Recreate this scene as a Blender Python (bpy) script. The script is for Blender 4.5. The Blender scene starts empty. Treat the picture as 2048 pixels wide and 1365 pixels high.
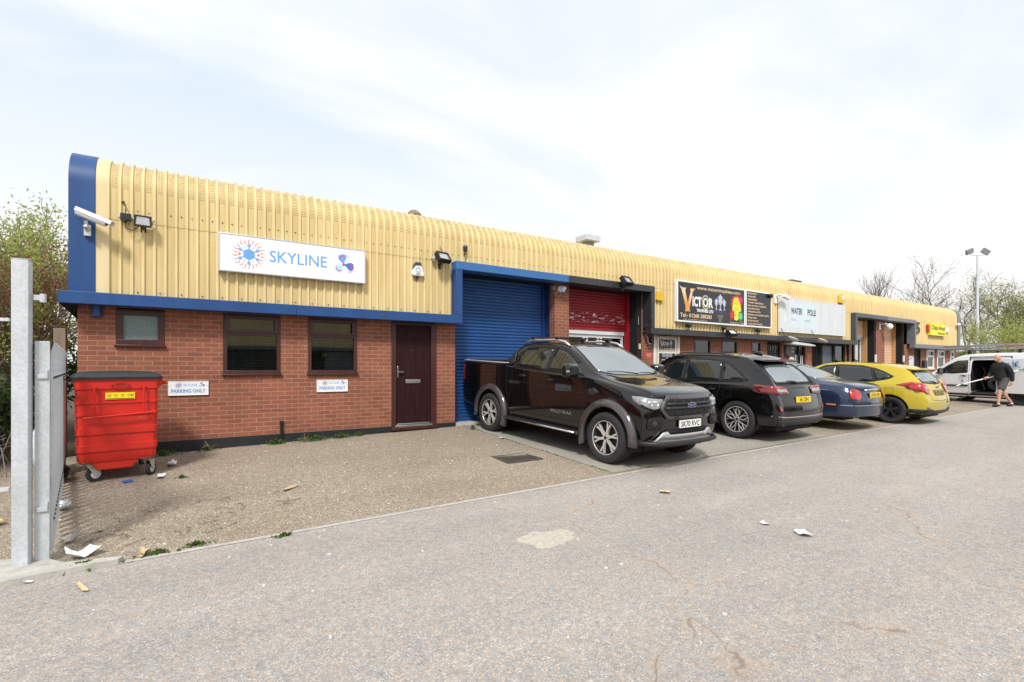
import bpy, bmesh, math, random
from mathutils import Vector, Matrix
from mathutils.geometry import delaunay_2d_cdt
from mathutils.bvhtree import BVHTree
C = bpy.context.scene.collection
PI = math.pi
R = math.radians
random.seed(7)
sin, cos = math.sin, math.cos

# ------------------------------------------------------------------ ground shape
YK = 5.02; YB = 9.66
def rz(x): return max(-.04, min(.02 + (x - 4.5) * .0105, .22))
def fz(x):
    if x < 4.83: return max(.12, .257 + (x - 4.83) * .02)
    return min(.257 + (x - 4.83) * .006, .30)
def gz(x, y):
    r = rz(x)
    if y <= YK: return r
    f = fz(x)
    if x > 34: f = f + (r - f) * min(1, (x - 34) / 4)
    return r + (f - r) * min(1, (y - YK) / (YB - YK))

# ------------------------------------------------------------------ materials
def newmat(name):
    m = bpy.data.materials.new(name); m.use_nodes = True
    nt = m.node_tree
    return m, nt, nt.nodes['Principled BSDF'], nt.nodes, nt.links
def coords(nt, kind='Object'):
    return nt.nodes.new('ShaderNodeTexCoord').outputs[kind]
def noise(nt, vec, scale, detail=4, rough=.55):
    n = nt.nodes.new('ShaderNodeTexNoise'); n.inputs['Scale'].default_value = scale
    n.inputs['Detail'].default_value = detail; n.inputs['Roughness'].default_value = rough
    nt.links.new(vec, n.inputs['Vector']); return n.outputs['Fac']
def ramp(nt, fac, stops, interp='LINEAR'):
    r = nt.nodes.new('ShaderNodeValToRGB'); e = r.color_ramp.elements; r.color_ramp.interpolation = interp
    while len(e) > 1: e.remove(e[-1])
    e[0].position = stops[0][0]; e[0].color = (*stops[0][1], 1)
    for p, c in stops[1:]:
        q = e.new(p); q.color = (*c, 1)
    nt.links.new(fac, r.inputs['Fac']); return r.outputs['Color']
def g3(v): return (v, v, v)
def mixc(nt, fac, a, b, mode='MIX'):
    m = nt.nodes.new('ShaderNodeMix'); m.data_type = 'RGBA'; m.blend_type = mode
    for s, v in ((m.inputs['Factor'], fac), (m.inputs[6], a), (m.inputs[7], b)):
        if hasattr(v, 'links'): nt.links.new(v, s)
        elif isinstance(v, (int, float)): s.default_value = v
        else: s.default_value = (*v, 1)
    return m.outputs[2]
def mathn(nt, op, a, b=None):
    m = nt.nodes.new('ShaderNodeMath'); m.operation = op
    for i, v in enumerate((a, b)):
        if v is None: continue
        if hasattr(v, 'links'): nt.links.new(v, m.inputs[i])
        else: m.inputs[i].default_value = v
    return m.outputs[0]
def scalev(nt, vec, s):
    m = nt.nodes.new('ShaderNodeMapping'); m.inputs['Scale'].default_value = s
    nt.links.new(vec, m.inputs['Vector']); return m.outputs[0]
def bumpn(nt, h, strength, dist, bs):
    b = nt.nodes.new('ShaderNodeBump'); b.inputs['Strength'].default_value = strength
    b.inputs['Distance'].default_value = dist
    nt.links.new(h, b.inputs['Height']); nt.links.new(b.outputs[0], bs.inputs['Normal'])
def M(name, col, rough=.6, metal=0, var=.12, vs=3, bump=0, bs=40, coat=0, spec=.5, streak=False, ior=1.5):
    m, nt, b, N, L = newmat(name)
    b.inputs['Roughness'].default_value = rough; b.inputs['Metallic'].default_value = metal
    b.inputs['Specular IOR Level'].default_value = spec; b.inputs['Coat Weight'].default_value = coat
    b.inputs['IOR'].default_value = ior; b.inputs['Coat Roughness'].default_value = .04
    v = coords(nt)
    if streak: v = scalev(nt, v, (1, 1, .12))
    n1 = noise(nt, v, vs, 6, .65)
    lo = tuple(c * (1 - var) for c in col); hi = tuple(min(1, c * (1 + var)) for c in col)
    L.new(ramp(nt, n1, [(.3, lo), (.7, hi)]), b.inputs['Base Color'])
    rr = ramp(nt, n1, [(.2, g3(max(0, rough - .06))), (.8, g3(min(1, rough + .08)))])
    L.new(rr, b.inputs['Roughness'])
    if bump: bumpn(nt, noise(nt, v, bs, 4), bump, .01, b)
    return m

def brick_mat(name, c1, c2, mortar):
    m, nt, b, N, L = newmat(name)
    co = coords(nt); s = N.new('ShaderNodeSeparateXYZ'); L.new(co, s.inputs[0])
    u = mathn(nt, 'ADD', s.outputs[0], s.outputs[1])
    cb = N.new('ShaderNodeCombineXYZ'); L.new(u, cb.inputs[0]); L.new(s.outputs[2], cb.inputs[1])
    t = N.new('ShaderNodeTexBrick'); L.new(cb.outputs[0], t.inputs['Vector'])
    t.inputs['Scale'].default_value = 1; t.inputs['Mortar Size'].default_value = .0056
    t.inputs['Mortar Smooth'].default_value = .25
    t.inputs['Brick Width'].default_value = .225; t.inputs['Row Height'].default_value = .075
    t.inputs['Color1'].default_value = (*c1, 1); t.inputs['Color2'].default_value = (*c2, 1)
    t.inputs['Mortar'].default_value = (*mortar, 1); t.inputs['Bias'].default_value = -.15
    n = noise(nt, co, 60, 6, .7); n2 = noise(nt, co, 1.3, 3)
    c = mixc(nt, .5, t.outputs['Color'], ramp(nt, n, [(.25, g3(.6)), (.75, g3(1.25))]), 'MULTIPLY')
    c = mixc(nt, .45, c, ramp(nt, n2, [(.3, g3(.6)), (.7, g3(1.3))]), 'MULTIPLY')
    # pale efflorescence streaks
    n3 = noise(nt, scalev(nt, co, (2.2, 2.2, .5)), 1.6, 7, .7)
    c = mixc(nt, ramp(nt, n3, [(.66, g3(0)), (.8, g3(.35))]), c, (.5, .42, .36))
    L.new(c, b.inputs['Base Color']); b.inputs['Roughness'].default_value = .9
    h = mathn(nt, 'SUBTRACT', mathn(nt, 'MULTIPLY', n, .25), t.outputs['Fac'])
    bumpn(nt, h, .5, .006, b)
    return m

def stone_mat(name, cols, scale, tint, patch, grout, bump=.5, cracks=False):
    m, nt, b, N, L = newmat(name)
    co = coords(nt)
    dist = N.new('ShaderNodeTexNoise'); dist.inputs['Scale'].default_value = 40; L.new(co, dist.inputs['Vector'])
    v = N.new('ShaderNodeTexVoronoi'); v.inputs['Scale'].default_value = scale; L.new(co, v.inputs['Vector'])
    v.inputs['Randomness'].default_value = 1
    s = N.new('ShaderNodeSeparateColor'); L.new(v.outputs['Color'], s.inputs[0])
    st = [(i / len(cols), c) for i, c in enumerate(cols)]
    c = ramp(nt, s.outputs[0], st, 'CONSTANT')
    v2 = N.new('ShaderNodeTexVoronoi'); v2.inputs['Scale'].default_value = scale * .42; L.new(co, v2.inputs['Vector'])
    s2 = N.new('ShaderNodeSeparateColor'); L.new(v2.outputs['Color'], s2.inputs[0])
    c = mixc(nt, ramp(nt, s2.outputs[1], [(.82, g3(0)), (.86, g3(.7))]), c, ramp(nt, s2.outputs[0], st, 'CONSTANT'))
    edge = ramp(nt, v.outputs['Distance'], [(.38, g3(0)), (.62, g3(1))])
    c = mixc(nt, edge, c, grout)
    big = noise(nt, co, .55, 5, .6)
    c = mixc(nt, ramp(nt, big, [(.35, g3(0)), (.7, g3(.75))]), c, mixc(nt, 1, c, tint, 'MULTIPLY'))
    mid = noise(nt, co, 3.3, 6, .7)
    c = mixc(nt, ramp(nt, mid, [(.5, g3(0)), (.8, g3(.5))]), c, patch)
    c = mixc(nt, 1, c, ramp(nt, noise(nt, co, 21, 5, .75), [(.3, g3(.80)), (.7, g3(1.14))]), 'MULTIPLY')
    c = mixc(nt, 1, c, ramp(nt, noise(nt, scalev(nt, co, (.12, .9, 1)), 1.4, 3, .5), [(.35, g3(.93)), (.65, g3(1.05))]), 'MULTIPLY')
    if cracks:
        w = N.new('ShaderNodeVectorMath'); w.operation = 'ADD'
        nn = N.new('ShaderNodeTexNoise'); nn.inputs['Scale'].default_value = 1.1; nn.inputs['Detail'].default_value = 5
        L.new(co, nn.inputs['Vector']); L.new(co, w.inputs[0])
        sc = N.new('ShaderNodeVectorMath'); sc.operation = 'SCALE'; sc.inputs['Scale'].default_value = .9
        L.new(nn.outputs['Color'], sc.inputs[0]); L.new(sc.outputs[0], w.inputs[1])
        ce = N.new('ShaderNodeTexVoronoi'); ce.feature = 'DISTANCE_TO_EDGE'; ce.inputs['Scale'].default_value = .3
        L.new(w.outputs[0], ce.inputs['Vector'])
        brk = ramp(nt, noise(nt, co, 1.9, 3), [(.47, g3(0)), (.56, g3(1))])
        cf = mixc(nt, 1, ramp(nt, ce.outputs['Distance'], [(.0, g3(.30)), (.010, g3(.20)), (.030, g3(0))]), brk, 'MULTIPLY')
        c = mixc(nt, cf, c, (.46, .33, .22))
        cf2 = mixc(nt, 1, ramp(nt, ce.outputs['Distance'], [(.0, g3(.45)), (.0025, g3(0))]), brk, 'MULTIPLY')
        c = mixc(nt, cf2, c, (.06, .05, .045))
    L.new(c, b.inputs['Base Color']); b.inputs['Roughness'].default_value = .88
    b.inputs['Specular IOR Level'].default_value = .3
    h = mathn(nt, 'SUBTRACT', 1, v.outputs['Distance'])
    bumpn(nt, h, bump, .006, b)
    return m

def clad_mat():
    m, nt, b, N, L = newmat('cream_cladding')
    co = coords(nt); s = N.new('ShaderNodeSeparateXYZ'); L.new(co, s.inputs[0])
    X, Z = mathn(nt, 'SUBTRACT', s.outputs[0], 1.345), mathn(nt, 'ADD', s.outputs[2], .12)   # back to world metres
    n = noise(nt, scalev(nt, co, (3, 3, .35)), 2.2, 7, .65)
    c = ramp(nt, n, [(.25, (.62, .475, .215)), (.55, (.735, .58, .29)), (.8, (.80, .655, .36))])
    # each sheet slightly different
    sh = mathn(nt, 'FLOOR', mathn(nt, 'DIVIDE', X, .9835))
    wn = N.new('ShaderNodeTexWhiteNoise'); wn.noise_dimensions = '1D'; L.new(sh, wn.inputs['W'])
    c = mixc(nt, .35, c, ramp(nt, wn.outputs['Value'], [(0, g3(.88)), (1, g3(1.1))]), 'MULTIPLY')
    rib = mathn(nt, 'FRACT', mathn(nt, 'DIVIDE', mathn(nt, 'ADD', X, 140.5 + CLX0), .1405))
    c = mixc(nt, 1, c, ramp(nt, rib, [(0, g3(.93)), (.5, g3(.86)), (.60, g3(.80)), (.66, g3(1.06)), (.9, g3(1.1)), (.96, g3(.95))]), 'MULTIPLY')  # light on rib tops and shade in the pans painted into the colour
    # streaks of dirt running down and lichen on the bend
    st = noise(nt, scalev(nt, co, (9, 9, .5)), 2.6, 6, .75)
    c = mixc(nt, ramp(nt, st, [(.5, g3(0)), (.8, g3(.42))]), c, (.36, .27, .14))
    zt = ramp(nt, mathn(nt, 'MULTIPLY', mathn(nt, 'SUBTRACT', Z, 4.42 - 2.0), .4), [(.80, g3(0)), (.9, g3(.9))])
    li = noise(nt, co, 14, 6, .75)
    c = mixc(nt, mixc(nt, 1, zt, ramp(nt, li, [(.42, g3(0)), (.62, g3(.8))]), 'MULTIPLY'), c, (.22, .20, .15))
    # louvre slots punched in the pans
    fr = mathn(nt, 'FRACT', mathn(nt, 'DIVIDE', Z, .031))
    slot = mathn(nt, 'LESS_THAN', fr, .42)
    zz = mathn(nt, 'MULTIPLY', mathn(nt, 'GREATER_THAN', Z, 4.205), mathn(nt, 'LESS_THAN', Z, 4.64))
    px = mathn(nt, 'FRACT', mathn(nt, 'DIVIDE', mathn(nt, 'ADD', X, 140.5 + CLX0), .1405))
    pp = mathn(nt, 'MULTIPLY', mathn(nt, 'GREATER_THAN', px, .08), mathn(nt, 'LESS_THAN', px, .54))
    pm = mathn(nt, 'GREATER_THAN', mathn(nt, 'ABSOLUTE', mathn(nt, 'SUBTRACT', px, .31)), .02)
    xx = mathn(nt, 'LESS_THAN', X, 11.6)
    k = mathn(nt, 'MULTIPLY', mathn(nt, 'MULTIPLY', slot, zz), mathn(nt, 'MULTIPLY', mathn(nt, 'MULTIPLY', pp, pm), xx))
    c = mixc(nt, mathn(nt, 'MULTIPLY', k, .72), c, (.20, .12, .035))
    L.new(c, b.inputs['Base Color']); b.inputs['Roughness'].default_value = .5
    b.inputs['Specular IOR Level'].default_value = .35
    bumpn(nt, mathn(nt, 'SUBTRACT', n, k), .25, .006, b)
    return m
CLX0 = .95

def chip_mat(name, col, chip, amt=.7, zlo=-9, zhi=9, rough=.45, soft=.02, scale=9, flat=True):
    """painted metal with scuffs where the paint is gone"""
    m, nt, b, N, L = newmat(name)
    co = coords(nt)
    n = noise(nt, scalev(nt, co, (1, 1, 3.2) if flat else (1, 1, 1)), scale, 5, .7)
    s = N.new('ShaderNodeSeparateXYZ'); L.new(co, s.inputs[0])
    zin = mathn(nt, 'MULTIPLY', mathn(nt, 'GREATER_THAN', s.outputs[2], zlo), mathn(nt, 'LESS_THAN', s.outputs[2], zhi))
    k = mathn(nt, 'MULTIPLY', ramp(nt, n, [(amt, g3(0)), (amt + soft, g3(1))]), zin)
    v = noise(nt, co, 2.5, 5)
    base = ramp(nt, v, [(.3, tuple(c * .88 for c in col)), (.7, tuple(c * 1.12 for c in col))])
    L.new(mixc(nt, k, base, chip), b.inputs['Base Color'])
    b.inputs['Roughness'].default_value = rough
    return m

def galv_mat():
    m, nt, b, N, L = newmat('galvanised_steel')
    co = coords(nt)
    v = N.new('ShaderNodeTexVoronoi'); v.inputs['Scale'].default_value = 60; L.new(co, v.inputs['Vector'])
    s = N.new('ShaderNodeSeparateColor'); L.new(v.outputs['Color'], s.inputs[0])
    n = noise(nt, scalev(nt, co, (1, 1, .35)), 7, 7, .7)
    c = ramp(nt, s.outputs[0], [(0, (.50, .53, .56)), (1, (.60, .63, .66))])
    c = mixc(nt, .55, c, ramp(nt, n, [(.3, g3(.72)), (.7, g3(1.15))]), 'MULTIPLY')
    L.new(c, b.inputs['Base Color']); b.inputs['Metallic'].default_value = .12
    L.new(ramp(nt, n, [(.3, g3(.42)), (.7, g3(.62))]), b.inputs['Roughness'])
    bumpn(nt, n, .15, .004, b)
    return m

def glass_mat(name, tint=(.62, .68, .66), refl=1.9, base=.10, alpha=.6):
    m, nt, b, N, L = newmat(name)
    N.remove(b); out = N['Material Output']
    t = N.new('ShaderNodeBsdfTransparent'); t.inputs[0].default_value = (*tint, 1)
    g = N.new('ShaderNodeBsdfGlossy'); g.inputs['Roughness'].default_value = .015
    f = N.new('ShaderNodeFresnel'); f.inputs[0].default_value = refl
    mx = N.new('ShaderNodeMixShader')
    nn = noise(nt, coords(nt), .9, 1)
    bp = N.new('ShaderNodeBump'); bp.inputs['Strength'].default_value = .06; bp.inputs['Distance'].default_value = .02
    L.new(nn, bp.inputs['Height']); L.new(bp.outputs[0], g.inputs['Normal'])
    L.new(f.outputs[0], mx.inputs[0]); L.new(t.outputs[0], mx.inputs[1]); L.new(g.outputs[0], mx.inputs[2])
    L.new(mx.outputs[0], out.inputs[0])
    return m

MT = {}
def mats():
    m = MT
    m['brick'] = brick_mat('red_brick', (.31, .104, .058), (.225, .075, .047), (.37, .245, .175))
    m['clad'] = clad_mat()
    m['cream'] = M('cream_flashing', (.70, .57, .32), .5, var=.1, streak=True)
    m['blue'] = M('blue_trim', (.010, .060, .205), .42, var=.16, vs=2.5, streak=True)
    m['blue2'] = M('faded_blue_trim', (.035, .14, .36), .45, var=.14)
    m['bluedk'] = M('dark_blue_paint', (.006, .028, .12), .5, var=.15)
    m['blackp'] = chip_mat('chipped_black_trim', (.028, .032, .038), (.25, .26, .27), .66, scale=16, flat=False)
    m['greyp'] = M('grey_trim', (.075, .085, .10), .45, var=.2, streak=True)
    m['greyp2'] = M('pale_grey_trim', (.16, .17, .19), .45, var=.15)
    m['plinth'] = M('black_plinth_paint', (.012, .014, .017), .55, var=.3, vs=6, bump=.3)
    m['shblue'] = chip_mat('blue_shutter_paint', (.010, .062, .215), (.6, .65, .75), .78, scale=12)
    m['shred'] = chip_mat('red_shutter_paint', (.27, .008, .016), (.75, .68, .68), .565, 2.60, 2.86, scale=7)
    m['red2'] = M('red_guide_paint', (.30, .01, .018), .4)
    m['peach'] = M('peach_shutter_paint', (.74, .49, .33), .5, var=.1)
    m['peach2'] = M('orange_guide_paint', (.50, .28, .12), .5)
    m['upvc'] = M('mahogany_frame', (.055, .018, .016), .35, var=.25, vs=8, streak=True)
    m['door'] = M('mahogany_door', (.026, .008, .009), .6, spec=.15, var=.35, vs=14, bump=.25, bs=30, streak=True)
    m['white'] = M('white_paint', (.78, .79, .80), .4, var=.04)
    m['whiter'] = M('white_sign_face', (.82, .83, .86), .35, var=.03)
    m['whiteup'] = M('white_frame', (.70, .71, .72), .35, var=.05)
    m['dirtywhite'] = M('weathered_white', (.62, .65, .67), .5, var=.10, vs=6, streak=True)
    m['black'] = M('black_plastic', (.012, .012, .013), .45, var=.2)
    m['blackm'] = M('matt_black', (.006, .006, .007), .8, var=.2)
    m['signblk'] = M('black_sign_face', (.016, .017, .022), .3, var=.2)
    m['grey'] = M('grey_plastic', (.22, .23, .24), .5)
    m['dgrey'] = M('dark_grey', (.055, .058, .062), .55, var=.15)
    m['chrome'] = M('chrome', (.75, .75, .76), .12, metal=1, var=.04)
    m['alu'] = M('aluminium', (.62, .63, .65), .3, metal=.8, var=.08)
    m['galv'] = galv_mat()
    m['glass'] = glass_mat('window_glass')
    m['frost'] = M('frosted_glass', (.18, .235, .235), .25, var=.18, vs=50, bump=.3, bs=90)
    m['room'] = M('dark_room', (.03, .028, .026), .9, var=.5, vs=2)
    m['blind'] = M('blind_slats', (.42, .40, .36), .6, var=.1)
    m['steel'] = M('brushed_steel', (.6, .6, .6), .3, metal=1, var=.06)
    m['yellow'] = M('yellow_plastic', (.72, .42, .015), .45, var=.08)
    m['yelsign'] = M('yellow_sign', (.80, .74, .02), .4, var=.04)
    m['redpl'] = M('red_plastic', (.55, .045, .03), .45)
    m['skyblue'] = M('sky_blue_print', (.14, .36, .74), .4, var=.04)
    m['midblue'] = M('mid_blue_print', (.07, .16, .55), .4, var=.04)
    m['orange'] = M('orange_print', (.78, .17, .06), .4, var=.05)
    m['pink'] = M('crimson_print', (.70, .05, .16), .4, var=.05)
    m['lblue'] = M('pale_blue_print', (.42, .70, .88), .4, var=.04)
    m['pblue'] = M('faded_blue_panel', (.60, .70, .74), .45, var=.07, streak=True, vs=9)
    m['cream2'] = M('cream_print', (.78, .56, .34), .4, var=.05)
    m['sand'] = M('sand_frame', (.62, .52, .36), .45, var=.06)
    m['navy'] = M('navy_print', (.03, .05, .16), .4, var=.05)
    m['greyink'] = M('grey_print', (.20, .21, .22), .5, var=.05)
    m['magenta'] = M('magenta_print', (.70, .01, .22), .4, var=.05)
    m['green'] = M('green_print', (.10, .60, .22), .4, var=.05)
    m['purple'] = M('purple_print', (.06, .04, .09), .4, var=.05)
    m['silver'] = M('silver_print', (.50, .52, .66), .3, var=.3, vs=12)
    m['binred'] = chip_mat('bin_red_paint', (.60, .022, .012), (.42, .12, .10), .64, rough=.42, scale=11, soft=.12, flat=False)
    m['rubber'] = M('rubber', (.022, .022, .024), .75, var=.2, vs=20)
    m['conc'] = stone_mat('concrete_slab', [(.40, .38, .33), (.34, .32, .27), (.46, .44, .39), (.27, .25, .21), (.42, .38, .31)], 95, (.80, .80, .76), (.36, .345, .30), (.33, .315, .27), .25)
    m['kerb'] = M('concrete_edging', (.45, .43, .395), .85, var=.2, vs=9, bump=.5, bs=70)
    m['road'] = stone_mat('worn_asphalt', [(.35, .345, .335), (.42, .40, .37), (.50, .46, .40), (.23, .23, .235), (.56, .40, .28), (.38, .365, .35), (.58, .55, .50), (.50, .38, .29), (.29, .29, .295)], 98, (.86, .87, .89), (.47, .395, .325), (.33, .31, .29), .45, True)
    m['apron'] = stone_mat('gravelly_tarmac', [(.31, .28, .235), (.43, .34, .24), (.52, .40, .26), (.21, .19, .17), (.52, .44, .33), (.35, .31, .265), (.66, .60, .51), (.43, .30, .19)], 76, (.80, .77, .73), (.33, .285, .23), (.24, .205, .165), .7)
    m['soil'] = stone_mat('soil', [(.10, .08, .05), (.14, .11, .07), (.08, .07, .05), (.18, .14, .09)], 30, (.8, .8, .7), (.09, .10, .05), (.06, .05, .035), .8)
    m['bark'] = M('bark', (.16, .125, .09), .9, var=.35, vs=20, bump=.5)
    m['twig'] = M('grey_twigs', (.22, .19, .17), .9, var=.25, vs=10)
    m['wood'] = M('weathered_wood', (.24, .19, .14), .85, var=.3, vs=12, streak=True, bump=.4)
    m['ply'] = M('pale_plywood', (.62, .46, .27), .7, var=.12, vs=8)
    m['paper'] = M('paper', (.78, .78, .78), .7, var=.05)
    m['card'] = M('cardboard', (.50, .38, .24), .8, var=.1)
    def leaf(n, c, tr=.35, var=.35):
        mm = M(n, c, .55, var=var, vs=1.7)
        nt = mm.node_tree; b = nt.nodes['Principled BSDF']; out = nt.nodes['Material Output']
        t = nt.nodes.new('ShaderNodeBsdfTranslucent'); t.inputs[0].default_value = (*[x * 1.3 for x in c], 1)
        mx = nt.nodes.new('ShaderNodeMixShader'); mx.inputs[0].default_value = tr
        nt.links.new(b.outputs[0], mx.inputs[1]); nt.links.new(t.outputs[0], mx.inputs[2]); nt.links.new(mx.outputs[0], out.inputs[0])
        return mm
    m['leaf1'] = leaf('spring_leaves', (.33, .38, .10), .5)
    m['leaf2'] = leaf('russet_leaves', (.22, .085, .05))
    m['leaf3'] = leaf('dark_ivy_leaves', (.045, .085, .022))
    m['leaf4'] = leaf('olive_leaves', (.25, .28, .09), .45)
    m['bloss'] = leaf('white_blossom', (.62, .60, .54), .3, .12)
    m['weed'] = leaf('weed_leaves', (.07, .15, .025))

# ------------------------------------------------------------------ mesh building
def frame(o, right=(1, 0, 0), up=(0, 0, 1)):
    r = Vector(right).normalized(); u = Vector(up).normalized(); n = r.cross(u)
    return Vector(o), r, u, n
class MB:
    def __init__(s): s.v = []; s.f = []
    def add(s, vs, fs):
        o = len(s.v); s.v += [tuple(v) for v in vs]; s.f += [tuple(i + o for i in f) for f in fs]; return s
    def box(s, x0, x1, y0, y1, z0, z1):
        v = [(x, y, z) for z in (z0, z1) for y in (y0, y1) for x in (x0, x1)]
        return s.add(v, [(0, 2, 3, 1), (4, 5, 7, 6), (0, 1, 5, 4), (2, 6, 7, 3), (0, 4, 6, 2), (1, 3, 7, 5)])
    def obox(s, c, size, rot):   # oriented box
        mt = rot if isinstance(rot, Matrix) else Matrix.Rotation(rot, 3, 'Z')
        a, b, d = [q / 2 for q in size]
        v = [Vector(c) + mt @ Vector((x, y, z)) for z in (-d, d) for y in (-b, b) for x in (-a, a)]
        return s.add(v, [(0, 2, 3, 1), (4, 5, 7, 6), (0, 1, 5, 4), (2, 6, 7, 3), (0, 4, 6, 2), (1, 3, 7, 5)])
    def plate(s, poly, fr, d0, d1):   # 2D polygon extruded from depth d0 to d1 along the frame normal
        o, r, u, n = fr; k = len(poly)
        v = [o + r * a + u * b + n * d1 for a, b in poly] + [o + r * a + u * b + n * d0 for a, b in poly]
        return s.add(v, [tuple(range(k)), tuple(reversed(range(k, 2 * k)))] + [(i, i + k, (i + 1) % k + k, (i + 1) % k) for i in range(k)])
    def ring(s, outer, inner, fr, d0, d1):
        o, r, u, n = fr; k = len(outer)
        P = lambda q, d: o + r * q[0] + u * q[1] + n * d
        v = [P(q, d1) for q in outer] + [P(q, d1) for q in inner] + [P(q, d0) for q in outer] + [P(q, d0) for q in inner]
        f = []
        for i in range(k):
            j = (i + 1) % k
            f += [(i, j, j + k, i + k), (i + k, j + k, j + 3 * k, i + 3 * k), (j, i, i + 2 * k, j + 2 * k)]
        return s.add(v, f)
    def rect(s, a0, a1, b0, b1, fr, d0, d1): return s.plate([(a0, b0), (a1, b0), (a1, b1), (a0, b1)], fr, d0, d1)
    def stroke(s, pts, w, fr, d0, d1):
        if not hasattr(w, '__len__'): w = [w] * len(pts)
        L, Rr = [], []
        for i, p in enumerate(pts):
            a = pts[max(0, i - 1)]; b = pts[min(len(pts) - 1, i + 1)]
            dx, dy = b[0] - a[0], b[1] - a[1]; l = math.hypot(dx, dy) or 1
            nx, ny = -dy / l * w[i] / 2, dx / l * w[i] / 2
            L.append((p[0] + nx, p[1] + ny)); Rr.append((p[0] - nx, p[1] - ny))
        for i in range(len(pts) - 1):
            s.plate([Rr[i], Rr[i + 1], L[i + 1], L[i]], fr, d0, d1)
        return s
    def tube(s, pts, r, n=8, cap=True):
        pts = [Vector(p) for p in pts]
        if not hasattr(r, '__len__'): r = [r] * len(pts)
        rings = []; up = None
        for i, p in enumerate(pts):
            d = (pts[min(i + 1, len(pts) - 1)] - pts[max(i - 1, 0)]).normalized()
            if up is None:
                up = Vector((0, 0, 1)) if abs(d.z) < .9 else Vector((1, 0, 0))
            a = d.cross(up)
            if a.length < 1e-5: a = d.cross(Vector((0, 1, 0)))
            a.normalize(); b = a.cross(d).normalized(); up = b
            rings.append([p + (a * cos(2 * PI * k / n) + b * sin(2 * PI * k / n)) * r[i] for k in range(n)])
        v = [q for rg in rings for q in rg]; f = []
        for i in range(len(pts) - 1):
            for k in range(n):
                f.append((i * n + k, i * n + (k + 1) % n, (i + 1) * n + (k + 1) % n, (i + 1) * n + k))
        if cap: f += [tuple(reversed(range(n))), tuple(range((len(pts) - 1) * n, len(pts) * n))]
        return s.add(v, f)
    def lathe(s, prof, c=(0, 0, 0), axis='Z', n=24, closed=False, a0=0, a1=2 * PI):
        """prof: (radius, height) pairs"""
        full = abs(a1 - a0 - 2 * PI) < 1e-6; m = n if full else n + 1
        v = []
        for r, h in prof:
            for k in range(m):
                a = a0 + (a1 - a0) * k / n
                p = {'Z': (r * cos(a), r * sin(a), h), 'X': (h, r * cos(a), r * sin(a)), 'Y': (r * sin(a), h, r * cos(a))}[axis]
                v.append((p[0] + c[0], p[1] + c[1], p[2] + c[2]))
        f = []; P = len(prof)
        for i in range(P if closed else P - 1):
            j = (i + 1) % P
            for k in range(n):
                k2 = (k + 1) % m
                f.append((i * m + k, i * m + k2, j * m + k2, j * m + k))
        return s.add(v, f)
    def ell(s, c, r, n=12, m=8, rot=None):
        v = []; f = []
        for i in range(m + 1):
            t = PI * i / m
            for k in range(n):
                a = 2 * PI * k / n
                p = Vector((r[0] * sin(t) * cos(a), r[1] * sin(t) * sin(a), r[2] * cos(t)))
                if rot: p = rot @ p
                v.append(Vector(c) + p)
        for i in range(m):
            for k in range(n):
                f.append((i * n + k, (i + 1) * n + k, (i + 1) * n + (k + 1) % n, i * n + (k + 1) % n))
        return s.add(v, f)
OFF = {}
def add(mb, name, mat, parent=None, loc=None, smooth=False, bevel=0, label=None, cat=None, group=None, kind=None, fixn=True):
    off = Vector((0, 0, 0))
    if parent is not None: off = Vector(OFF.get(parent.name, (0, 0, 0)))
    elif loc is not None: off = Vector(loc)
    me = bpy.data.meshes.new(name)
    me.from_pydata([tuple(Vector(v) - off) for v in mb.v], [], mb.f)
    me.validate(verbose=False)
    if fixn and len(mb.f) < 60000:
        bm = bmesh.new(); bm.from_mesh(me)
        bmesh.ops.remove_doubles(bm, verts=bm.verts, dist=1e-5)
        bmesh.ops.recalc_face_normals(bm, faces=bm.faces); bm.to_mesh(me); bm.free()
    o = bpy.data.objects.new(name, me); C.objects.link(o)
    me.materials.append(MT[mat] if isinstance(mat, str) else mat)
    if smooth:
        for p in me.polygons: p.use_smooth = True
        if smooth is not True: me.set_sharp_from_angle(angle=R(smooth))
    if bevel:
        b = o.modifiers.new('Bevel', 'BEVEL'); b.width = bevel; b.segments = 2; b.limit_method = 'ANGLE'
        if not smooth:
            for p in me.polygons: p.use_smooth = True
            me.set_sharp_from_angle(angle=R(31))
    if parent is not None:
        o.parent = parent; OFF[o.name] = off
    elif loc is not None: o.location = loc; OFF[o.name] = off
    tag(o, label, cat, group, kind)
    return o
def tag(o, label=None, cat=None, group=None, kind=None):
    if label: o['label'] = label
    if cat: o['category'] = cat
    if group: o['group'] = group
    if kind: o['kind'] = kind
def thing(name, label, cat, loc=(0, 0, 0), rz_=0, group=None, world=True):
    o = bpy.data.objects.new(name, None); C.objects.link(o); o.location = loc; o.rotation_euler = (0, 0, rz_)
    o.empty_display_size = .1
    tag(o, label, cat, group)
    OFF[o.name] = Vector(loc) if world else Vector((0, 0, 0))
    return o
def kids(o): return [c for c in bpy.data.objects if c.parent == o]
def copy_tree(o, parent=None):
    c = o.copy(); C.objects.link(c)
    if parent is not None: c.parent = parent
    OFF[c.name] = OFF.get(o.name, Vector((0, 0, 0)))
    for k in kids(o): copy_tree(k, c)
    return c
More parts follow.
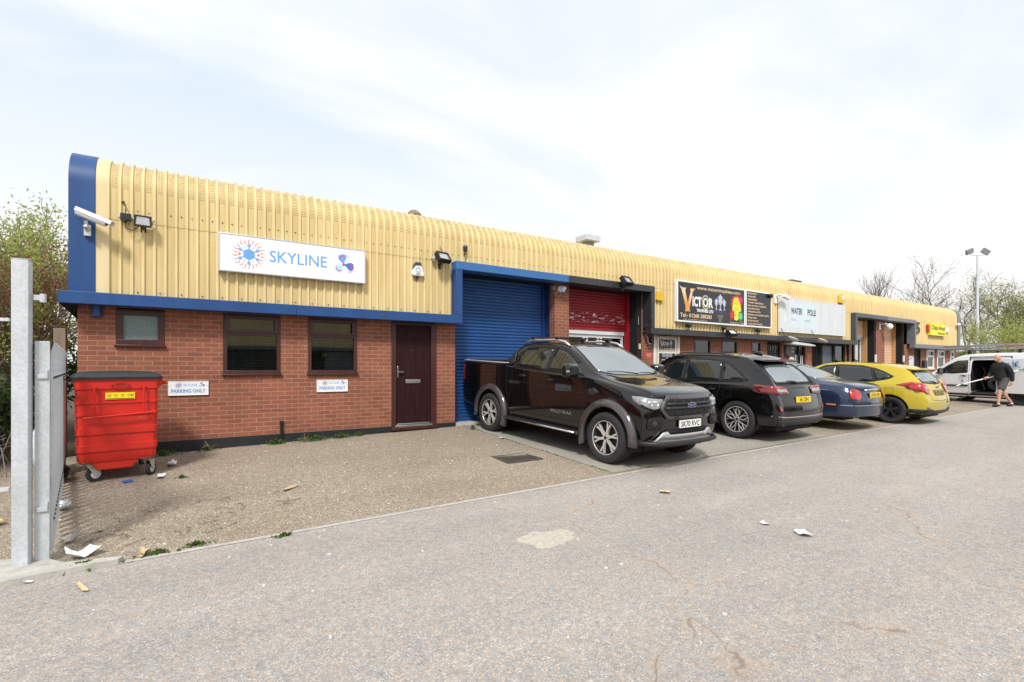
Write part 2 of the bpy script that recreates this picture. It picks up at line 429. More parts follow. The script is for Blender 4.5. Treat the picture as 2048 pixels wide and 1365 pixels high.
def text(s, fr, x, y, h, mat, parent, w=None, bold=0., name='lettering', d=.002, align='L', shear=0, label=None):
    """text whose capitals are h tall (w wide if given) with its lower left at (x, y) in the frame"""
    cu = bpy.data.curves.new('t', 'FONT'); cu.body = s; cu.size = 1; cu.offset = bold; cu.shear = shear; cu.resolution_u = 3
    to = bpy.data.objects.new('t', cu); C.objects.link(to)
    bpy.context.view_layer.update()
    me = bpy.data.meshes.new_from_object(to.evaluated_get(bpy.context.evaluated_depsgraph_get()))
    bpy.data.objects.remove(to); bpy.data.curves.remove(cu)
    if not me.vertices: return None
    xs = [v.co.x for v in me.vertices]; x0, x1 = min(xs), max(xs)
    sy = h / .70; sx = sy if w is None else w / (x1 - x0)
    if w is None: w = (x1 - x0) * sx
    if align == 'C': x -= w / 2
    if align == 'R': x -= w
    o, r, u, n = fr; off = Vector(OFF.get(parent.name, (0, 0, 0)))
    for v in me.vertices:
        v.co = o + r * (x + (v.co.x - x0) * sx) + u * (y + v.co.y * sy) + n * d - off
    me.name = name
    ob = bpy.data.objects.new(name, me); C.objects.link(ob); ob.parent = parent
    me.materials.clear(); me.materials.append(MT[mat] if isinstance(mat, str) else mat)
    if label: ob['label'] = label
    return ob
def circ(cx, cy, r, n=20, ry=None, a0=0, a1=2 * PI):
    ry = r if ry is None else ry
    return [(cx + r * cos(a0 + (a1 - a0) * i / n), cy + ry * sin(a0 + (a1 - a0) * i / n)) for i in range(n + (0 if abs(a1 - a0 - 2 * PI) < 1e-6 else 1))]
def rrect(x0, x1, y0, y1, r, n=4):
    p = []
    for cx, cy, a in ((x1 - r, y1 - r, 0), (x0 + r, y1 - r, 90), (x0 + r, y0 + r, 180), (x1 - r, y0 + r, 270)):
        p += [(cx + r * cos(R(a + 90 * i / n)), cy + r * sin(R(a + 90 * i / n))) for i in range(n + 1)]
    return p
def star(cx, cy, r0, r1, n, rot=0, jit=0, seed=1):
    rg = random.Random(seed)
    return [(cx + (r1 if i % 2 else r0) * (1 + (0 if i % 2 else rg.uniform(-jit, jit))) * cos(rot + PI * i / n), cy + (r1 if i % 2 else r0) * (1 + (0 if i % 2 else rg.uniform(-jit, jit))) * sin(rot + PI * i / n)) for i in range(2 * n)]
mats()
# ------------------------------------------------------------------ ground
def sheet(name, mat, xs, ys, dz=0, label=None, zf=None):
    mb = MB(); n = len(xs)
    for y in ys:
        for x in xs: mb.v.append((x, y, (zf or gz)(x, y) + dz))
    for j in range(len(ys) - 1):
        for i in range(n - 1): mb.f.append((j * n + i, j * n + i + 1, (j + 1) * n + i + 1, (j + 1) * n + i))
    o = add(mb, name, mat, smooth=True, fixn=False, kind='structure')
    return o
def lin(a, b, n): return [a + (b - a) * i / n for i in range(n + 1)]
sheet('road', 'road', sorted(set(lin(-60, -6, 9) + lin(-6, 36, 84) + lin(36, 160, 12))), sorted(set(lin(-60, -5, 5) + lin(-5, YK, 20))))
sheet('ground', 'soil', sorted(set(lin(-60, -2, 20) + lin(-2, 36, 20) + lin(36, 160, 12))), sorted(set(lin(YK, YB, 12) + lin(YB, 14, 2) + lin(14, 120, 8))), -.03)
sheet('forecourt', 'apron', sorted(set(lin(-6, 5, 22) + lin(5, 35.4, 30))), lin(YK, YB + .6, 12), 0)
sheet('pavement', 'road', sorted(set(lin(35.4, 120, 20))), lin(YK, 60, 12), .004)
sheet('concrete_slab', 'conc', lin(5.02, 11.2, 12), lin(YK + .09, YB + .44, 10), .006)
sheet('edging_kerb', 'kerb', sorted(set(lin(-.55, 34, 120))), [YK - .032, YK + .03], .004)
mb = MB(); fr0 = (Vector((0, 0, 0)), Vector((1, 0, 0)), Vector((0, 1, 0)), Vector((0, 0, 1)))
rg = random.Random(4)
pad = [(-2.6, 4.80), (-2.0, 4.83), (-1.4, 4.86), (-1.0, 4.92), (-.72, 4.96), (-.45, 4.99), (-.42, 5.05), (-.8, 5.14), (-1.0, 5.42), (-1.3, 5.48), (-1.7, 5.4), (-2.6, 5.42)]
mb.plate(pad, fr0, -.10, .012)
add(mb, 'footing_pad', 'kerb', kind='structure')
# old repair patch showing pale concrete through the tarmac
mb = MB(); pts = []
for i in range(60):
    a = 2 * PI * i / 60; rr = 1 + rg.uniform(-.10, .10) + .12 * sin(3 * a + 1) + .08 * sin(5 * a)
    pts.append((2.70 + .27 * rr * cos(a) * 1.05, 3.55 + .19 * rr * sin(a)))
mb.plate(pts, (Vector((0, 0, gz(2.6, 3.5))), Vector((1, 0, 0)), Vector((0, 1, 0)), Vector((0, 0, 1))), -.01, .004)
MT['patch'] = stone_mat('pale_patch', [(.54, .505, .44), (.50, .46, .39), (.60, .56, .50), (.46, .38, .29)], 60, (.8, .78, .74), (.47, .39, .31), (.52, .48, .42), .2)
add(mb, 'road_patch', 'patch', kind='structure')

# ------------------------------------------------------------------ the terrace
B = thing('industrial_terrace', 'long single storey terrace of brick workshop units with cream ribbed cladding', 'building', (-1.345, YB, .12))
X1 = 35.32
def wall(name, x0, x1, z0, z1, ops, y0=YB, y1=YB + .10, mat='brick', parent=B, label=None):
    mb = MB(); xs = sorted({x0, x1} | {a for o in ops for a in (o[0], o[1])})
    for a, b in zip(xs, xs[1:]):
        zs = [(z0, z1)]
        for o in ops:
            if o[0] <= a + 1e-6 and o[1] >= b - 1e-6:
                nz = []
                for p, q in zs:
                    if o[2] > p: nz.append((p, min(q, o[2])))
                    if o[3] < q: nz.append((max(p, o[3]), q))
                zs = [t for t in nz if t[1] - t[0] > 1e-5]
        for p, q in zs: mb.box(a, b, y0, y1, p, q)
    return add(mb, name, mat, parent, label=label)
W1 = [(-.90, -.29, 1.86, 2.43), (.513, 1.396, 1.405, 2.43), (1.855, 2.741, 1.405, 2.43), (3.424, 4.387, .30, 2.43)]
W2 = [(12.85, 13.68, 1.2, 2.40), (14.21, 15.07, 1.2, 2.40), (15.86, 16.43, 1.2, 2.40), (16.82, 17.62, 1.2, 2.40), (18.445, 19.285, 1.2, 2.44), (19.83, 22.46, .34, 2.44)]
W3 = [(29.55, 30.30, .3, 2.42), (31.06, 32.06, 1.44, 2.42), (32.47, 33.52, 1.44, 2.42), (34.35, 34.95, 1.44, 2.42)]
PZ = .343
wall('wall', -1.345, 4.829, PZ, 2.60, [(a, b, max(c, PZ), d) for a, b, c, d in W1])
wall('wall', 7.542, 7.983, PZ, 3.57, [], y1=YB + .22, label='brick pier between the blue and the red shutter')
wall('wall', 10.455, 23.03, PZ, 2.60, [(a, b, max(c, PZ), d) for a, b, c, d in W2])
wall('wall', 25.324, 26.187, PZ, 3.57, [], y1=YB + .3, label='brick pier between the two peach shutters')
wall('wall', 28.315, X1, PZ, 2.60, [(a, b, max(c, PZ), d) for a, b, c, d in W3])
for a, b in ((-1.345, -1.125), (4.609, 4.829), (10.455, 10.675), (22.81, 23.03), (28.315, 28.535), (X1 - .22, X1)):
    pass
mb = MB()
mb.box(-1.344, -1.245, YB + .10, 24, PZ, 4.2)
mb.box(X1 - .101, X1 - .001, YB + .10, 24, PZ, 4.2); mb.box(-1.344, X1 - .001, 23.9, 24, PZ, 4.2)
add(mb, 'side_wall', 'brick', B)
mb = MB()
for a, b in ((-1.355, 4.84), (7.532, 7.993), (10.445, 23.04), (25.314, 26.197), (28.305, X1 + .01)):
    mb.box(a, b, YB - .012, YB + .12, -.1, PZ)
add(mb, 'plinth', 'plinth', B)
# dark interior behind everything
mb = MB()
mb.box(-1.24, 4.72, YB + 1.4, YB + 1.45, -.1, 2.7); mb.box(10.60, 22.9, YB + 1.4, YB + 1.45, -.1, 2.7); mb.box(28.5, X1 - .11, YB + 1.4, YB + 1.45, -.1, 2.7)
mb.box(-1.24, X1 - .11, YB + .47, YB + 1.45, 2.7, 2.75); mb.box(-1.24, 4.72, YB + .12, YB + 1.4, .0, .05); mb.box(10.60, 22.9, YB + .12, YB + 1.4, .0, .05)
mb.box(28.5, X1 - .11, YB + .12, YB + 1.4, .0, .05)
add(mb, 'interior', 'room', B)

# cladding: trapezoid ribs run up the face and bend back over the eave
PY = 9.55; P = .1405; ZV = 4.22; RA = .50
def clad(name, x0, x1, segs, mat='clad'):
    """segs: list of (xa, xb, zbottom)"""
    prof = [(0.0, 0), (.60, 0), (.705, .03), (.895, .03), (1.0, 0)]
    mb = MB()
    for xa, xb, zb in segs:
        k0 = math.floor((xa + CLX0 + .0) / P); xs = [(xa, 0)]
        k = k0
        while True:
            base = k * P - CLX0
            if base > xb: break
            for t, h in prof[:-1]:
                x = base + t * P
                if xa + 1e-4 < x < xb - 1e-4: xs.append((x, h))
            k += 1
        xs.append((xb, 0))
        path = []
        if zb < 3.73: path += [(PY, zb, -1, 0), (PY, 3.737, -1, 0), (PY - .007, 3.735, -1, 0)]
        else: path += [(PY - .007, zb, -1, 0)]
        path += [(PY - .007, 3.98, -1, 0)]
        for i in range(11):
            a = PI / 2 * i / 10
            path.append((PY - .007 + RA - RA * cos(a), ZV + RA * sin(a), -cos(a), sin(a)))
        path += [(11.4, ZV + RA + .05, 0, 1), (24.2, ZV + RA + .3, 0, 1)]
        o = len(mb.v); n = len(xs)
        for (y, z, ny, nz) in path:
            for x, h in xs: mb.v.append((x, y + ny * h, z + nz * h))
        for j in range(len(path) - 1):
            for i in range(n - 1): mb.f.append((o + j * n + i, o + j * n + i + 1, o + (j + 1) * n + i + 1, o + (j + 1) * n + i))
    return add(mb, name, mat, B, smooth=40, fixn=False)
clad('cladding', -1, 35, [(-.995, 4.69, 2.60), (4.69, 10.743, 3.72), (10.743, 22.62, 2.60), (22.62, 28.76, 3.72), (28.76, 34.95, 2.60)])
def sweep(name, mat, x0, x1, out, z0=2.60, parent=B, label=None):
    path = [(PY - out, z0), (PY - out, ZV)]
    rr = RA + out
    for i in range(1, 11):
        a = PI / 2 * i / 10; path.append((PY + RA - rr * cos(a), ZV + rr * sin(a)))
    path += [(24.2, ZV + rr + .25), (24.2, ZV + rr + .20), (PY + RA, ZV + rr - .05)]
    inner = []
    for i in range(9, 0, -1):
        a = PI / 2 * i / 10; inner.append((PY + RA - (rr - .05) * cos(a), ZV + (rr - .05) * sin(a)))
    path += inner + [(PY - out + .05, ZV), (PY - out + .05, z0)]
    mb = MB(); n = len(path)
    mb.v = [(x, y, z) for x in (x0, x1) for y, z in path]
    for i in range(n): mb.f.append((i, (i + 1) % n, n + (i + 1) % n, n + i))
    mb.f += [tuple(range(n)), tuple(range(n, 2 * n))]
    return add(mb, name, mat, parent, smooth=30, label=label)
sweep('corner_flashing', 'blue', -1.425, -1.125, .045, label='deep blue end strip of the cladding')
sweep('edge_flashing', 'cream', -1.122, -.965, .034)
sweep('corner_flashing', 'greyp2', 34.96, 35.36, .045, label='pale grey end strip of the cladding')
# end gables: the wall under the bent roof edge
for gx in (-1.40, X1 + .0):
    mb = MB(); pts = [(PY + .01, 2.6), (PY + .01, ZV)] + [(PY + RA - (RA - .01) * cos(PI / 2 * i / 8), ZV + (RA - .01) * sin(PI / 2 * i / 8)) for i in range(1, 9)] + [(24, ZV + RA + .2), (24, 2.6)]
    mb.plate(pts, (Vector((gx, 0, 0)), Vector((0, 1, 0)), Vector((0, 0, 1)), Vector((1, 0, 0))), 0, .03)
    add(mb, 'gable_cladding', 'cream', B)
# black fixing screws in the pans
mb = MB(); rg = random.Random(3)
def screw(x, z, r=.0085):
    mb.lathe([(0, PY - .020), (r, PY - .018), (r, PY + .004)], (x, 0, z), 'Y', 6)
k = 1
while k * P - CLX0 < 34.9:
    x = k * P - CLX0 + .30 * P
    if rg.random() < .96: screw(x, 3.905 + rg.uniform(-.008, .008), rg.uniform(.007, .0105))
    inb = (4.69 < x < 10.743) or (22.62 < x < 28.76)
    if k % 2 == 0 and not inb: screw(x, 2.675 + rg.uniform(-.006, .006))
    k += 1
add(mb, 'fixing_screws', 'blackm', B)
# fascia and portal trims, mitred look with a fine joint
FY = 9.33
def trim(name, x0, x1, z0, z1, mat, label=None, y0=FY, y1=PY - .002):
    mb = MB(); mb.box(x0, x1, y0, y1, z0, z1)
    return add(mb, name, mat, B, bevel=.006, label=label)
trim('fascia', -1.507, 1.60, 2.43, 2.605, 'blue', 'deep blue fascia'); trim('fascia', 1.603, 4.842, 2.43, 2.605, 'blue', 'deep blue fascia')
trim('fascia', 10.60, 22.775, 2.43, 2.60, 'blackp', 'chipped black fascia'); trim('fascia', 28.60, 35.03, 2.43, 2.62, 'greyp2', 'pale grey fascia')
mb = MB(); mb.box(4.69, 4.842, FY + .001, YB - .003, 2.608, 3.562); add(mb, 'portal_frame', 'blue', B, bevel=.006, label='blue upright of the shutter surround')
mb = MB(); mb.box(4.691, 7.709, FY, YB + .0, 3.565, 3.735); add(mb, 'portal_frame', 'blue2', B, bevel=.006, label='faded blue head of the shutter surround')
mb = MB(); mb.box(7.711, 10.745, FY, YB + .0, 3.565, 3.735); mb.box(10.603, 10.744, FY + .001, YB - .003, 2.603, 3.562); add(mb, 'portal_frame', 'blackp', B, bevel=.006, label='chipped black shutter surround')
mb = MB(); mb.box(22.63, 25.66, FY, YB, 3.57, 3.735); mb.box(22.63, 22.772, FY + .001, YB - .003, 2.603, 3.567); add(mb, 'portal_frame', 'greyp', B, bevel=.006, label='dark grey shutter surround')
mb = MB(); mb.box(25.662, 28.76, FY, YB, 3.57, 3.735); mb.box(28.62, 28.761, FY + .001, YB - .003, 2.623, 3.567); add(mb, 'portal_frame', 'greyp2', B, bevel=.006, label='pale grey shutter surround')
# soffits and lintels
mb = MB()
mb.box(-1.50, 4.835, PY, YB + .1, 2.44, 2.50)
mb.box(10.61, 22.77, PY, YB + .1, 2.44, 2.50); mb.box(28.63, 35.02, PY, YB + .1, 2.45, 2.50)
mb.box(4.70, 10.73, YB + .001, YB + .5, 3.572, 3.7); mb.box(22.64, 28.75, YB + .001, YB + .5, 3.577, 3.7)
v = [(-1.505, FY + .01, 2.432), (-1.345, YB + .25, 2.20), (-1.345, YB + .25, 2.43), (-1.505, FY + .01, 2.44), (-1.345, FY + .2, 2.432)]
mb.add(v, [(0, 1, 4), (0, 3, 2, 1), (1, 2, 4), (0, 4, 2, 3)])
add(mb, 'soffit', 'blackm', B)
# walls over the bays behind the heads
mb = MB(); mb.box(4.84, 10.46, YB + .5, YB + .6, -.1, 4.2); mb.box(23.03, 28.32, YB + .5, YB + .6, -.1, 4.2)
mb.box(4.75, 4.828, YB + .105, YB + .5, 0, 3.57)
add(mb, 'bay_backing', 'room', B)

# roller shutters
def shutter(x0, x1, z0, z1, mat, label, pitch=.0757, y=YB + .40, bar=None):
    mb = MB(); prof = []
    z = z1
    while z > z0 + .001:
        for t, d in ((0, .0), (.12, .010), (.35, .017), (.62, .016), (.86, .009), (.97, .0)):
            zz = z - t * pitch
            if zz >= z0: prof.append((y - d, zz))
        z -= pitch
    prof.append((y, z0)); n = len(prof)
    mb.v = [(x, a, b) for x in (x0, x1) for a, b in prof]
    mb.f = [(i, i + 1, n + i + 1, n + i) for i in range(n - 1)]
    s = add(mb, 'roller_shutter', mat, B, smooth=45, label=label, fixn=False)
    b = MB(); b.box(x0, x1, y - .022, y + .02, z0 - .075, z0 + .002)
    add(b, 'bottom_bar', bar or mat, s, bevel=.004)
    return s
s = shutter(4.84, 7.41, .36, 3.57, 'shblue', 'closed blue roller shutter')
g = MB(); g.box(7.412, 7.47, YB + .35, YB + .42, .28, 3.568); g.box(7.473, 7.540, YB + .37, YB + .42, .28, 3.568); add(g, 'guide_rail', 'bluedk', s)
g = MB(); g.box(7.536, 7.541, YB + .222, YB + .42, .28, 3.568); add(g, 'reveal_lining', 'bluedk', s)
g = MB(); g.box(4.83, 7.53, YB + .0, YB + .5, .10, .305); add(g, 'threshold', 'kerb', B)
s = shutter(7.984, 10.31, 2.58, 3.57, 'shred', 'half open red roller shutter with scraped paint', bar='red2')
g = MB(); g.box(10.312, 10.452, YB + .28, YB + .42, .3, 3.568); add(g, 'guide_rail', 'red2', s)
g = MB(); g.box(10.40, 10.4545, YB + .004, YB + .275, .3, 3.568); g.box(10.4546, 10.56, YB - .012, YB - .002, .343, 3.56); add(g, 'reveal_lining', 'blackm', s)
g = MB(); g.box(10.562, 10.602, YB - .010, YB - .001, 2.5, 3.55); add(g, 'wall', 'brick', B)
s = shutter(23.05, 25.0, 2.98, 3.57, 'peach', 'half open peach roller shutter')
g = MB(); g.box(25.0, 25.14, YB + .26, YB + .42, .3, 3.57); add(g, 'guide_rail', 'peach2', s)
g = MB(); g.box(25.15, 25.322, YB + .004, YB + .42, .3, 3.57); add(g, 'reveal_lining', 'blackm', s)
s = shutter(26.19, 28.0, .42, 3.57, 'peach', 'closed peach roller shutter')
g = MB(); g.box(28.0, 28.13, YB + .26, YB + .42, .3, 3.57); add(g, 'guide_rail', 'peach2', s)
g = MB(); g.box(28.14, 28.312, YB + .004, YB + .42, .3, 3.57); add(g, 'reveal_lining', 'blackm', s)

# white shop front under the red shutter and under the first peach one
def shopfront(x0, x1, zt, panes, y, label):
    fr = frame((0, y, 0)); mb = MB()
    mb.rect(x0, x1, zt - .16, zt, fr, -.02, .07)      # roller box / head
    mb.rect(x0, x1, zt - .24, zt - .165, fr, -.05, .03)
    for a in panes: mb.rect(a - .035, a + .035, .3, zt - .165, fr, -.05, .028)
    mb.rect(x0, x1, .3, .42, fr, -.05, .026); mb.rect(x0, x1, 1.25, 1.31, fr, -.05, .024)
    s = add(mb, 'shop_front', 'whiteup', B, bevel=.005, label=label)
    g = MB(); g.rect(x0 + .03, x1 - .03, .35, zt - .2, fr, -.02, -.012); add(g, 'glass', 'glass', s)
    return s
shopfront(7.99, 10.30, 2.56, [8.03, 8.85, 8.96, 9.36, 9.47, 10.26], YB + .46, 'white framed glazed shop front under the red shutter')
shopfront(23.05, 24.99, 2.98, [23.1, 23.75, 23.9, 24.5, 24.62, 24.95], YB + .46, 'white framed glazed entrance under the peach shutter')

# windows
def window(x0, x1, z0, z1, mat='upvc', glass='glass', top=None, sill=True, blinds=True, fw=.062, label=None, split=None):
    fr = frame((0, YB - .012, 0)); D0, D1 = -.075, 0
    W = MB()
    W.rect(x0, x1, z1 - fw, z1, fr, D0, D1); W.rect(x0, x1, z0, z0 + fw, fr, D0, D1)
    W.rect(x0, x0 + fw, z0 + fw, z1 - fw, fr, D0, D1 - .001); W.rect(x1 - fw, x1, z0 + fw, z1 - fw, fr, D0, D1 - .001)
    if top:   # opening fanlight over a fixed pane
        W.rect(x0 + fw, x1 - fw, top - .03, top + .03, fr, D0, D1 - .002)
        q = .045
        a0, a1, b0, b1 = x0 + fw * .55, x1 - fw * .55, top + .018, z1 - fw * .5
        W.ring([(a0, b0), (a1, b0), (a1, b1), (a0, b1)], [(a0 + q + .02, b0 + q), (a1 - q - .02, b0 + q), (a1 - q - .02, b1 - q), (a0 + q + .02, b1 - q)], fr, D1 - .004, D1 + .018)
    if split: W.rect(split - .03, split + .03, z0 + fw, z1 - fw, fr, D0, D1 - .003)
    w = add(W, 'window', mat, B, bevel=.005, label=label)
    if sill:
        s = MB(); s.box(x0 - .02, x1 + .02, YB - .055, YB + .03, z0 - .028, z0 + .004); add(s, 'sill', mat, w, bevel=.006)
    g = MB(); g.rect(x0 + fw * .6, x1 - fw * .6, z0 + fw * .6, z1 - fw * .6, fr, -.05, -.043); add(g, 'glass', glass, w)
    if blinds and glass == 'glass':
        b = MB(); z = z0 + .06; zt = (top or z1) - .02
        while z < zt:
            b.obox(((x0 + x1) / 2, YB + .16, z), (x1 - x0 - .12, .022, .0015), Matrix.Rotation(R(28), 3, 'X')); z += .034
        for f in (.18, .5, .82): b.box(x0 + (x1 - x0) * f, x0 + (x1 - x0) * f + .004, YB + .145, YB + .149, z0 + .05, zt)
        add(b, 'blind', 'blind', w)
    return w
window(-.898, -.292, 1.862, 2.41, glass='frost', label='small high window with frosted glass', fw=.085)
wA = window(.513, 1.396, 1.405, 2.425, top=2.095)
wB = window(1.855, 2.741, 1.405, 2.425, top=2.095)
g = MB(); g.box(2.12, 2.20, YB + .09, YB + .094, 1.72, 1.78); add(g, 'sticker', 'yelsign', wB)
for i, (x0, x1) in enumerate(((12.85, 13.68), (14.21, 15.07), (15.86, 16.43))):
    w = window(x0, x1, 1.2, 2.40, blinds=False)
    g = MB(); g.box(x0 + .45 * (x1 - x0), x1 - .08, YB + .14, YB + .15, 1.25, 2.35) if i != 1 else g.box(x0 + .08, x1 - .1, YB + .10, YB + .105, 1.95, 2.32)
    add(g, 'curtain' if i != 1 else 'poster', 'cream2' if i != 1 else 'pblue', w)
    g = MB(); g.box(x0 + .07, x1 - .07, YB + .2, YB + .4, 1.62, 1.66); g.box(x0 + .07, x1 - .07, YB + .2, YB + .4, 1.92, 1.95); add(g, 'shelf', 'ply', w)
w = window(16.82, 17.62, 1.2, 2.40, blinds=False, mat='blackm')
def bars(w, x0, x1, z0, z1, n, mat='blackm'):
    g = MB()
    for i in range(n): x = x0 + (x1 - x0) * (i + .5) / n; g.tube([(x, YB - .05, z0), (x, YB - .05, z1)], .011, 6)
    g.box(x0, x1, YB - .06, YB - .045, z0 + .08, z0 + .11); g.box(x0, x1, YB - .06, YB - .045, z1 - .11, z1 - .08)
    add(g, 'security_bars', mat, w)
bars(w, 16.8, 17.65, 1.2, 2.4, 8)
w = window(18.445, 19.285, 1.2, 2.44, blinds=False, mat='blackm', split=18.86); bars(w, 18.44, 19.29, 1.2, 2.43, 7)
for x0, x1 in ((31.06, 32.06), (32.47, 33.52), (34.35, 34.95)): window(x0, x1, 1.44, 2.42, mat='whiteup', blinds=False, fw=.11, top=2.06, label='white framed window')

# doors
def door():
    x0, x1, z0, z1 = 3.424, 4.387, .30, 2.43; fr = frame((0, YB - .005, 0))
    f = MB(); f.rect(x0, x0 + .085, z0, z1, fr, -.1, .02); f.rect(x1 - .12, x1, z0, z1, fr, -.1, .02); f.rect(x0 + .085, x1 - .12, z1 - .06, z1, fr, -.1, .018)
    f.rect(x0 - .02, x1 + .02, z0 - .04, z0 + .018, fr, -.1, .07)
    d = add(f, 'door_frame', 'upvc', B, bevel=.006)
    a0, a1, b0, b1 = x0 + .09, x1 - .125, z0 + .075, z1 - .065
    l = MB(); l.rect(a0, a1, b0, b1, fr, -.06, -.012)
    l.ring([(a0 + .09, b0 + .06), (a1 - .09, b0 + .06), (a1 - .09, b0 + .20), (a0 + .09, b0 + .20)], [(a0 + .10, b0 + .07), (a1 - .10, b0 + .07), (a1 - .10, b0 + .19), (a0 + .10, b0 + .19)], fr, -.013, -.006)
    leaf = add(l, 'door', 'door', B, bevel=.004, label='dark mahogany panelled door with wood grain')
    s = MB(); s.rect(x0 + .06, x1 - .10, z0 + .02, z0 + .058, fr, -.09, .05); s.rect(a0 + .02, a1 - .02, b0 - .008, b0 + .012, fr, -.012, .01)
    add(s, 'threshold_bar', 'steel', leaf, bevel=.004)
    h = MB(); h.plate(rrect(a0 + .025, a0 + .062, 1.31, 1.54, .015), fr, -.012, .0); h.rect(a0 + .035, a0 + .155, 1.415, 1.437, fr, .02, .042); h.rect(a0 + .036, a0 + .058, 1.415, 1.437, fr, 0, .03)
    add(h, 'handle', 'chrome', leaf, bevel=.003)
    h = MB(); h.plate(rrect(3.715, 4.035, 1.195, 1.275, .02), fr, -.012, .006); h.rect(3.74, 4.01, 1.21, 1.262, fr, .006, .014); add(h, 'letter_plate', 'steel', leaf, bevel=.003)
    h = MB(); h.plate(circ(3.86, 1.86, .009, 10), fr, -.012, .004); add(h, 'peephole', 'chrome', leaf)
door()
# dark entrances of the middle unit
def plain_door(x0, x1, z0, z1, mat, label, frm='blackm'):
    fr = frame((0, YB - .002, 0)); f = MB()
    f.rect(x0, x0 + .07, z0, z1, fr, -.12, .004); f.rect(x1 - .07, x1, z0, z1, fr, -.12, .004); f.rect(x0 + .07, x1 - .07, z1 - .07, z1, fr, -.12, .003)
    o = add(f, 'door_frame', frm, B)
    l = MB(); l.rect(x0 + .075, x1 - .075, z0, z1 - .075, fr, -.1, -.05); return add(l, 'door', mat, B, label=label)
w = plain_door(19.83, 20.53, .34, 2.44, 'blackm', 'black barred door'); bars(w, 19.85, 20.5, .4, 2.4, 6)
MT['slate'] = M('slate_blue_door', (.085, .10, .14), .5, var=.15, streak=True)
plain_door(20.55, 21.55, .34, 2.44, 'slate', 'slate blue steel door')
w = plain_door(21.56, 22.46, .34, 2.44, 'glass', 'glazed side panel with green blind')
g = MB(); g.box(21.65, 22.35, YB + .16, YB + .17, .4, 2.35); MT['gblind'] = M('green_blind', (.10, .15, .12), .6); add(g, 'blind', 'gblind', w)
w = plain_door(29.55, 30.30, .3, 2.42, 'blackm', 'black steel side door')
g = MB(); g.box(22.6, 22.68, YB - .07, YB - .013, .35, 2.43); add(g, 'downpipe', 'blackm', B)
# rainwater outlet stub and standpipe on the brickwork of the first unit
mb = MB(); mb.lathe([(.060, 2.44), (.060, 2.30), (.066, 2.30), (.066, 2.27), (.05, 2.27)], (-1.115, YB - .075, 0), 'Z', 20)
add(mb, 'downpipe', 'blue', B, smooth=40, label='cut off blue rainwater outlet under the fascia')
mb = MB(); mb.tube([(1.41, YB - .035, .14), (1.41, YB - .035, .565)], .026, 12); mb.lathe([(.032, .50), (.032, .57), (.0, .572)], (1.41, YB - .035, 0), 'Z', 12)
add(mb, 'standpipe', 'blackm', B, smooth=40)
mb = MB(); mb.ell((3.16, FY - .002, 2.52), (.034, .006, .018)); MT['rust'] = M('rust', (.12, .06, .04), .9, var=.5, vs=30); add(mb, 'rust_patch', 'rust', B)

# ------------------------------------------------------------------ signs
def sign(name, label, x0, x1, z0, z1, yf, yb, face='whiter', edge='alu', border=.02, cat='sign', group=None):
    t = thing(name, label, cat, ((x0 + x1) / 2, yf, z0), group=group)
    fr = frame((0, yf, 0))
    mb = MB(); mb.rect(x0, x1, z0, z1, fr, yf - yb, -.006); mb.ring([(x0, z0), (x1, z0), (x1, z1), (x0, z1)], [(x0 + border, z0 + border), (x1 - border, z0 + border), (x1 - border, z1 - border), (x0 + border, z1 - border)], fr, -.006, .006)
    add(mb, 'sign_case', edge, t, bevel=.003)
    mb = MB(); mb.rect(x0 + border, x1 - border, z0 + border, z1 - border, fr, -.006, 0); add(mb, 'sign_face', face, t)
    return t, fr
def sky_logo(t, fr, cx, cz, s):
    m = MB(); m.plate(circ(cx, cz, .098 * s, 6, a0=PI / 6, a1=PI / 6 + 2 * PI), fr, .0005, .003)
    for k in range(6):
        a = PI / 2 + k * PI / 3; big = k in (0, 3)
        q = lambda r, d=0: (cx + s * (r * cos(a) - d * sin(a)), cz + s * (r * sin(a) + d * cos(a)))
        if k % 3 != 9:
            m.stroke([q(.09), q(.178)], .013 * s, fr, .0005, .0032)
            for r_, l in ((.118, .030), (.145, .026)):
                m.stroke([q(r_), q(r_ + l, l)], .010 * s, fr, .0005, .0034); m.stroke([q(r_), q(r_ + l, -l)], .010 * s, fr, .0005, .0036)
    for k in range(4):
        a = PI / 6 * (1, 5, 7, 11)[k] + (0); a2 = PI / 3 * (1, 2, 4, 5)[k]
        q = lambda r, d=0: (cx + s * (r * cos(a2) - d * sin(a2)), cz + s * (r * sin(a2) + d * cos(a2)))
        m.stroke([q(.11), q(.145)], .009 * s, fr, .0005, .0028)
    add(m, 'snowflake', 'skyblue', t)
    m = MB()
    for sg in (1, -1):
        m.plate([(cx + sg * .112 * s, cz), (cx + sg * .165 * s, cz + sg * .032 * s), (cx + sg * .150 * s, cz), (cx + sg * .165 * s, cz - sg * .032 * s)][::sg], fr, .0005, .0038)
    for k in range(22):
        a = 2 * PI * k / 22 + .13; L = (.085 if k % 2 else .070) * s
        p = []
        for i in range(6):
            u = i / 5; rr = .182 * s + L * u; aa = a + .065 * sin(u * PI * 1.6) * (1 if k < 30 else -1)
            p.append((cx + rr * cos(aa), cz + rr * sin(aa)))
        m.stroke(p, [.016 * s * (1 - u / 5.4) for u in range(6)], fr, .0005, .003)
    add(m, 'sun_rays', 'orange', t)
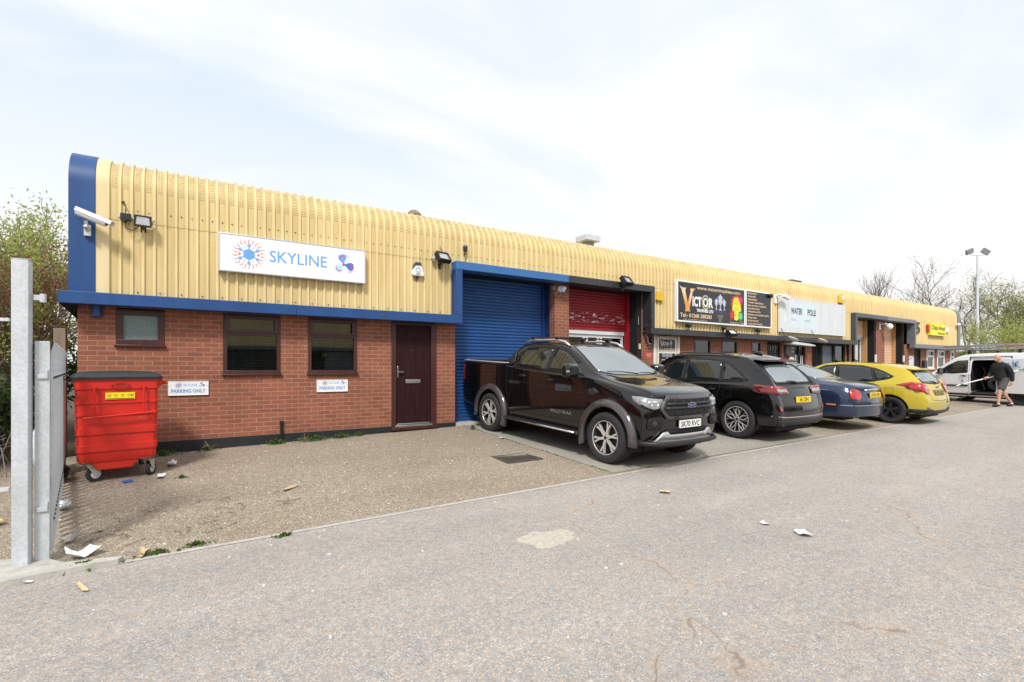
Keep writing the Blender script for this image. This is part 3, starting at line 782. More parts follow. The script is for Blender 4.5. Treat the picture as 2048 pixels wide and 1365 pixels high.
def fan_logo(t, fr, cx, cz, s):
    blade = [(0.01, .01), (.045, .05), (.095, .085), (.108, .135), (.07, .182), (-.01, .185), (-.04, .14), (-.03, .08), (-.012, .04)]
    for k, (mt, ang) in enumerate((('skyblue', 28), ('midblue', -88), ('lblue', 148))):
        a = R(ang); rot = lambda p: (cx + s * (p[0] * cos(a) - p[1] * sin(a)), cz + s * (p[0] * sin(a) + p[1] * cos(a)))
        m = MB(); m.plate([rot(p) for p in blade], fr, .0005, .003)
        for j in range(3):
            rr = .185 - j * .022
            m.stroke([(cx + s * rr * cos(a + PI / 2 - .25 - u * .13), cz + s * rr * sin(a + PI / 2 - .25 - u * .13)) for u in range(8 - j)], [.012 * s * (1 - u / 9) for u in range(8 - j)], fr, .0005, .0028)
        add(m, 'fan_blade', mt, t)
        m = MB(); m.stroke([rot((.03 + .048 * cos(u), .115 + .04 * sin(u))) for u in [PI * .0 + i * PI / 7 for i in range(8)]], .017 * s, fr, .003, .005); add(m, 'blade_tip', 'pink', t)
    m = MB(); m.plate(circ(cx, cz, .027 * s, 16), fr, .0005, .0035); add(m, 'fan_hub', 'midblue', t)
    m = MB(); m.plate(circ(cx, cz, .017 * s, 14), fr, .0036, .005); add(m, 'hub_centre', 'pink', t)
t, fr = sign('shop_sign', 'long white illuminated box sign reading SKYLINE with sun and fan emblems', .436, 2.832, 3.096, 3.724, 9.42, 9.515)
sky_logo(t, fr, .877, 3.41, 1.0); text('SKYLINE', fr, 1.19, 3.325, .195, 'skyblue', t, w=.94, bold=.006); fan_logo(t, fr, 2.43, 3.415, .98)
for x in (.58, 1.4, 2.05, 2.68): mb = MB(); mb.ell((x, 9.47, 3.095), (.06, .03, .012)); add(mb, 'fixing_clip', 'alu', t)
for x0, x1, z0, z1, lb in ((-.247, .305, 1.066, 1.297, 'white plate reading PARKING ONLY on brick wall between the red bin and the nearer window'), (2.002, 2.562, 1.064, 1.290, 'white plate reading PARKING ONLY on brick wall beneath the window next to the mahogany door')):
    t, fr = sign('parking_sign', lb, x0, x1, z0, z1, YB - .022, YB, face='white', edge='white', border=.006, group='parking plates on the brick wall')
    cx = (x0 + x1) / 2; text('PARKING ONLY', fr, cx, z0 + .045, .056, 'skyblue', t, w=.47, bold=.03, align='C')
    text('SKYLINE', fr, cx - .07, z0 + .147, .042, 'skyblue', t, w=.19); sky_logo(t, fr, cx - .135, z0 + .167, .19); fan_logo(t, fr, cx + .18, z0 + .17, .21)
    mb = MB()
    for sx in (x0 + .03, x1 - .03): mb.plate(circ(sx, z0 + .16, .006, 8), fr, 0, .004)
    add(mb, 'screw_head', 'steel', t)

# trophy shop boards
MT['vgrad'], nt, b, N, L = newmat('orange_fade_print')
s = N.new('ShaderNodeSeparateXYZ'); L.new(coords(nt), s.inputs[0])
L.new(ramp(nt, mathn(nt, 'ADD', mathn(nt, 'MULTIPLY', s.outputs[2], 1.3), mathn(nt, 'MULTIPLY', s.outputs[0], .5)), [(.1, (.75, .30, .06)), (.5, (.80, .62, .42)), (.95, (.80, .36, .10))]), b.inputs['Base Color'])
def vletter(m, fr, x0, x1, z0, z1, d=.003):
    w, h = x1 - x0, z1 - z0; q = lambda a, b_: (x0 + a * w, z0 + b_ * h)
    m.plate([q(.36, .04), q(.30, .0), q(.66, .0), q(.62, .06), q(.62, .2), q(.80, .82), q(.92, .93), q(1.0, .95), q(.70, .95), q(.64, .91), q(.68, .82), q(.50, .33), q(.34, .84), q(.40, .95), q(.2, .94), q(0, 1.0), q(.12, .88), q(.36, .2)], fr, .0005, d)
def cup(m, fr, cx, z0, h, d=.003):
    P_ = [(.0, 0), (.13, 0), (.13, .05), (.05, .09), (.03, .22), (.05, .30), (.14, .42), (.18, .60), (.19, .80), (.21, .82), (.19, .85), (.08, .9), (.03, 1.0)]
    pl = [(cx + a * h, z0 + b_ * h) for a, b_ in P_[1:]] + [(cx - a * h, z0 + b_ * h) for a, b_ in P_[:0:-1]]
    m.plate(pl, fr, .0005, d)
    for sg in (1, -1): m.stroke([(cx + sg * a * h, z0 + b_ * h) for a, b_ in ((.17, .78), (.27, .80), (.29, .66), (.22, .50), (.12, .42))], .022 * h, fr, .0005, d)
t, fr = sign('shop_sign', 'black trophy shop board with big orange V, silver cups and web address', 11.77, 15.105, 2.835, 4.035, 9.42, 9.515, face='signblk', edge='whiter', border=.045)
text('www.victortrophies.com', fr, 12.66, 3.83, .105, 'cream2', t, w=2.18, bold=.012)
m = MB(); vletter(m, fr, 11.875, 12.62, 3.15, 3.87); add(m, 'letter_v', 'vgrad', t)
text('ICT', fr, 12.46, 3.33, .27, 'white', t, w=.42, bold=.045); text('R', fr, 13.235, 3.33, .27, 'white', t, w=.20, bold=.045)
m = MB(); m.ring(circ(13.07, 3.465, .115, 24, .135), circ(13.07, 3.465, .062, 24, .085), fr, .0005, .004); add(m, 'letter_o', 'white', t)
m = MB(); m.ring(circ(13.07, 3.47, .155, 24, .20), circ(13.07, 3.47, .135, 24, .18), fr, .0005, .003)
for i in range(28):
    if i in (7,): continue
    a = 2 * PI * i / 28; m.plate(circ(13.07 + .165 * cos(a), 3.47 + .21 * sin(a), .018, 5), fr, .0005, .0035)
add(m, 'laurel_wreath', 'sand', t)
text('TROPHIES LTD', fr, 12.66, 3.165, .085, 'white', t, w=.79, bold=.045)
text('Tel:- 01268 288283', fr, 11.91, 2.985, .11, 'cream2', t, w=1.46, bold=.02)
text('Email:- enquiries@victortrophies.com', fr, 12.05, 2.905, .038, 'cream2', t, w=1.1)
m = MB(); cup(m, fr, 13.60, 3.29, .34); cup(m, fr, 14.0, 3.29, .34); cup(m, fr, 13.80, 3.27, .50, .0045); add(m, 'trophy_cups', 'silver', t)
m = MB(); m.rect(13.51, 13.69, 3.19, 3.28, fr, .0005, .003); m.rect(13.91, 14.09, 3.19, 3.28, fr, .0005, .003); m.rect(13.70, 13.90, 3.15, 3.26, fr, .0005, .004); add(m, 'cup_plinths', 'purple', t)
for i, (sx, w) in enumerate((('GIFT ENGRAVING', .36), ('CORPORATE', .27), ('AWARDS', .2), ('SIGNS', .14), ('BADGES', .17))): text(sx, fr, 13.80, 3.10 - i * .042, .022, 'cream2', t, w=w, align='C')
m = MB(); m.plate(star(14.64, 3.52, .32, .26, 14, jit=.15), fr, .0005, .002); add(m, 'burst', 'redpl', t)
m = MB()
m.plate([(14.42, 3.30), (14.45, 3.55), (14.50, 3.68), (14.58, 3.73), (14.70, 3.73), (14.79, 3.68), (14.84, 3.52), (14.90, 3.32), (14.76, 3.28), (14.75, 3.10), (14.72, 3.02), (14.60, 3.0), (14.52, 3.04), (14.50, 3.16), (14.54, 3.28)], fr, .0005, .003); add(m, 'shirt_shape', 'yelsign', t)
for mt, cx, cz, r0, r1, sd in (('magenta', 14.86, 3.66, .15, .07, 1), ('redpl', 14.42, 3.17, .19, .09, 2), ('green', 14.85, 3.15, .18, .08, 3)):
    m = MB(); m.plate(star(cx, cz, r0, r1, 11, jit=.25, seed=sd), fr, .0005, .004); add(m, 'burst', mt, t)
for i, sx in enumerate(('FULL', 'COLOUR', 'PRINTING', 'ON', 'T-SHIRTS', 'AVAILABLE')): text(sx, fr, 14.64, 3.65 - i * .066, .03, 'navy', t, w=.03 * len(sx), align='C', d=.0045)
text('Established 1986', fr, 14.31, 2.90, .06, 'sand', t, w=.72)
t, fr = sign('shop_sign', 'narrower black board listing engraving, trophies and printing services', 15.145, 16.646, 2.835, 4.035, 9.42, 9.515, face='signblk', edge='whiter', border=.045)
LST = ['ENGRAVING', 'TROPHIES', 'EMBROIDERY', 'T-SHIRT PRINTING', 'HEN & STAG T-SHIRTS', 'MUG PRINTING', 'WEDDING GIFTS', 'SPECIAL OCCASION GIFTS', 'WORK WEAR', 'SPORTS KITS', 'CLUB SHOP PAGES']
for i, sx in enumerate(LST): text(sx, fr, 15.25, 3.905 - i * .0985, .045, 'cream2', t, w=.056 * len(sx), bold=.03)
# water fed pole boards (two sheets)
t, fr = sign('shop_sign', 'large white board reading WATER POLE with faded blue panel', 17.207, 19.70, 2.75, 3.978, 9.42, 9.515, face='dirtywhite', edge='white', border=.01)
m = MB(); m.rect(17.85, 19.66, 2.93, 3.80, fr, .0, .002); add(m, 'faded_panel', 'pblue', t)
text('WATER', fr, 17.88, 3.42, .21, 'dgrey', t, w=.78, bold=.03, d=.0035); text('POLE', fr, 19.02, 3.42, .21, 'dgrey', t, w=.60, bold=.03, d=.0035)
text('FED', fr, 18.72, 3.45, .13, 'white', t, w=.24, d=.0035)
text('POLES', fr, 17.92, 3.18, .06, 'greyink', t, w=.30, d=.0035); text('SYSTEMS', fr, 18.78, 3.18, .06, 'greyink', t, w=.38, d=.0035)
text('6', fr, 17.40, 3.12, .26, 'white', t, w=.17, bold=.02)
t, fr = sign('shop_sign', 'blank white board beside the WATER POLE board', 19.708, 21.904, 2.75, 3.978, 9.42, 9.515, face='dirtywhite', edge='white', border=.01)
t, fr = sign('shop_sign', 'bright yellow sign reading Chips Ahoy! Windscreens', 30.75, 32.83, 3.115, 3.715, 9.40, 9.515, face='yelsign', edge='yelsign', border=.01)
text('Chips Ahoy!', fr, 30.87, 3.40, .21, 'blackm', t, w=1.85, bold=.02); text('Windscreens', fr, 31.68, 3.18, .11, 'blackm', t, w=1.05, bold=.02)
t = thing('house_number', 'dark grey unit number 5 fixed on the cladding', 'number', (29.5, 9.5, 3.15))
text('5', frame((0, 9.49, 0)), 29.18, 3.16, .52, 'dgrey', t, w=.55, bold=.03, name='numeral')
# door board of the trophy shop and small notices
t = thing('notice_board', 'sand coloured panel of small black trophy shop notices', 'notice board', (11.58, YB, 1.0))
fr = frame((0, YB - .03, 0))
m = MB(); m.rect(11.06, 12.12, .5, 2.42, fr, -.028, -.004); add(m, 'backing_panel', 'sand', t, bevel=.004)
m = MB(); m.rect(11.04, 11.085, .5, 2.425, fr, -.02, .02); m.rect(12.08, 12.125, .5, 2.425, fr, -.02, .02); add(m, 'side_rail', 'white', t)
for z0, z1 in ((1.985, 2.345), (1.60, 1.945), (1.14, 1.56)):
    m = MB(); m.rect(11.22, 11.97, z0, z1, fr, -.004, .004); add(m, 'notice_rim', 'white', t)
    m = MB(); m.rect(11.25, 11.94, z0 + .02, z1 - .02, fr, .004, .007); add(m, 'notice', 'signblk', t)
m = MB(); vletter(m, fr, 11.28, 11.46, 2.12, 2.29, .010); add(m, 'letter_v', 'cream2', t)
text('ICTOR', fr, 11.42, 2.16, .075, 'white', t, w=.25, bold=.04, d=.009); text('TROPHIES LTD', fr, 11.46, 2.12, .022, 'white', t, w=.20, d=.009)
m = MB(); cup(m, fr, 11.76, 2.10, .19, .010); add(m, 'trophy_cup', 'silver', t); text('Tel:- 01268 288283', fr, 11.27, 2.02, .045, 'cream2', t, w=.64, bold=.02, d=.009)
for i, (sx, w) in enumerate((('OPEN TO THE PUBLIC', .46), ('PLEASE FEEL FREE', .42), ('TO', .06), ('COME IN AND BROWSE', .48))): text(sx, fr, 11.59, 1.885 - i * .055, .03, 'white', t, w=w, align='C', bold=.03, d=.009)
m = MB(); m.plate([(11.29, 1.665), (11.36, 1.645), (11.36, 1.655), (11.9, 1.655), (11.9, 1.675), (11.36, 1.675), (11.36, 1.685)], fr, .007, .010); add(m, 'arrow', 'orange', t)
m = MB(); m.rect(10.72, 11.0, 1.79, 1.935, frame((0, YB - .001, 0)), -.0, .008)
t = add(m, 'wall_notice', 'redpl', None, loc=(10.86, YB, 1.79), label='small red notice on the brick pier beside the red shutter', cat='notice')
for i in range(4): text('NO PARKING', frame((0, YB - .009, 0)), 10.86, 1.902 - i * .032, .015, 'white', t, w=.2, align='C')
m = MB(); m.rect(12.25, 12.36, 1.72, 1.80, frame((0, YB - .001, 0)), 0, .01); add(m, 'wall_plaque', 'sand', None, loc=(12.3, YB, 1.72), label='little sand coloured plaque beside the trophy notices', cat='plaque')
m = MB(); m.rect(28.90, 29.40, 1.55, 2.07, frame((0, YB - .001, 0)), 0, .01)
t = add(m, 'wall_notice', 'white', None, loc=(29.1, YB, 1.6), label='white notice on the brick beside the black steel door', cat='notice')
for i in range(5): text('PRIVATE PARKING', frame((0, YB - .013, 0)), 29.15, 1.98 - i * .09, .035, 'skyblue', t, w=.4, align='C')
def at(px, depth, z=0):
    a = (px - 1024) / 1000 * depth; th = R(33.0658)
    return (depth * sin(th) + a * cos(th), depth * cos(th) - a * sin(th), z)
# ------------------------------------------------------------------ things fixed on the facade
def rotm(ax=0, ay=0, az=0):
    return Matrix.Rotation(R(az), 3, 'Z') @ Matrix.Rotation(R(ay), 3, 'Y') @ Matrix.Rotation(R(ax), 3, 'X')
WY = 9.535
# silver bullet camera on the blue end strip
t = thing('security_camera', 'white tubular security camera on bracket fixed to the blue end strip', 'camera', (-1.2, 9.50, 3.43))
m = MB(); m.box(-1.245, -1.165, 9.44, 9.505, 3.43, 3.59); m.tube([(-1.205, 9.45, 3.50), (-1.205, 9.36, 3.53), (-1.21, 9.33, 3.62)], .022, 10); m.ell((-1.205, 9.36, 3.54), (.04, .04, .035))
add(m, 'bracket', 'alu', t, smooth=35)
rm = rotm(0, 22, -14)
m = MB(); c = Vector((-1.13, 9.30, 3.665)); ax = rm @ Vector((1, 0, 0)); m.tube([c - ax * .20, c - ax * .195, c + ax * .17, c + ax * .18], [.045, .052, .052, .045], 18)
add(m, 'housing', 'white', t, smooth=35)
m = MB(); m.obox(c + rm @ Vector((.02, 0, .056)), (.46, .125, .008), rm); m.obox(c + rm @ Vector((.02, .062, .03)), (.46, .006, .06), rm); m.obox(c + rm @ Vector((.02, -.062, .03)), (.46, .006, .06), rm)
add(m, 'sun_shield', 'white', t, bevel=.003)
m = MB(); m.tube([c + ax * .181, c + ax * .186], .036, 16); add(m, 'lens', 'black', t)

def floodlight(label, c, w=.2, tilt=25, yaw=0, arm=True, back=WY, group=None, led=False, scale=1):
    t = thing('floodlight', label, 'floodlight', (c[0], back, c[2]), group=group)
    rm = rotm(-tilt, 0, yaw); c = Vector(c); s = w / .2
    m = MB(); m.obox(c, (.20 * s, .05 * s, .15 * s), rm); m.obox(c + rm @ Vector((0, .035 * s, 0)), (.12 * s, .04 * s, .09 * s), rm)
    m.ring([(-.10 * s, -.075 * s), (.10 * s, -.075 * s), (.10 * s, .075 * s), (-.10 * s, .075 * s)], [(-.085 * s, -.055 * s), (.085 * s, -.055 * s), (.07 * s, .055 * s), (-.07 * s, .055 * s)], (c, rm @ Vector((1, 0, 0)), rm @ Vector((0, 0, 1)), rm @ Vector((0, -1, 0))), .025 * s, .045 * s)
    add(m, 'housing', 'black', t, bevel=.004)
    m = MB(); m.obox(c + rm @ Vector((0, -.031 * s, 0)), (.16 * s, .006, .11 * s), rm); add(m, 'lamp_glass', 'alu' if not led else 'whiteup', t)
    if arm:
        m = MB(); m.tube([c + rm @ Vector((0, .03, -.06 * s)), (c[0], back - .03, c[2] - .09 * s), (c[0], back, c[2] - .09 * s)], .012, 8); m.box(c[0] - .035, c[0] + .035, back - .012, back, c[2] - .13 * s, c[2] - .05 * s)
        add(m, 'bracket', 'black', t)
    return t
t = floodlight('square black floodlight beside sensor box on the nearest end of the cladding', (-.555, 9.40, 3.73), .215, -4, 6)
m = MB(); m.box(-.87, -.42, 9.50, 9.515, 3.775, 3.80); add(m, 'mounting_rail', 'alu', t)
m = MB(); m.tube([(-.77, 9.47, 3.73), (-.76, 9.44, 3.60), (-.68, 9.45, 3.585), (-.60, 9.44, 3.66)], .006, 6); add(m, 'cable', 'black', t)
t = thing('sensor_box', 'small black sensor box on rail left of the square floodlight', 'sensor', (-.77, 9.50, 3.72))
m = MB(); m.box(-.83, -.70, 9.44, 9.498, 3.73, 3.83); m.lathe([(.03, 0), (.028, -.035), (.0, -.06)], (-.77, 9.44, 3.735), 'Z', 12); add(m, 'box', 'black', t, bevel=.004)
m = MB(); m.tube([(-.77, 9.47, 3.83), (-.765, 9.49, 3.94), (-.80, 9.515, 4.01)], .006, 6); m.ell((-.80, 9.52, 4.01), (.02, .012, .02)); add(m, 'cable', 'black', t)
t = floodlight('black floodlight tilted down, left of the blue shutter surround', (4.40, 9.36, 3.76), .30, 35, 12)
m = MB(); m.box(4.20, 4.66, 9.50, 9.515, 3.74, 3.765); m.ell((4.25, 9.45, 3.75), (.05, .05, .05)); add(m, 'mounting_rail', 'alu', t)
m = MB(); m.tube([(4.44, 9.46, 3.82), (4.45, 9.49, 3.93), (4.41, 9.515, 4.02)], .006, 6); add(m, 'cable', 'black', t)
t = thing('photocell', 'small black and grey photocell high on the cladding above the blue surround', 'sensor', (4.97, 9.52, 4.0))
m = MB(); m.lathe([(.045, 3.99), (.05, 4.07), (.045, 4.09)], (4.97, 9.45, 0), 'Z', 14); m.tube([(4.97, 9.45, 4.0), (4.96, 9.44, 3.95), (4.94, 9.47, 3.90)], .014, 8); add(m, 'base', 'black', t, smooth=40)
m = MB(); m.ell((4.97, 9.45, 4.09), (.045, .045, .05)); add(m, 'dome', 'grey', t, smooth=True)
floodlight('silver rimmed floodlight on the head of the shutter surround above the red shutter', (9.50, 9.19, 3.73), .34, 38, 10, back=9.33)
def alarm(label, x, z, mat, w, h, top='dgrey', y=WY, lens=None):
    t = thing('alarm_box', label, 'alarm box', (x, y, z)); fr = frame((0, y, 0))
    m = MB(); poly = [(x - w * .5, z + h * .12), (x - w * .44, z + h * .02), (x - w * .36, z), (x + w * .36, z), (x + w * .44, z + h * .02), (x + w * .5, z + h * .12), (x + w * .26, z + h * .88), (x + w * .2, z + h), (x - w * .2, z + h), (x - w * .26, z + h * .88)]
    m.plate(poly, fr, 0, .075); add(m, 'cover', mat, t, bevel=.012)
    if top:
        m = MB(); m.plate([(x - w * .42, z + h * .48), (x - w * .26, z + h * .9), (x - w * .2, z + h * 1.02), (x + w * .2, z + h * 1.02), (x + w * .26, z + h * .9), (x + w * .34, z + h * .66), (x + w * .2, z + h * .76), (x - w * .2, z + h * .74)], fr, .001, .079); add(m, 'strobe_cap', top, t, bevel=.008)
    return t, fr
t, fr = alarm('white bell shaped alarm box with dark cap beside the blue shutter surround', 3.91, 3.36, 'white', .265, .27)
m = MB(); m.ring(circ(3.91, 3.475, .058, 24), circ(3.91, 3.475, .050, 24), fr, .076, .078)
m.ring(circ(3.91, 3.475, .034, 18), circ(3.91, 3.475, .028, 18), fr, .076, .078); add(m, 'emblem', 'grey', t)
m = MB(); m.rect(3.86, 3.96, 3.385, 3.395, fr, .076, .078); m.rect(3.87, 3.95, 3.40, 3.41, fr, .076, .078); add(m, 'small_print', 'grey', t)
m = MB(); m.box(3.885, 3.935, 9.50, 9.53, 3.28, 3.36); add(m, 'stain_plate', 'rust', t)
alarm('yellow alarm box above the black fascia beside the red shutter surround', 11.12, 3.38, 'yellow', .30, .28, None)
t, fr = alarm('yellow alarm box at the upper right corner of the blank white board', 21.68, 4.05, 'yellow', .42, .36, None, 9.50)
m = MB(); m.plate(circ(21.74, 4.26, .09, 16), fr, .076, .09); add(m, 'strobe', 'white', t)
m = MB(); m.box(21.6, 21.72, 9.44, 9.50, 3.97, 4.05); add(m, 'bracket', 'black', t)
alarm('white alarm box beside the yellow sign', 33.33, 3.34, 'white', .40, .28, None)
m = MB(); m.box(30.56, 30.73, 9.42, WY, 3.28, 3.62); t = add(m, 'alarm_box', 'redpl', None, loc=(30.65, WY, 3.28), bevel=.02, label='red rectangular alarm box left of the yellow sign', cat='alarm box')
# dome camera with conduit on the brick pier
t = thing('security_camera', 'white turret security camera on the brick pier between the shutters', 'camera', (7.74, YB, 3.4))
m = MB(); m.lathe([(0, 0), (.085, -.0), (.085, -.05), (.07, -.07), (0, -.07)], (7.70, YB, 3.44), 'Y', 24); add(m, 'base', 'white', t, smooth=35)
m = MB(); m.ell((7.73, YB - .09, 3.43), (.078, .075, .078), 18, 12); add(m, 'ball', 'white', t, smooth=True)
m = MB(); m.ell((7.775, YB - .145, 3.405), (.036, .022, .036), 14, 8); add(m, 'lens', 'black', t, smooth=True)
t = thing('junction_box', 'grey junction box with looped conduit on the brick pier side', 'junction box', (7.50, YB + .06, 3.41))
m = MB(); m.box(7.485, 7.541, YB + .01, YB + .10, 3.405, 3.51); add(m, 'box', 'grey', t, bevel=.004)
m = MB(); m.tube([(7.52, YB + .05, 3.405), (7.515, YB + .02, 3.32), (7.53, YB - .02, 3.255), (7.60, YB - .03, 3.235), (7.67, YB - .03, 3.27), (7.70, YB - .03, 3.36)], .010, 8); add(m, 'conduit', 'grey', t, smooth=True)
# hooked conduit lamp on the pier right of the red shutter
t = thing('wall_lamp', 'white swan neck conduit with black lamp on the brick beside the red shutter', 'lamp', (10.8, YB, 2.2))
m = MB(); m.tube([(10.70, YB - .04, 2.42), (10.67, YB - .06, 2.56), (10.72, YB - .07, 2.60), (10.77, YB - .06, 2.585)], .012, 8); m.tube([(10.70, YB - .04, 2.42), (10.79, YB - .03, 2.34), (10.81, YB - .03, 2.22), (10.84, YB - .04, 2.17), (10.90, YB - .05, 2.19)], .012, 8); add(m, 'conduit', 'white', t, smooth=True)
m = MB(); m.box(10.86, 10.97, YB - .09, YB - .002, 2.20, 2.36); add(m, 'lamp_body', 'black', t, bevel=.01)
m = MB(); m.box(10.44, 10.50, YB - .045, YB - .013, 2.02, 2.17); add(m, 'key_switch', 'sand', None, loc=(10.47, YB, 2.02), label='small cream key switch on the black reveal of the red shutter', cat='switch')
# spot lamps standing on the black fascia under the boards
for x, lb in ((12.25, 'small black spot lamp under the orange V of the trophy board'), (15.82, 'small black spot lamp under the list board')):
    t = thing('spot_lamp', lb, 'lamp', (x, 9.40, 2.60)); m = MB(); m.box(x - .03, x + .03, 9.38, 9.44, 2.6, 2.63); m.tube([(x, 9.41, 2.62), (x, 9.41, 2.68)], .012, 8); add(m, 'stem', 'black', t)
    m = MB(); m.obox((x, 9.40, 2.735), (.15, .10, .11), rotm(30, 0, 0)); add(m, 'lamp_head', 'black', t, bevel=.012)
t = floodlight('black floodlight with pale face hanging below the trophy board', (14.05, 9.20, 2.56), .30, 50, -10, back=9.33, led=True)
m = MB(); m.tube([(13.90, 9.40, 2.60), (13.88, 9.38, 2.72)], .03, 10); m.ell((13.90, 9.36, 2.74), (.08, .07, .06)); add(m, 'sensor', 'black', t)
for x, lb in ((17.25, 'white shallow lamp dish below the left end of the WATER POLE board'), (19.3, 'white shallow lamp dish below the middle of the WATER POLE board')):
    t = thing('sign_lamp', lb, 'lamp', (x, 9.33, 2.6)); m = MB(); m.ell((x + .25, 9.14, 2.50), (.30, .10, .035), 16, 8, rotm(0, 12, 0)); add(m, 'lamp_dish', 'white', t, smooth=True)
    m = MB(); m.tube([(x - .02, 9.52, 3.02), (x - .0, 9.40, 2.85), (x + .02, 9.32, 2.62), (x + .12, 9.2, 2.53)], .010, 6); add(m, 'cable', 'black', t)
m = MB(); m.ell((16.52, 9.37, 3.93), (.11, .06, .075), 14, 8); m.box(16.46, 16.60, 9.39, 9.425, 3.88, 3.96); add(m, 'security_camera', 'black', None, loc=(16.5, 9.42, 3.9), smooth=40, label='small black camera at the upper corner of the list board', cat='camera')
t = thing('security_camera', 'white box camera on bracket at the upper left of the WATER POLE board', 'camera', (17.15, 9.53, 3.85))
m = MB(); m.box(16.98, 17.12, 9.48, 9.535, 3.72, 4.02); m.tube([(17.05, 9.5, 3.98), (17.05, 9.30, 4.0)], .03, 10); add(m, 'bracket', 'white', t, bevel=.01)
m = MB(); m.obox((17.22, 9.24, 3.93), (.36, .12, .11), rotm(0, 12, 0)); add(m, 'housing', 'white', t, bevel=.015)
t = thing('security_camera', 'white dome camera on the brick pier between the peach shutters', 'camera', (25.8, YB, 3.3))
m = MB(); m.box(25.60, 25.74, YB - .03, YB - .001, 3.16, 3.5); m.tube([(25.67, YB - .03, 3.44), (25.67, YB - .28, 3.42)], .035, 10); add(m, 'bracket', 'white', t, bevel=.01)
m = MB(); m.ell((25.78, YB - .34, 3.30), (.13, .13, .14), 16, 10); add(m, 'dome', 'white', t, smooth=True)
m = MB(); m.ell((34.74, 9.40, 3.81), (.22, .07, .07), 14, 8); m.box(34.7, 34.8, 9.44, 9.53, 3.76, 3.86); add(m, 'security_camera', 'white', None, loc=(34.74, 9.5, 3.8), smooth=40, label='white camera at the far end of the cladding', cat='camera')
m = MB(); m.plate([(17.84, 2.33), (19.30, 2.29), (19.32, 2.33), (18.9, 2.37), (17.86, 2.42)], frame((0, YB - .02, 0)), 0, .35); add(m, 'door_canopy', 'dirtywhite', None, loc=(18.5, YB, 2.3), label='thin white canopy over the barred window of the middle unit', cat='canopy')
t = thing('menu_case', 'dark grey wall case with white lettering under the thin white canopy', 'notice case', (18.15, YB, 1.93)); m = MB(); m.box(17.86, 18.42, YB - .10, YB - .013, 1.92, 2.30); add(m, 'case', 'dgrey', t, bevel=.01)
fr = frame((0, YB - .10, 0)); text('OPEN', fr, 18.18, 2.18, .05, 'white', t, w=.18); text('24', fr, 18.18, 2.05, .07, 'white', t, w=.14)
m = MB(); m.ell((18.16, YB - .10, 1.75), (.17, .09, .15), 16, 10); add(m, 'hose_reel', 'sand', None, loc=(18.16, YB, 1.6), smooth=True, label='cream rounded lamp cover on brick below the dark wall case', cat='lamp')
for i, (x0, x1) in enumerate(((18.55, 18.80), (18.98, 19.2))):
    m = MB(); m.rect(x0, x1, 1.62, 1.98 + i * -.04, frame((0, YB + .02, 0)), 0, .004); add(m, 'paper_notice', 'paper', None, loc=(x0, YB, 1.62), label=('left' if i == 0 else 'right') + ' white paper notice behind the bars under the canopy', cat='notice')
for x, lb, z in ((25.24, 'small white keypad on the black reveal of the nearer peach shutter', 1.95), (28.22, 'small cream keypad on the black reveal of the farther peach shutter', 1.95)):
    m = MB(); m.box(x - .06, x + .06, YB - .04, YB - .001, z - .2, z + .12); add(m, 'keypad', 'whiteup', None, loc=(x, YB, z), label=lb, cat='keypad')
m = MB(); m.box(30.45, 30.8, YB - .12, YB - .013, 1.45, 1.85); add(m, 'letter_box', 'black', None, loc=(30.6, YB, 1.45), bevel=.01, label='black letter box left of the first white framed window', cat='letter box')
m = MB(); m.plate([(22.55, 1.2), (23.1, 1.2), (23.0, 1.75), (22.5, 1.85)], frame((0, YB - .3, 0)), 0, .05); m.box(22.78, 22.84, YB - .28, YB - .22, .28, 1.3); add(m, 'pavement_sign', 'dgrey', None, loc=(22.8, YB - .3, .27), bevel=.006, label='dark grey tilted stand sign beside the white entrance', cat='sign')
# roof vents
t = thing('roof_vent', 'small weathered flue with rusty cowl standing on the roof edge above the blue shutter', 'roof vent', (4.40, 10.9, 4.72)); m = MB(); m.tube([(4.40, 10.9, 4.70), (4.40, 10.9, 5.06)], .085, 12); add(m, 'flue', 'dirtywhite', t, smooth=40)
m = MB(); m.lathe([(.17, 5.02), (.15, 5.07), (.08, 5.13), (0, 5.15)], (4.40, 10.9, 0), 'Z', 12); MT['lichen'] = M('lichen_metal', (.20, .17, .10), .9, var=.5, vs=25); add(m, 'cowl', 'lichen', t, smooth=40)
t = thing('roof_vent', 'grey square roof vent with wide flat cap above the red shutter', 'roof vent', (10.25, 11.5, 4.73)); m = MB(); m.box(10.12, 10.38, 11.38, 11.6, 4.7, 5.36); add(m, 'shaft', 'grey', t)
m = MB(); m.box(9.97, 10.53, 11.24, 11.76, 5.33, 5.50); add(m, 'cap', 'galv', t, bevel=.01)
m = MB(); m.box(20.4, 20.95, 10.7, 11.1, 4.72, 4.99); m.box(20.3, 21.05, 10.65, 11.15, 4.99, 5.04); add(m, 'roof_vent', 'dgrey', None, loc=(20.7, 10.9, 4.75), label='low dark roof vent above the blank white board', cat='roof vent')
c = at(1883, 62); m = MB(); m.box(c[0]-.6, c[0]+.6, c[1], c[1]+1, 3, 8.9); m.tube([(c[0]-.25, c[1]+.4, 8.9), (c[0]-.25, c[1]+.4, 9.5)], .18, 8); m.tube([(c[0]+.25, c[1]+.4, 8.9), (c[0]+.25, c[1]+.4, 9.3)], .18, 8); add(m, 'chimney_stack', 'conc', None, loc=(c[0], c[1], 3), label='pale chimney stack seen over the far roof end', cat='chimney')

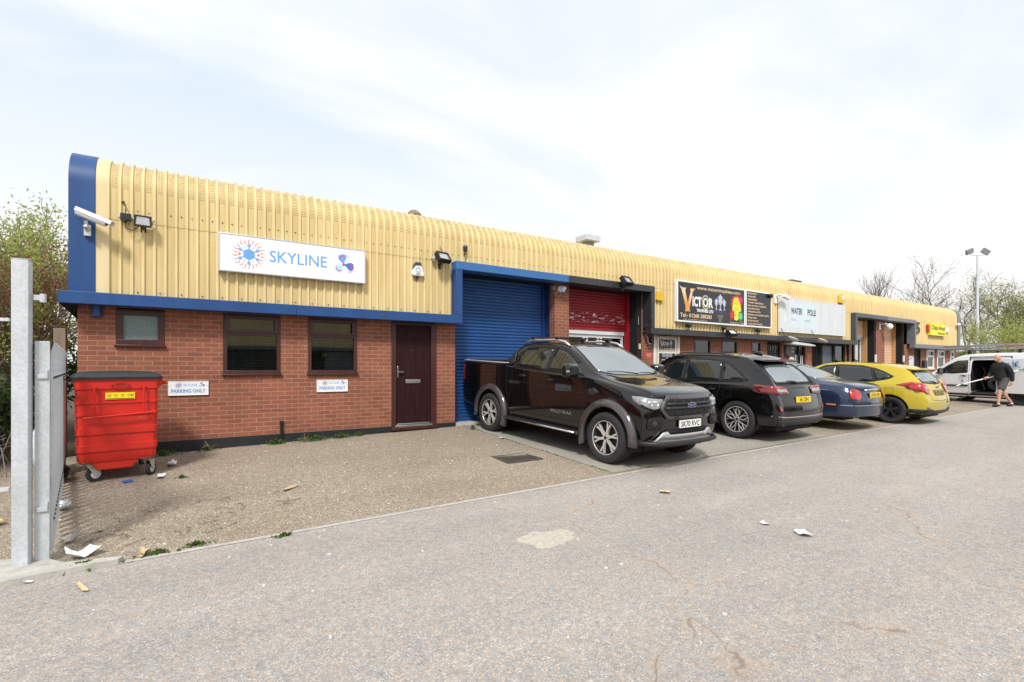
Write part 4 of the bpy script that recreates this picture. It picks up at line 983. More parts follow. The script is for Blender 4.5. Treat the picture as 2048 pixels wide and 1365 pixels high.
# ------------------------------------------------------------------ red wheeled bin
def bin_():
    a = R(8)
    t = thing('wheeled_bin', 'large red metal waste bin with black lid on castors', 'waste bin', (-.715, 7.98, gz(-.7, 8)), a, world=False)
    # local: x width, -y faces the viewer
    def sec(z, w, d, y0=0): return [(x, y, z) for x, y in ((-w / 2, y0 - d * .0), (w / 2, y0), (w / 2, y0 + d), (-w / 2, y0 + d))]
    m = MB(); W0 = .86
    levels = []; z = .30
    prof = [(.32, .77), (.36, .795), (.44, .80), (.445, .825), (.52, .826), (.525, .805), (.64, .81), (.645, .834), (.72, .836), (.725, .815), (.86, .82), (.865, .843), (.895, .843), (.90, .824), (1.0, .828), (1.005, .85), (1.03, .85), (1.035, .83), (1.17, .838), (1.175, .86), (1.23, .862), (1.27, .862), (1.275, .885), (1.30, .885)]
    prof = [(.255 + (z - .32) * 1.045 / .98, w) for z, w in prof]
    o = 0
    def rr(w, d, z, r=.07, n=5):
        P_ = []
        for cx, cy, a0 in ((w / 2 - r, d / 2 - r, 0), (-w / 2 + r, d / 2 - r, 90), (-w / 2 + r, -d / 2 + r, 180), (w / 2 - r, -d / 2 + r, 270)):
            P_ += [(cx + r * cos(R(a0 + 90 * i / n)), .55 + cy + r * sin(R(a0 + 90 * i / n)), z) for i in range(n + 1)]
        return P_
    for z, w in prof: levels.append(rr(w, w * 1.22, z))
    k = len(levels[0]); v = [p for l in levels for p in l]; f = [tuple(range(k)), tuple(range((len(levels) - 1) * k, len(levels) * k))]
    for j in range(len(levels) - 1):
        for i in range(k): f.append((j * k + i, j * k + (i + 1) % k, (j + 1) * k + (i + 1) % k, (j + 1) * k + i))
    m.add(v, f)
    b = add(m, 'bin_body', 'binred', t, smooth=28)
    yf = lambda w: .55 - w * .61      # y of the front face for a given width
    fr = (Vector((0, yf(.80), 0)), Vector((1, 0, 0)), Vector((0, 0, 1)), Vector((0, -1, 0)))
    m = MB(); m.plate([(-.20, .15), (.14, .15), (.235, .27), (-.28, .27)], fr, -.5, -.03); add(m, 'base_trough', 'binred', t, bevel=.01)
    m = MB(); m.plate([(-.10, .35), (.04, .35), (.05, .375), (.11, .375), (.11, .395), (-.03, .395), (-.05, .37), (-.10, .37)], fr, -.03, .0); add(m, 'base_step', 'binred', t)
    m = MB()
    for x in (-.235, .255):
        m.tube([(x, yf(.86) - .04, 1.19), (x, yf(.86) - .045, .87), (x, yf(.86) - .035, .84)], .011, 8); m.obox((x, yf(.86) - .02, 1.195), (.035, .05, .02), 0)
    m.tube([(-.35, yf(.86) - .03, .815), (-.20, yf(.86) - .05, .825), (.22, yf(.86) - .05, .85), (.37, yf(.86) - .03, .86)], .012, 8)
    add(m, 'push_handle', 'binred', t, smooth=40)
    m = MB(); m.plate([(-.26, .955), (-.10, .975), (.14, .975), (.36, .962), (.36, .935), (.14, .945), (-.10, .945), (-.26, .93)], fr, .0, .018); add(m, 'pressed_rib', 'binred', t, bevel=.005)
    fl = (Vector((0, yf(.855) - .001, 0)), Vector((1, 0, 0)), Vector((0, 0, 1)), Vector((0, -1, 0)))
    m = MB(); m.rect(-.13, .165, 1.035, 1.12, fl, -.02, .004); l = add(m, 'label', 'yelsign', t)
    MT['sticker'] = M('amber_sticker', (.82, .66, .02), .4); l.data.materials[0] = MT['sticker']
    m = MB(); m.rect(-.12, .155, 1.04, 1.048, fl, .004, .0055)
    for i in range(4): m.ring(circ(-.09 + i * .065, 1.085, .016, 8), circ(-.09 + i * .065, 1.085, .012, 8), fl, .004, .0055)
    m.stroke([(.125, 1.07), (.15, 1.10)], .006, fl, .004, .0055); m.stroke([(.125, 1.10), (.15, 1.07)], .006, fl, .004, .0055); add(m, 'symbols', 'black', l)
    ft = (Vector((0, yf(.868) - .0, 0)), Vector((1, 0, 0)), Vector((0, 0, 1)), Vector((0, -1, 0)))
    m = MB(); m.ring(circ(.02, 1.205, .10, 28, .038), circ(.02, 1.205, .092, 28, .031), ft, -.02, .014); MT['binred3'] = M('bin_badge_red', (.45, .02, .015), .5); add(m, 'oval_badge', 'binred3', t)
    MT['binred2'] = M('worn_bin_red', (.42, .02, .015), .5); text('TAYLOR', ft, -.055, 1.19, .034, 'binred2', t, w=.155, bold=.05, d=.014, name='lettering')
    m = MB(); m.tube([(.44, .15, 1.235), (.50, .12, 1.235)], .026, 12); m.obox((.44, .16, 1.235), (.05, .10, .09), 0); add(m, 'lifting_pin', 'binred', t, smooth=40)
    # lid
    m = MB(); lv = []
    for z, s_, d_ in ((1.285, .93, 1.10), (1.315, .935, 1.11), (1.325, .92, 1.09), (1.365, .80, .95), (1.385, .66, .80), (1.392, .3, .4)): lv.append(rr(s_, d_, z, .09 if s_ > .5 else .05))
    v = [p for l_ in lv for p in l_]; f = [tuple(range(k)), tuple(range((len(lv) - 1) * k, len(lv) * k))]
    for j in range(len(lv) - 1):
        for i in range(k): f.append((j * k + i, j * k + (i + 1) % k, (j + 1) * k + (i + 1) % k, (j + 1) * k + i))
    m.add(v, f); MT['lid'] = M('dark_lid_plastic', (.020, .023, .028), .42, var=.2, vs=5); add(m, 'lid', 'lid', t, smooth=35)
    m = MB()
    for i in range(3): m.ring(circ(-.40 + i * .02, 1.31 - i * .012, .035, 12), circ(-.40 + i * .02, 1.31 - i * .012, .025, 12), (Vector((-.09, .12 + i * .02, 0)), Vector((1, 0, 0)), Vector((0, 0, 1)), Vector((0, -1, 0))), 0, .02)
    add(m, 'hinge_coil', 'rubber', t)
    # castors
    for x, y, yaw in ((-.27, .16, 20), (.32, .14, 60), (-.27, .95, 0), (.32, .95, 30)):
        e = bpy.data.objects.new('castor', None); C.objects.link(e); e.parent = t; e.location = (x, y, 0); e.rotation_euler = (0, 0, R(yaw)); OFF[e.name] = Vector((0, 0, 0))
        m = MB(); m.lathe([(.055, -.02), (.095, -.022), (.10, -.01), (.10, .01), (.095, .022), (.055, .02)], (.05, 0, .10), 'Y', 24, closed=True); add(m, 'tyre', 'rubber', e, smooth=40)
        m = MB(); m.lathe([(0, -.024), (.028, -.026), (.05, -.015), (.058, -.02), (.058, .02), (.05, .015), (.028, .026), (0, .024)], (.05, 0, .10), 'Y', 20); add(m, 'hub', 'dirtywhite', e, smooth=40)
        m = MB(); MT['fork'] = MT.get('fork') or M('dirty_fork', (.46, .43, .36), .6, var=.25, vs=12)
        for s_ in (-.034, .034): m.plate([(-.06, .23), (.07, .23), (.075, .09), (.03, .085)], (Vector((0, s_, 0)), Vector((1, 0, 0)), Vector((0, 0, 1)), Vector((0, -1, 0))), -.003, .003)
        m.box(-.065, .075, -.038, .038, .225, .24); m.tube([(.05, -.045, .10), (.05, .045, .10)], .012, 8); add(m, 'fork', 'fork', e)
        m = MB(); m.box(-.10, .10, -.07, .07, .241, .262); add(m, 'mounting_plate', 'rust', e, bevel=.004)
    return t
bin_()

# ------------------------------------------------------------------ galvanised palisade gate
def gate():
    t = thing('gate_post', 'tall square galvanised gate post standing on concrete', 'post', (-1.055, 5.26, -.02), R(-4), world=False)
    m = MB(); m.box(-.05, .048, -.05, .05, 0, 2.36); add(m, 'post', 'galv', t, bevel=.006)
    m = MB(); m.box(-.052, .05, -.052, .052, 2.36, 2.366); add(m, 'cap_plate', 'galv', t)
    for z in (.62, 1.90):
        m = MB(); m.box(-.20, -.065, -.04, .0, z - .012, z + .012); m.tube([(-.17, -.02, z - .015), (-.17, -.02, z + .03)], .035, 14); m.tube([(-.17, -.02, z + .03), (-.17, -.02, z + .085)], .02, 12); add(m, 'hinge_pin', 'galv', t, smooth=40)
    m = MB(); m.box(.065, .12, -.01, .01, 2.06, 2.10); m.tube([(.12, 0, 2.045), (.12, 0, 2.11)], .02, 10); add(m, 'hinge_eye', 'galv', t)
    m = MB(); m.box(.066, .078, .0, .02, .12, 2.1); add(m, 'gap_shadow_strip', 'blackm', t) if False else None
    g = thing('palisade_gate', 'open galvanised palisade gate leaf seen almost edge on beside its post', 'gate', (-.93, 5.33, -.01), 0, world=False)
    d = Vector((-1.46 + .93, 9.32 - 5.33, 0)); L_ = d.length; a = math.atan2(d.y, d.x); g.rotation_euler = (0, 0, a)
    # local x runs along the leaf, local -y faces the bin
    m = MB(); m.box(-.04, .03, -.022, .065, .02, 1.735); add(m, 'stile', 'galv', g, bevel=.004)
    m = MB(); m.box(L_ - .06, L_, -.03, .03, .03, 1.7); add(m, 'stile', 'galv', g, bevel=.004)
    for z in (.28, 1.42):
        m = MB(); m.box(.03, L_ - .06, -.02, .02, z, z + .05); add(m, 'rail', 'galv', g, bevel=.003)
    base = None; n = 24
    for i in range(n):
        x0 = .10 + i * (L_ - .26) / (n - 1)
        if base is None:
            m = MB(); pr = [(-.034, .0), (-.026, .014), (-.012, .004), (0, .016), (.012, .004), (.026, .014), (.034, 0)]
            lv = [(0.06, 1, 0), (1.60, 1, 0), (1.67, .97, .006), (1.725, .8, .022)]
            v = [(p[0] * s_, -.024 - p[1] - b, z) for z, s_, b in lv for p in pr] + [(p[0] * s_, -.021 - p[1] - b, z) for z, s_, b in lv for p in pr]
            k = len(pr); f = []
            for o in (0, 4 * k):
                for j in range(3):
                    for q in range(k - 1): f.append((o + j * k + q, o + j * k + q + 1, o + (j + 1) * k + q + 1, o + (j + 1) * k + q))
            m.add(v, f); base = add(m, 'pale', 'galv', g); base.location.x = x0
        else:
            c = base.copy(); C.objects.link(c); c.parent = g; c.location.x = x0
    m = MB()
    for i in range(n):
        x0 = .10 + i * (L_ - .26) / (n - 1)
        for z in (.305, 1.445): m.lathe([(0, -.048), (.010, -.046), (.010, -.03)], (x0, 0, z), 'Y', 6)
    add(m, 'bolt_heads', 'dgrey', g)
    for z in (.40, 1.44):
        m = MB(); m.box(-.055, -.041, -.012, .055, z, z + .035); m.tube([(-.05, -.004, z), (-.05, -.004, z + .075)], .010, 8); add(m, 'drop_bolt_clip', 'galv', g, bevel=.003)
gate()
# slim post behind the bin and wooden post by the wall corner
m = MB(); m.box(-1.70, -1.56, 10.2, 10.34, .1, 2.12); add(m, 'fence_post', 'wood', None, loc=(-1.63, 10.27, .1), bevel=.006, label='weathered wooden post at the near corner of the building', cat='post')
m = MB(); m.box(-2.75, -2.28, 7.2, 7.75, .07, .36); add(m, 'wooden_crate', 'ply', None, loc=(-2.5, 7.5, .07), bevel=.006, label='pale plywood box at the far left behind the gate post', cat='box')
m = MB(); m.obox((-2.0, 6.6, .06), (1.0, .45, .02), R(25)); add(m, 'plywood_board', 'ply', None, loc=(-2.0, 6.6, .05), label='plywood board lying flat in front of the plywood box', cat='board')
m = MB(); m.obox((-2.15, 6.35, .04), (.9, .25, .02), R(20)); add(m, 'plywood_offcut', 'ply', None, loc=(-2.1, 6.35, .03), label='narrow plywood offcut in front of the flat board', cat='board')
def bag(name, label, c, r, mat, seed):
    rg = random.Random(seed); m = MB(); m.ell(c, r, 20, 14)
    m.v = [tuple(Vector(c) + (Vector(p) - Vector(c)) * (1 + rg.uniform(-.13, .13))) for p in m.v]
    return add(m, name, mat, None, loc=(c[0], c[1], c[2] - r[2]), smooth=50, label=label, cat='rubbish')
bag('rubbish_bag', 'crumpled pale plastic sack leaning behind the red bin', (-1.52, 8.75, .46), (.16, .15, .33), 'dirtywhite', 2)
bag('rubbish_bag', 'small black rubbish bag on the ground behind the red bin castor', (-1.38, 8.35, .20), (.14, .16, .11), 'black', 5)
bag('plastic_wrapper', 'clear plastic wrapper with red print beyond the gate leaf', (-1.07, 6.9, .10), (.06, .10, .04), 'dirtywhite', 8)
m = MB(); m.obox((-.62, 7.86, .10), (.10, .05, .02), .4); add(m, 'blue_scrap', 'midblue', None, loc=(-.62, 7.86, .09), label='bright blue plastic scrap beneath the red bin', cat='rubbish')
# drain grate
t = thing('drain_grate', 'rectangular rusty iron drain grate set in the forecourt', 'drain', (4.34, 6.53, gz(4.34, 6.53)), R(-2))
x0, x1, y0, y1 = 4.03, 4.66, 6.27, 6.82
MT['iron'] = M('cast_iron', (.085, .075, .065), .7, metal=.2, var=.3, vs=20)
m = MB(); sl = lambda x, y: gz(x, y)
v = []; zz = sl(4.3, 6.5)
m.box(x0, x1, y0, y0 + .035, zz - .05, zz + .014); m.box(x0, x1, y1 - .035, y1, zz - .05, zz + .020); m.box(x0, x0 + .035, y0 + .035, y1 - .035, zz - .05, zz + .016); m.box(x1 - .035, x1, y0 + .035, y1 - .035, zz - .05, zz + .016)
add(m, 'grate_frame', 'iron', t, bevel=.003)
m = MB()
for i in range(16): x = x0 + .045 + i * (x1 - x0 - .09) / 15; m.box(x - .010, x + .010, y0 + .036, y1 - .036, zz - .03, zz + .013)
add(m, 'grate_bars', 'iron', t)
m = MB(); m.box(x0 + .036, x1 - .036, y0 + .036, y1 - .036, zz - .04, zz + .006); add(m, 'drain_pit', 'blackm', t)

# ------------------------------------------------------------------ litter
def scrap(name, label, x, y, w, l, mat, seed, curl=.02, group=None):
    rg = random.Random(seed); a = rg.uniform(0, PI); n = 5; m = MB(); z = gz(x, y) + .012
    for j in range(n):
        for i in range(n):
            u, v = i / (n - 1) - .5, j / (n - 1) - .5
            p = Vector((u * w * (1 - .3 * v), v * l * (1 + .2 * u), 0)); p.rotate(Matrix.Rotation(a, 3, 'Z'))
            m.v.append((x + p.x, y + p.y, z + abs(rg.gauss(0, curl * .3)) + curl * 3 * u * u))
    k = n * n; m.v += [(p[0], p[1], p[2] - .0015) for p in m.v]
    for j in range(n - 1):
        for i in range(n - 1):
            q = (j * n + i, j * n + i + 1, (j + 1) * n + i + 1, (j + 1) * n + i); m.f += [q, tuple(k + b for b in reversed(q))]
    return add(m, name, mat, None, loc=(x, y, z - .012), label=label, cat='litter', group=group)
scrap('paper_scrap', 'crumpled white paper sheet on the ground beside the gate leaf foot', -.72, 5.33, .20, .16, 'paper', 1, .06)
scrap('paper_scrap', 'torn beige paper piece lying on the road in front of the pickup', 4.78, 4.0, .09, .12, 'card', 3, .01)
scrap('paper_scrap', 'white paper piece lying on the open road at right', 4.62, 2.32, .14, .10, 'paper', 7, .02)
scrap('paper_scrap', 'tiny white scrap up the road from the larger white paper piece', 4.62, 2.68, .08, .06, 'paper', 9, .01)
scrap('paper_scrap', 'small white crumpled paper on the gravel below the first parking plate', -.18, 8.6, .18, .10, 'paper', 11, .05)
scrap('paper_scrap', 'flattened pale paper on the gravel right of the red bin', -.28, 7.95, .22, .08, 'paper', 12, .02)
scrap('card_scrap', 'flat brownish card scrap in the middle of the forecourt', 1.05, 6.55, .24, .08, 'card', 13, .01)
scrap('wood_splinter', 'thin pale wood splinter on the road beside the footing', -.62, 4.60, .03, .22, 'ply', 14, .005)
scrap('wood_splinter', 'short yellowish splinter on the forecourt near the edging', -.30, 5.12, .05, .20, 'ply', 15, .02)
scrap('paper_scrap', 'thin white strip lying on the concrete footing', -1.0, 4.93, .02, .14, 'paper', 16, .01)
scrap('card_scrap', 'small grey card piece on the concrete slab beside the pickup', 4.98, 8.0, .14, .08, 'dirtywhite', 17, .01)
scrap('stone_lump', 'grey stone lump beside the gate leaf', -.86, 5.75, .14, .07, 'kerb', 18, .06)
rg = random.Random(21); MT['crumb'] = M('pale_crumbs', (.62, .60, .57), .8, var=.2)
m = MB()
for i in range(260):
    if rg.random() < .6: x, y = rg.uniform(-1.6, 4.6), rg.uniform(5.1, 9.5)
    else: x, y = rg.uniform(-1, 9), rg.uniform(1.6, 5)
    s_ = rg.uniform(.004, .015); m.obox((x, y, gz(x, y) + s_ * .3), (s_ * 2, s_, s_ * .7), rg.uniform(0, 3))
add(m, 'debris', 'crumb', fixn=False, label='tiny pale stones and scraps scattered over the tarmac', kind='stuff')
m = MB(); rg = random.Random(30)
for i in range(40):
    x, y = rg.uniform(-.9, 1.0), rg.uniform(5.3, 6.6); a = rg.uniform(0, PI); l = rg.uniform(.04, .22); z = gz(x, y) + .01
    m.tube([(x, y, z), (x + l * .5 * cos(a), y + l * .5 * sin(a), z + .01), (x + l * cos(a + .3), y + l * sin(a + .3), z)], .003, 4)
add(m, 'twig_litter', 'bark', fixn=False, kind='stuff', label='dry twigs scattered on the near forecourt')

# ------------------------------------------------------------------ plants
def leafquad(m, p, s_, rg, flat=.0):
    a, b = rg.uniform(0, 2 * PI), rg.uniform(-1, 1) * (1 - flat)
    d = Vector((cos(a) * math.sqrt(1 - b * b), sin(a) * math.sqrt(1 - b * b), b)); e = d.orthogonal().normalized(); e.rotate(Matrix.Rotation(rg.uniform(0, 6.28), 3, d)); g = d.cross(e)
    o = len(m.v); L_ = s_ * rg.uniform(.7, 1.3)
    for q in (-e * L_, g * L_ * .42, e * L_, -g * L_ * .42): m.v.append(tuple(p + q))
    m.f.append((o, o + 1, o + 2, o + 3))
def tree(name, label, cat, loc, h, spread, leaf='leaf1', n_leaf=3000, lsize=.06, seed=1, stems=1, trunk=.1, bark='bark', depth=4, up=.55, leafz=.15, parts=('trunk', 'crown'), group=None, droop=0, clump=.16):
    rg = random.Random(seed); T_ = thing(name, label, cat, loc, group=group); m = MB(); tips = []
    base = Vector(loc)
    def grow(p, d, L_, r, lv):
        n = 3; pts = [p]; q = p.copy(); dd = d.copy()
        for i in range(n):
            dd = (dd + Vector((rg.gauss(0, .13), rg.gauss(0, .13), rg.gauss(0, .09) + .04 - droop * .06 * (depth - lv == 0)))).normalized(); q = q + dd * L_ / n; pts.append(q.copy())
        m.tube(pts, [r * (1 - .35 * i / n) for i in range(n + 1)], 6 if lv > 2 else (5 if lv > 1 else 3), cap=False)
        if lv <= 2: tips.extend(pts[1:])
        if lv == 0: return
        k = rg.choice((2, 3, 3, 4)) if lv > 1 else rg.choice((3, 4))
        for i in range(k):
            s_ = pts[-1] if i < 2 else pts[rg.choice((1, 2))]
            a = rg.uniform(0, 2 * PI); sp = rg.uniform(.35, .95) * spread
            nd = (dd * (1 - .2 * spread) + Vector((cos(a) * sp, sin(a) * sp, up * .35))).normalized()
            grow(s_, nd, L_ * rg.uniform(.62, .84), r * rg.uniform(.5, .66), lv - 1)
    L0 = h / (1 + .73 + .53 + .39 + .28) * 1.12
    for s_ in range(stems):
        a = rg.uniform(0, 2 * PI); off = Vector((cos(a), sin(a), 0)) * (.12 * h * spread * .4 if stems > 1 else 0)
        grow(base + off, Vector((cos(a) * .25 * spread * (stems > 1), sin(a) * .25 * spread * (stems > 1), 1)).normalized(), L0 * rg.uniform(.8, 1.1), trunk * (1 if s_ == 0 else .7), depth)
    add(m, parts[0], bark, T_, smooth=True, fixn=False)
    if n_leaf:
        c = MB(); tips = [p for p in tips if p.z > base.z + h * leafz] or tips
        for i in range(n_leaf):
            p = rg.choice(tips); leafquad(c, p + Vector((rg.gauss(0, clump), rg.gauss(0, clump), rg.gauss(0, clump) - droop * abs(rg.gauss(0, clump * 2)))), lsize, rg)
        add(c, parts[1], leaf, T_, fixn=False)
    return T_
tree('willow_tree', 'tall pale green tree in spring leaf behind the near end of the building', 'tree', (-2.75, 12.6, .1), 3.9, .75, 'leaf1', 12000, .036, 3, 3, .07, 'twig', up=.8, clump=.10)
tree('willow_tree', 'slender pale green tree at the far left edge beyond the gate', 'tree', (-3.6, 12.0, .1), 3.6, .8, 'leaf1', 9000, .036, 8, 3, .06, 'twig', up=.8, clump=.10)
tree('willow_tree', 'thin leafy tree close against the blue end strip', 'tree', (-2.5, 14.2, .1), 4.3, .6, 'leaf1', 6000, .036, 12, 2, .06, 'twig', up=.8, clump=.12)
tree('russet_shrub', 'reddish brown leaved shrub close to the near wall corner', 'shrub', (-2.62, 12.0, .1), 3.2, .5, 'leaf2', 5200, .032, 5, 4, .04, 'bark', parts=('stem', 'foliage'), clump=.16)
tree('leafy_shrub', 'olive green shrub left of the reddish shrub', 'shrub', (-3.3, 10.6, .1), 2.2, .9, 'leaf4', 5000, .036, 6, 4, .035, 'bark', parts=('stem', 'foliage'), leafz=.05, clump=.14)
def bush(name, label, c, r, leaf, n, ls, seed, cat='bush', group=None):
    rg = random.Random(seed); t = thing(name, label, cat, (c[0], c[1], c[2] - r[2]), group=group); m = MB(); cl = []
    for i in range(26):
        a, b = rg.uniform(0, 2 * PI), rg.uniform(-.3, 1); q = Vector((r[0] * cos(a) * math.sqrt(max(0, 1 - b * b)), r[1] * sin(a) * math.sqrt(max(0, 1 - b * b)), r[2] * b)) * rg.uniform(.55, 1.05); cl.append(Vector(c) + q)
    s0 = min(r) * .30
    for i in range(n): leafquad(m, rg.choice(cl) + Vector((rg.gauss(0, s0), rg.gauss(0, s0), rg.gauss(0, s0))), ls, rg)
    add(m, 'foliage', leaf, t, fixn=False)
    m = MB(); b0 = Vector((c[0], c[1], c[2] - r[2]))
    for q in cl[:14]: m.tube([b0, (b0 + q) / 2 + Vector((0, 0, .1)), q], [.018, .012, .004], 4, cap=False)
    add(m, 'stem', 'bark', t, fixn=False)
    return t
bush('ivy_bush', 'dark ivy covered mound behind the galvanised gate post', (-3.0, 9.6, .75), (.75, .7, .65), 'leaf3', 6500, .045, 1)
bush('ivy_bush', 'low dark green brambles beside the wooden post', (-2.25, 10.2, .62), (.42, .5, .5), 'leaf3', 3500, .035, 2)
bush('bramble_bush', 'low olive brambles at the left edge in front of the ivy mound', (-3.5, 8.6, .35), (.8, .5, .32), 'leaf4', 3500, .035, 4)
bush('bramble_bush', 'tangled green undergrowth far behind the left trees', (-4.2, 15.5, 1.2), (2.2, 1.2, 1.1), 'leaf3', 6000, .07, 5)
# dead stems in the undergrowth
m = MB(); rg = random.Random(9)
for i in range(70):
    x, y = rg.uniform(-3.4, -1.9), rg.uniform(8.8, 10.6); a = rg.uniform(0, 6.28); l = rg.uniform(.4, 1.1)
    m.tube([(x, y, .1), (x + .2 * cos(a), y + .2 * sin(a), .1 + l * .6), (x + .5 * cos(a), y + .4 * sin(a), .1 + l * .8)], [.008, .006, .003], 4, cap=False)
add(m, 'undergrowth', 'twig', fixn=False, kind='stuff', label='bare tangled stems under the left trees')
# weeds along the plinth and the edging
def weed(x, y, r_, n, label, seed, leaf='weed', h=.10):
    rg = random.Random(seed); z = gz(x, y); m = MB()
    for i in range(n):
        a, q = rg.uniform(0, 2 * PI), abs(rg.gauss(0, .5)); p = Vector((x + r_ * q * cos(a) * 1.6, y + r_ * q * sin(a) * .6, z + rg.uniform(.01, h) * max(.2, 1 - q * .5))); leafquad(m, p, rg.uniform(.014, .028), rg)
    t = thing('weed_clump', label, 'weed', (x, y, z)); add(m, 'foliage', leaf, t, fixn=False)
    m = MB()
    for i in range(8): a = rg.uniform(0, 6.28); m.tube([(x, y, z), (x + r_ * .8 * cos(a), y + r_ * .4 * sin(a), z + h * .8)], [.004, .002], 3, cap=False)
    add(m, 'stem', 'bark', t, fixn=False)
for i, (x, y, r_, n, lb) in enumerate(((1.30, 9.52, .13, 240, 'green weed clump at the foot of the black standpipe'), (1.93, 9.52, .20, 420, 'widest green weed clump along the plinth between standpipe and door'), (2.42, 9.54, .14, 220, 'purple green weed clump nearer the door along the plinth'), (2.75, 9.56, .08, 110, 'small bright weed close to the mahogany door'), (.28, 9.5, .10, 130, 'small weed at the plinth below the first clear window'), (-.30, 9.45, .16, 260, 'weeds at the plinth just right of the red bin'), (4.95, 9.1, .07, 70, 'tiny weed at the corner of the concrete slab'))): weed(x, y, r_, n, lb, 40 + i)
for i, (x, y, r_, n, lb, hh) in enumerate(((-.66, 5.05, .12, 260, 'bright weed growing on the edge of the concrete footing', .05), (-.20, 5.08, .09, 90, 'sparse grass tuft at the near end of the edging', .03), (.08, 5.12, .07, 80, 'low grass tuft against the edging', .03), (.75, 4.95, .06, 60, 'small grass tuft farther along the edging', .03), (-.05, 7.75, .05, 40, 'solitary weed on the gravel right of the bin', .04))): weed(x, y, r_, n, lb, 60 + i, 'weed', hh)
m = MB(); rg = random.Random(77)
for i in range(500):
    u = rg.random(); x = 5.02 + rg.gauss(0, .012); y = 9.3 - u * 4.1
    if rg.random() < (.25 + .75 * (sin(y * 5) > .1)): leafquad(m, Vector((x, y, gz(x, y) + rg.uniform(.005, .022))), rg.uniform(.006, .014), rg)
add(m, 'moss', 'weed', fixn=False, kind='stuff', label='moss and tiny weeds in the joint along the concrete slab')
m = MB()
for (x, y) in ((.33, 9.5), (1.75, 9.5)):
    for i in range(9): a = rg.uniform(0, 6.28); m.tube([(x, y, .17), (x + .06 * cos(a), y - .04, .26), (x + .14 * cos(a), y + .06 * sin(a) - .04, .24 + rg.uniform(-.05, .12))], [.004, .003, .001], 3, cap=False)
MT['dry'] = M('dry_stalk', (.34, .24, .15), .9); add(m, 'dead_stalks', 'dry', None, loc=(.33, 9.5, .16), label='dry brown weed stalks against the black plinth', cat='weed')

# ------------------------------------------------------------------ far background on the right
t = thing('lamp_column', 'tall grey lighting column with twin floodlights behind the van', 'lamp column', at(1955, 36, .2)); x, y, _ = at(1955, 36)
m = MB(); m.tube([(x, y, .2), (x, y, 1.6), (x, y, 1.65), (x, y, 9.6)], [.13, .13, .095, .06], 12); add(m, 'column', 'galv', t, smooth=40)
th = R(33.0658); rt = Vector((cos(th), -sin(th), 0)); fw = Vector((sin(th), cos(th), 0))
m = MB(); m.tube([Vector((x, y, 9.62)) - rt * .50, Vector((x, y, 9.58)), Vector((x, y, 9.62)) + rt * .50], .035, 8); add(m, 'cross_arm', 'galv', t)
for sg in (-1, 1):
    c = Vector((x, y, 9.85)) + rt * sg * .58; rm = Matrix.Rotation(-th, 3, 'Z') @ Matrix.Rotation(R(-22 if sg < 0 else -30) * sg * -1, 3, 'Y') @ Matrix.Rotation(R(20), 3, 'X')
    m = MB(); m.obox(c, (.52, .16, .36), rm); m.obox(c + rm @ Vector((0, .1, 0)), (.3, .1, .2), rm); add(m, 'lamp_head', 'grey', t, bevel=.02)
t = thing('lamp_column', 'smaller distant lighting column among the trees at far right', 'lamp column', at(2017, 60, .2)); x, y, _ = at(2017, 60)
m = MB(); m.tube([(x, y, .2), (x, y, 8.2)], [.09, .06], 8); add(m, 'column', 'galv', t)
m = MB(); m.obox((x, y, 8.3), (1.2, .5, .25), -th); add(m, 'lamp_head', 'grey', t)
tree('bare_tree', 'bare branched tree rising behind the roof above the blank board', 'tree', at(1742, 62, .2), 11.6, .62, n_leaf=0, trunk=.20, bark='twig', depth=5, seed=21, parts=('trunk', 'crown'), up=.8)
tree('bare_tree', 'lower bare tree behind the roof left of the far end', 'tree', at(1830, 60, .2), 10.9, .85, n_leaf=0, trunk=.18, bark='twig', depth=4, seed=23, up=.5)
tree('blossom_tree', 'white blossoming tree just beyond the far end of the building', 'tree', at(1935, 44, .2), 9.0, .95, 'bloss', 5000, .08, 25, 2, .20, 'bark', depth=4, up=.4, clump=.35)
tree('blossom_tree', 'white blossoming tree right of the tall lighting column', 'tree', at(1985, 47, .2), 8.6, .95, 'bloss', 4500, .08, 27, 2, .2, 'bark', depth=4, up=.4, clump=.35)
tree('spring_tree', 'olive green spring tree at the right edge', 'tree', at(2030, 42, .2), 7.8, .95, 'leaf4', 6500, .085, 29, 3, .16, 'bark', depth=4, up=.4, clump=.35)
tree('spring_tree', 'olive green spring tree beyond the right edge', 'tree', at(2090, 44, .2), 8.4, .95, 'leaf4', 5000, .09, 31, 3, .16, 'bark', depth=4, up=.4, clump=.35)
tree('spring_tree', 'low green tree right behind the van ladder', 'tree', at(1990, 34, .2), 4.2, .95, 'leaf1', 5000, .07, 33, 4, .08, 'bark', depth=4, up=.4, clump=.28, leafz=.05)
for i, (px, dp, w, h_, lf, lb) in enumerate(((1925, 40, 2.2, 1.1, 'leaf1', 'bright green hedge shrub beyond the far end of the building'), (1965, 37, 2.0, 1.3, 'leaf3', 'dark green shrub behind the van bonnet'), (2010, 38, 2.4, 1.4, 'leaf1', 'light green shrub behind the van roof'), (2060, 36, 2.6, 1.3, 'leaf3', 'dark green shrub at the right edge'))):
    c = at(px, dp, 1.2); bush('hedge_shrub', lb, (c[0], c[1], .2 + h_), (w, w * .6, h_), lf, 4000, .085, 70 + i)
# distant low building behind the trees
c = at(1990, 75); t = thing('distant_building', 'low grey distant building glimpsed between the trees at far right', 'building', c, -th)
OFF[t.name] = Vector((0, 0, 0)); m = MB(); m.box(-9, 12, 0, 10, 0, 3.6); add(m, 'wall', 'greyp2', t); m = MB(); m.box(-9.3, 12.3, -.3, 10.3, 3.6, 3.9); add(m, 'roof', 'dgrey', t)
m = MB()
for i in range(6): m.box(-8 + i * 3.2, -6.4 + i * 3.2, -.05, .0, 1, 2.6)
add(m, 'window', 'frost', t)

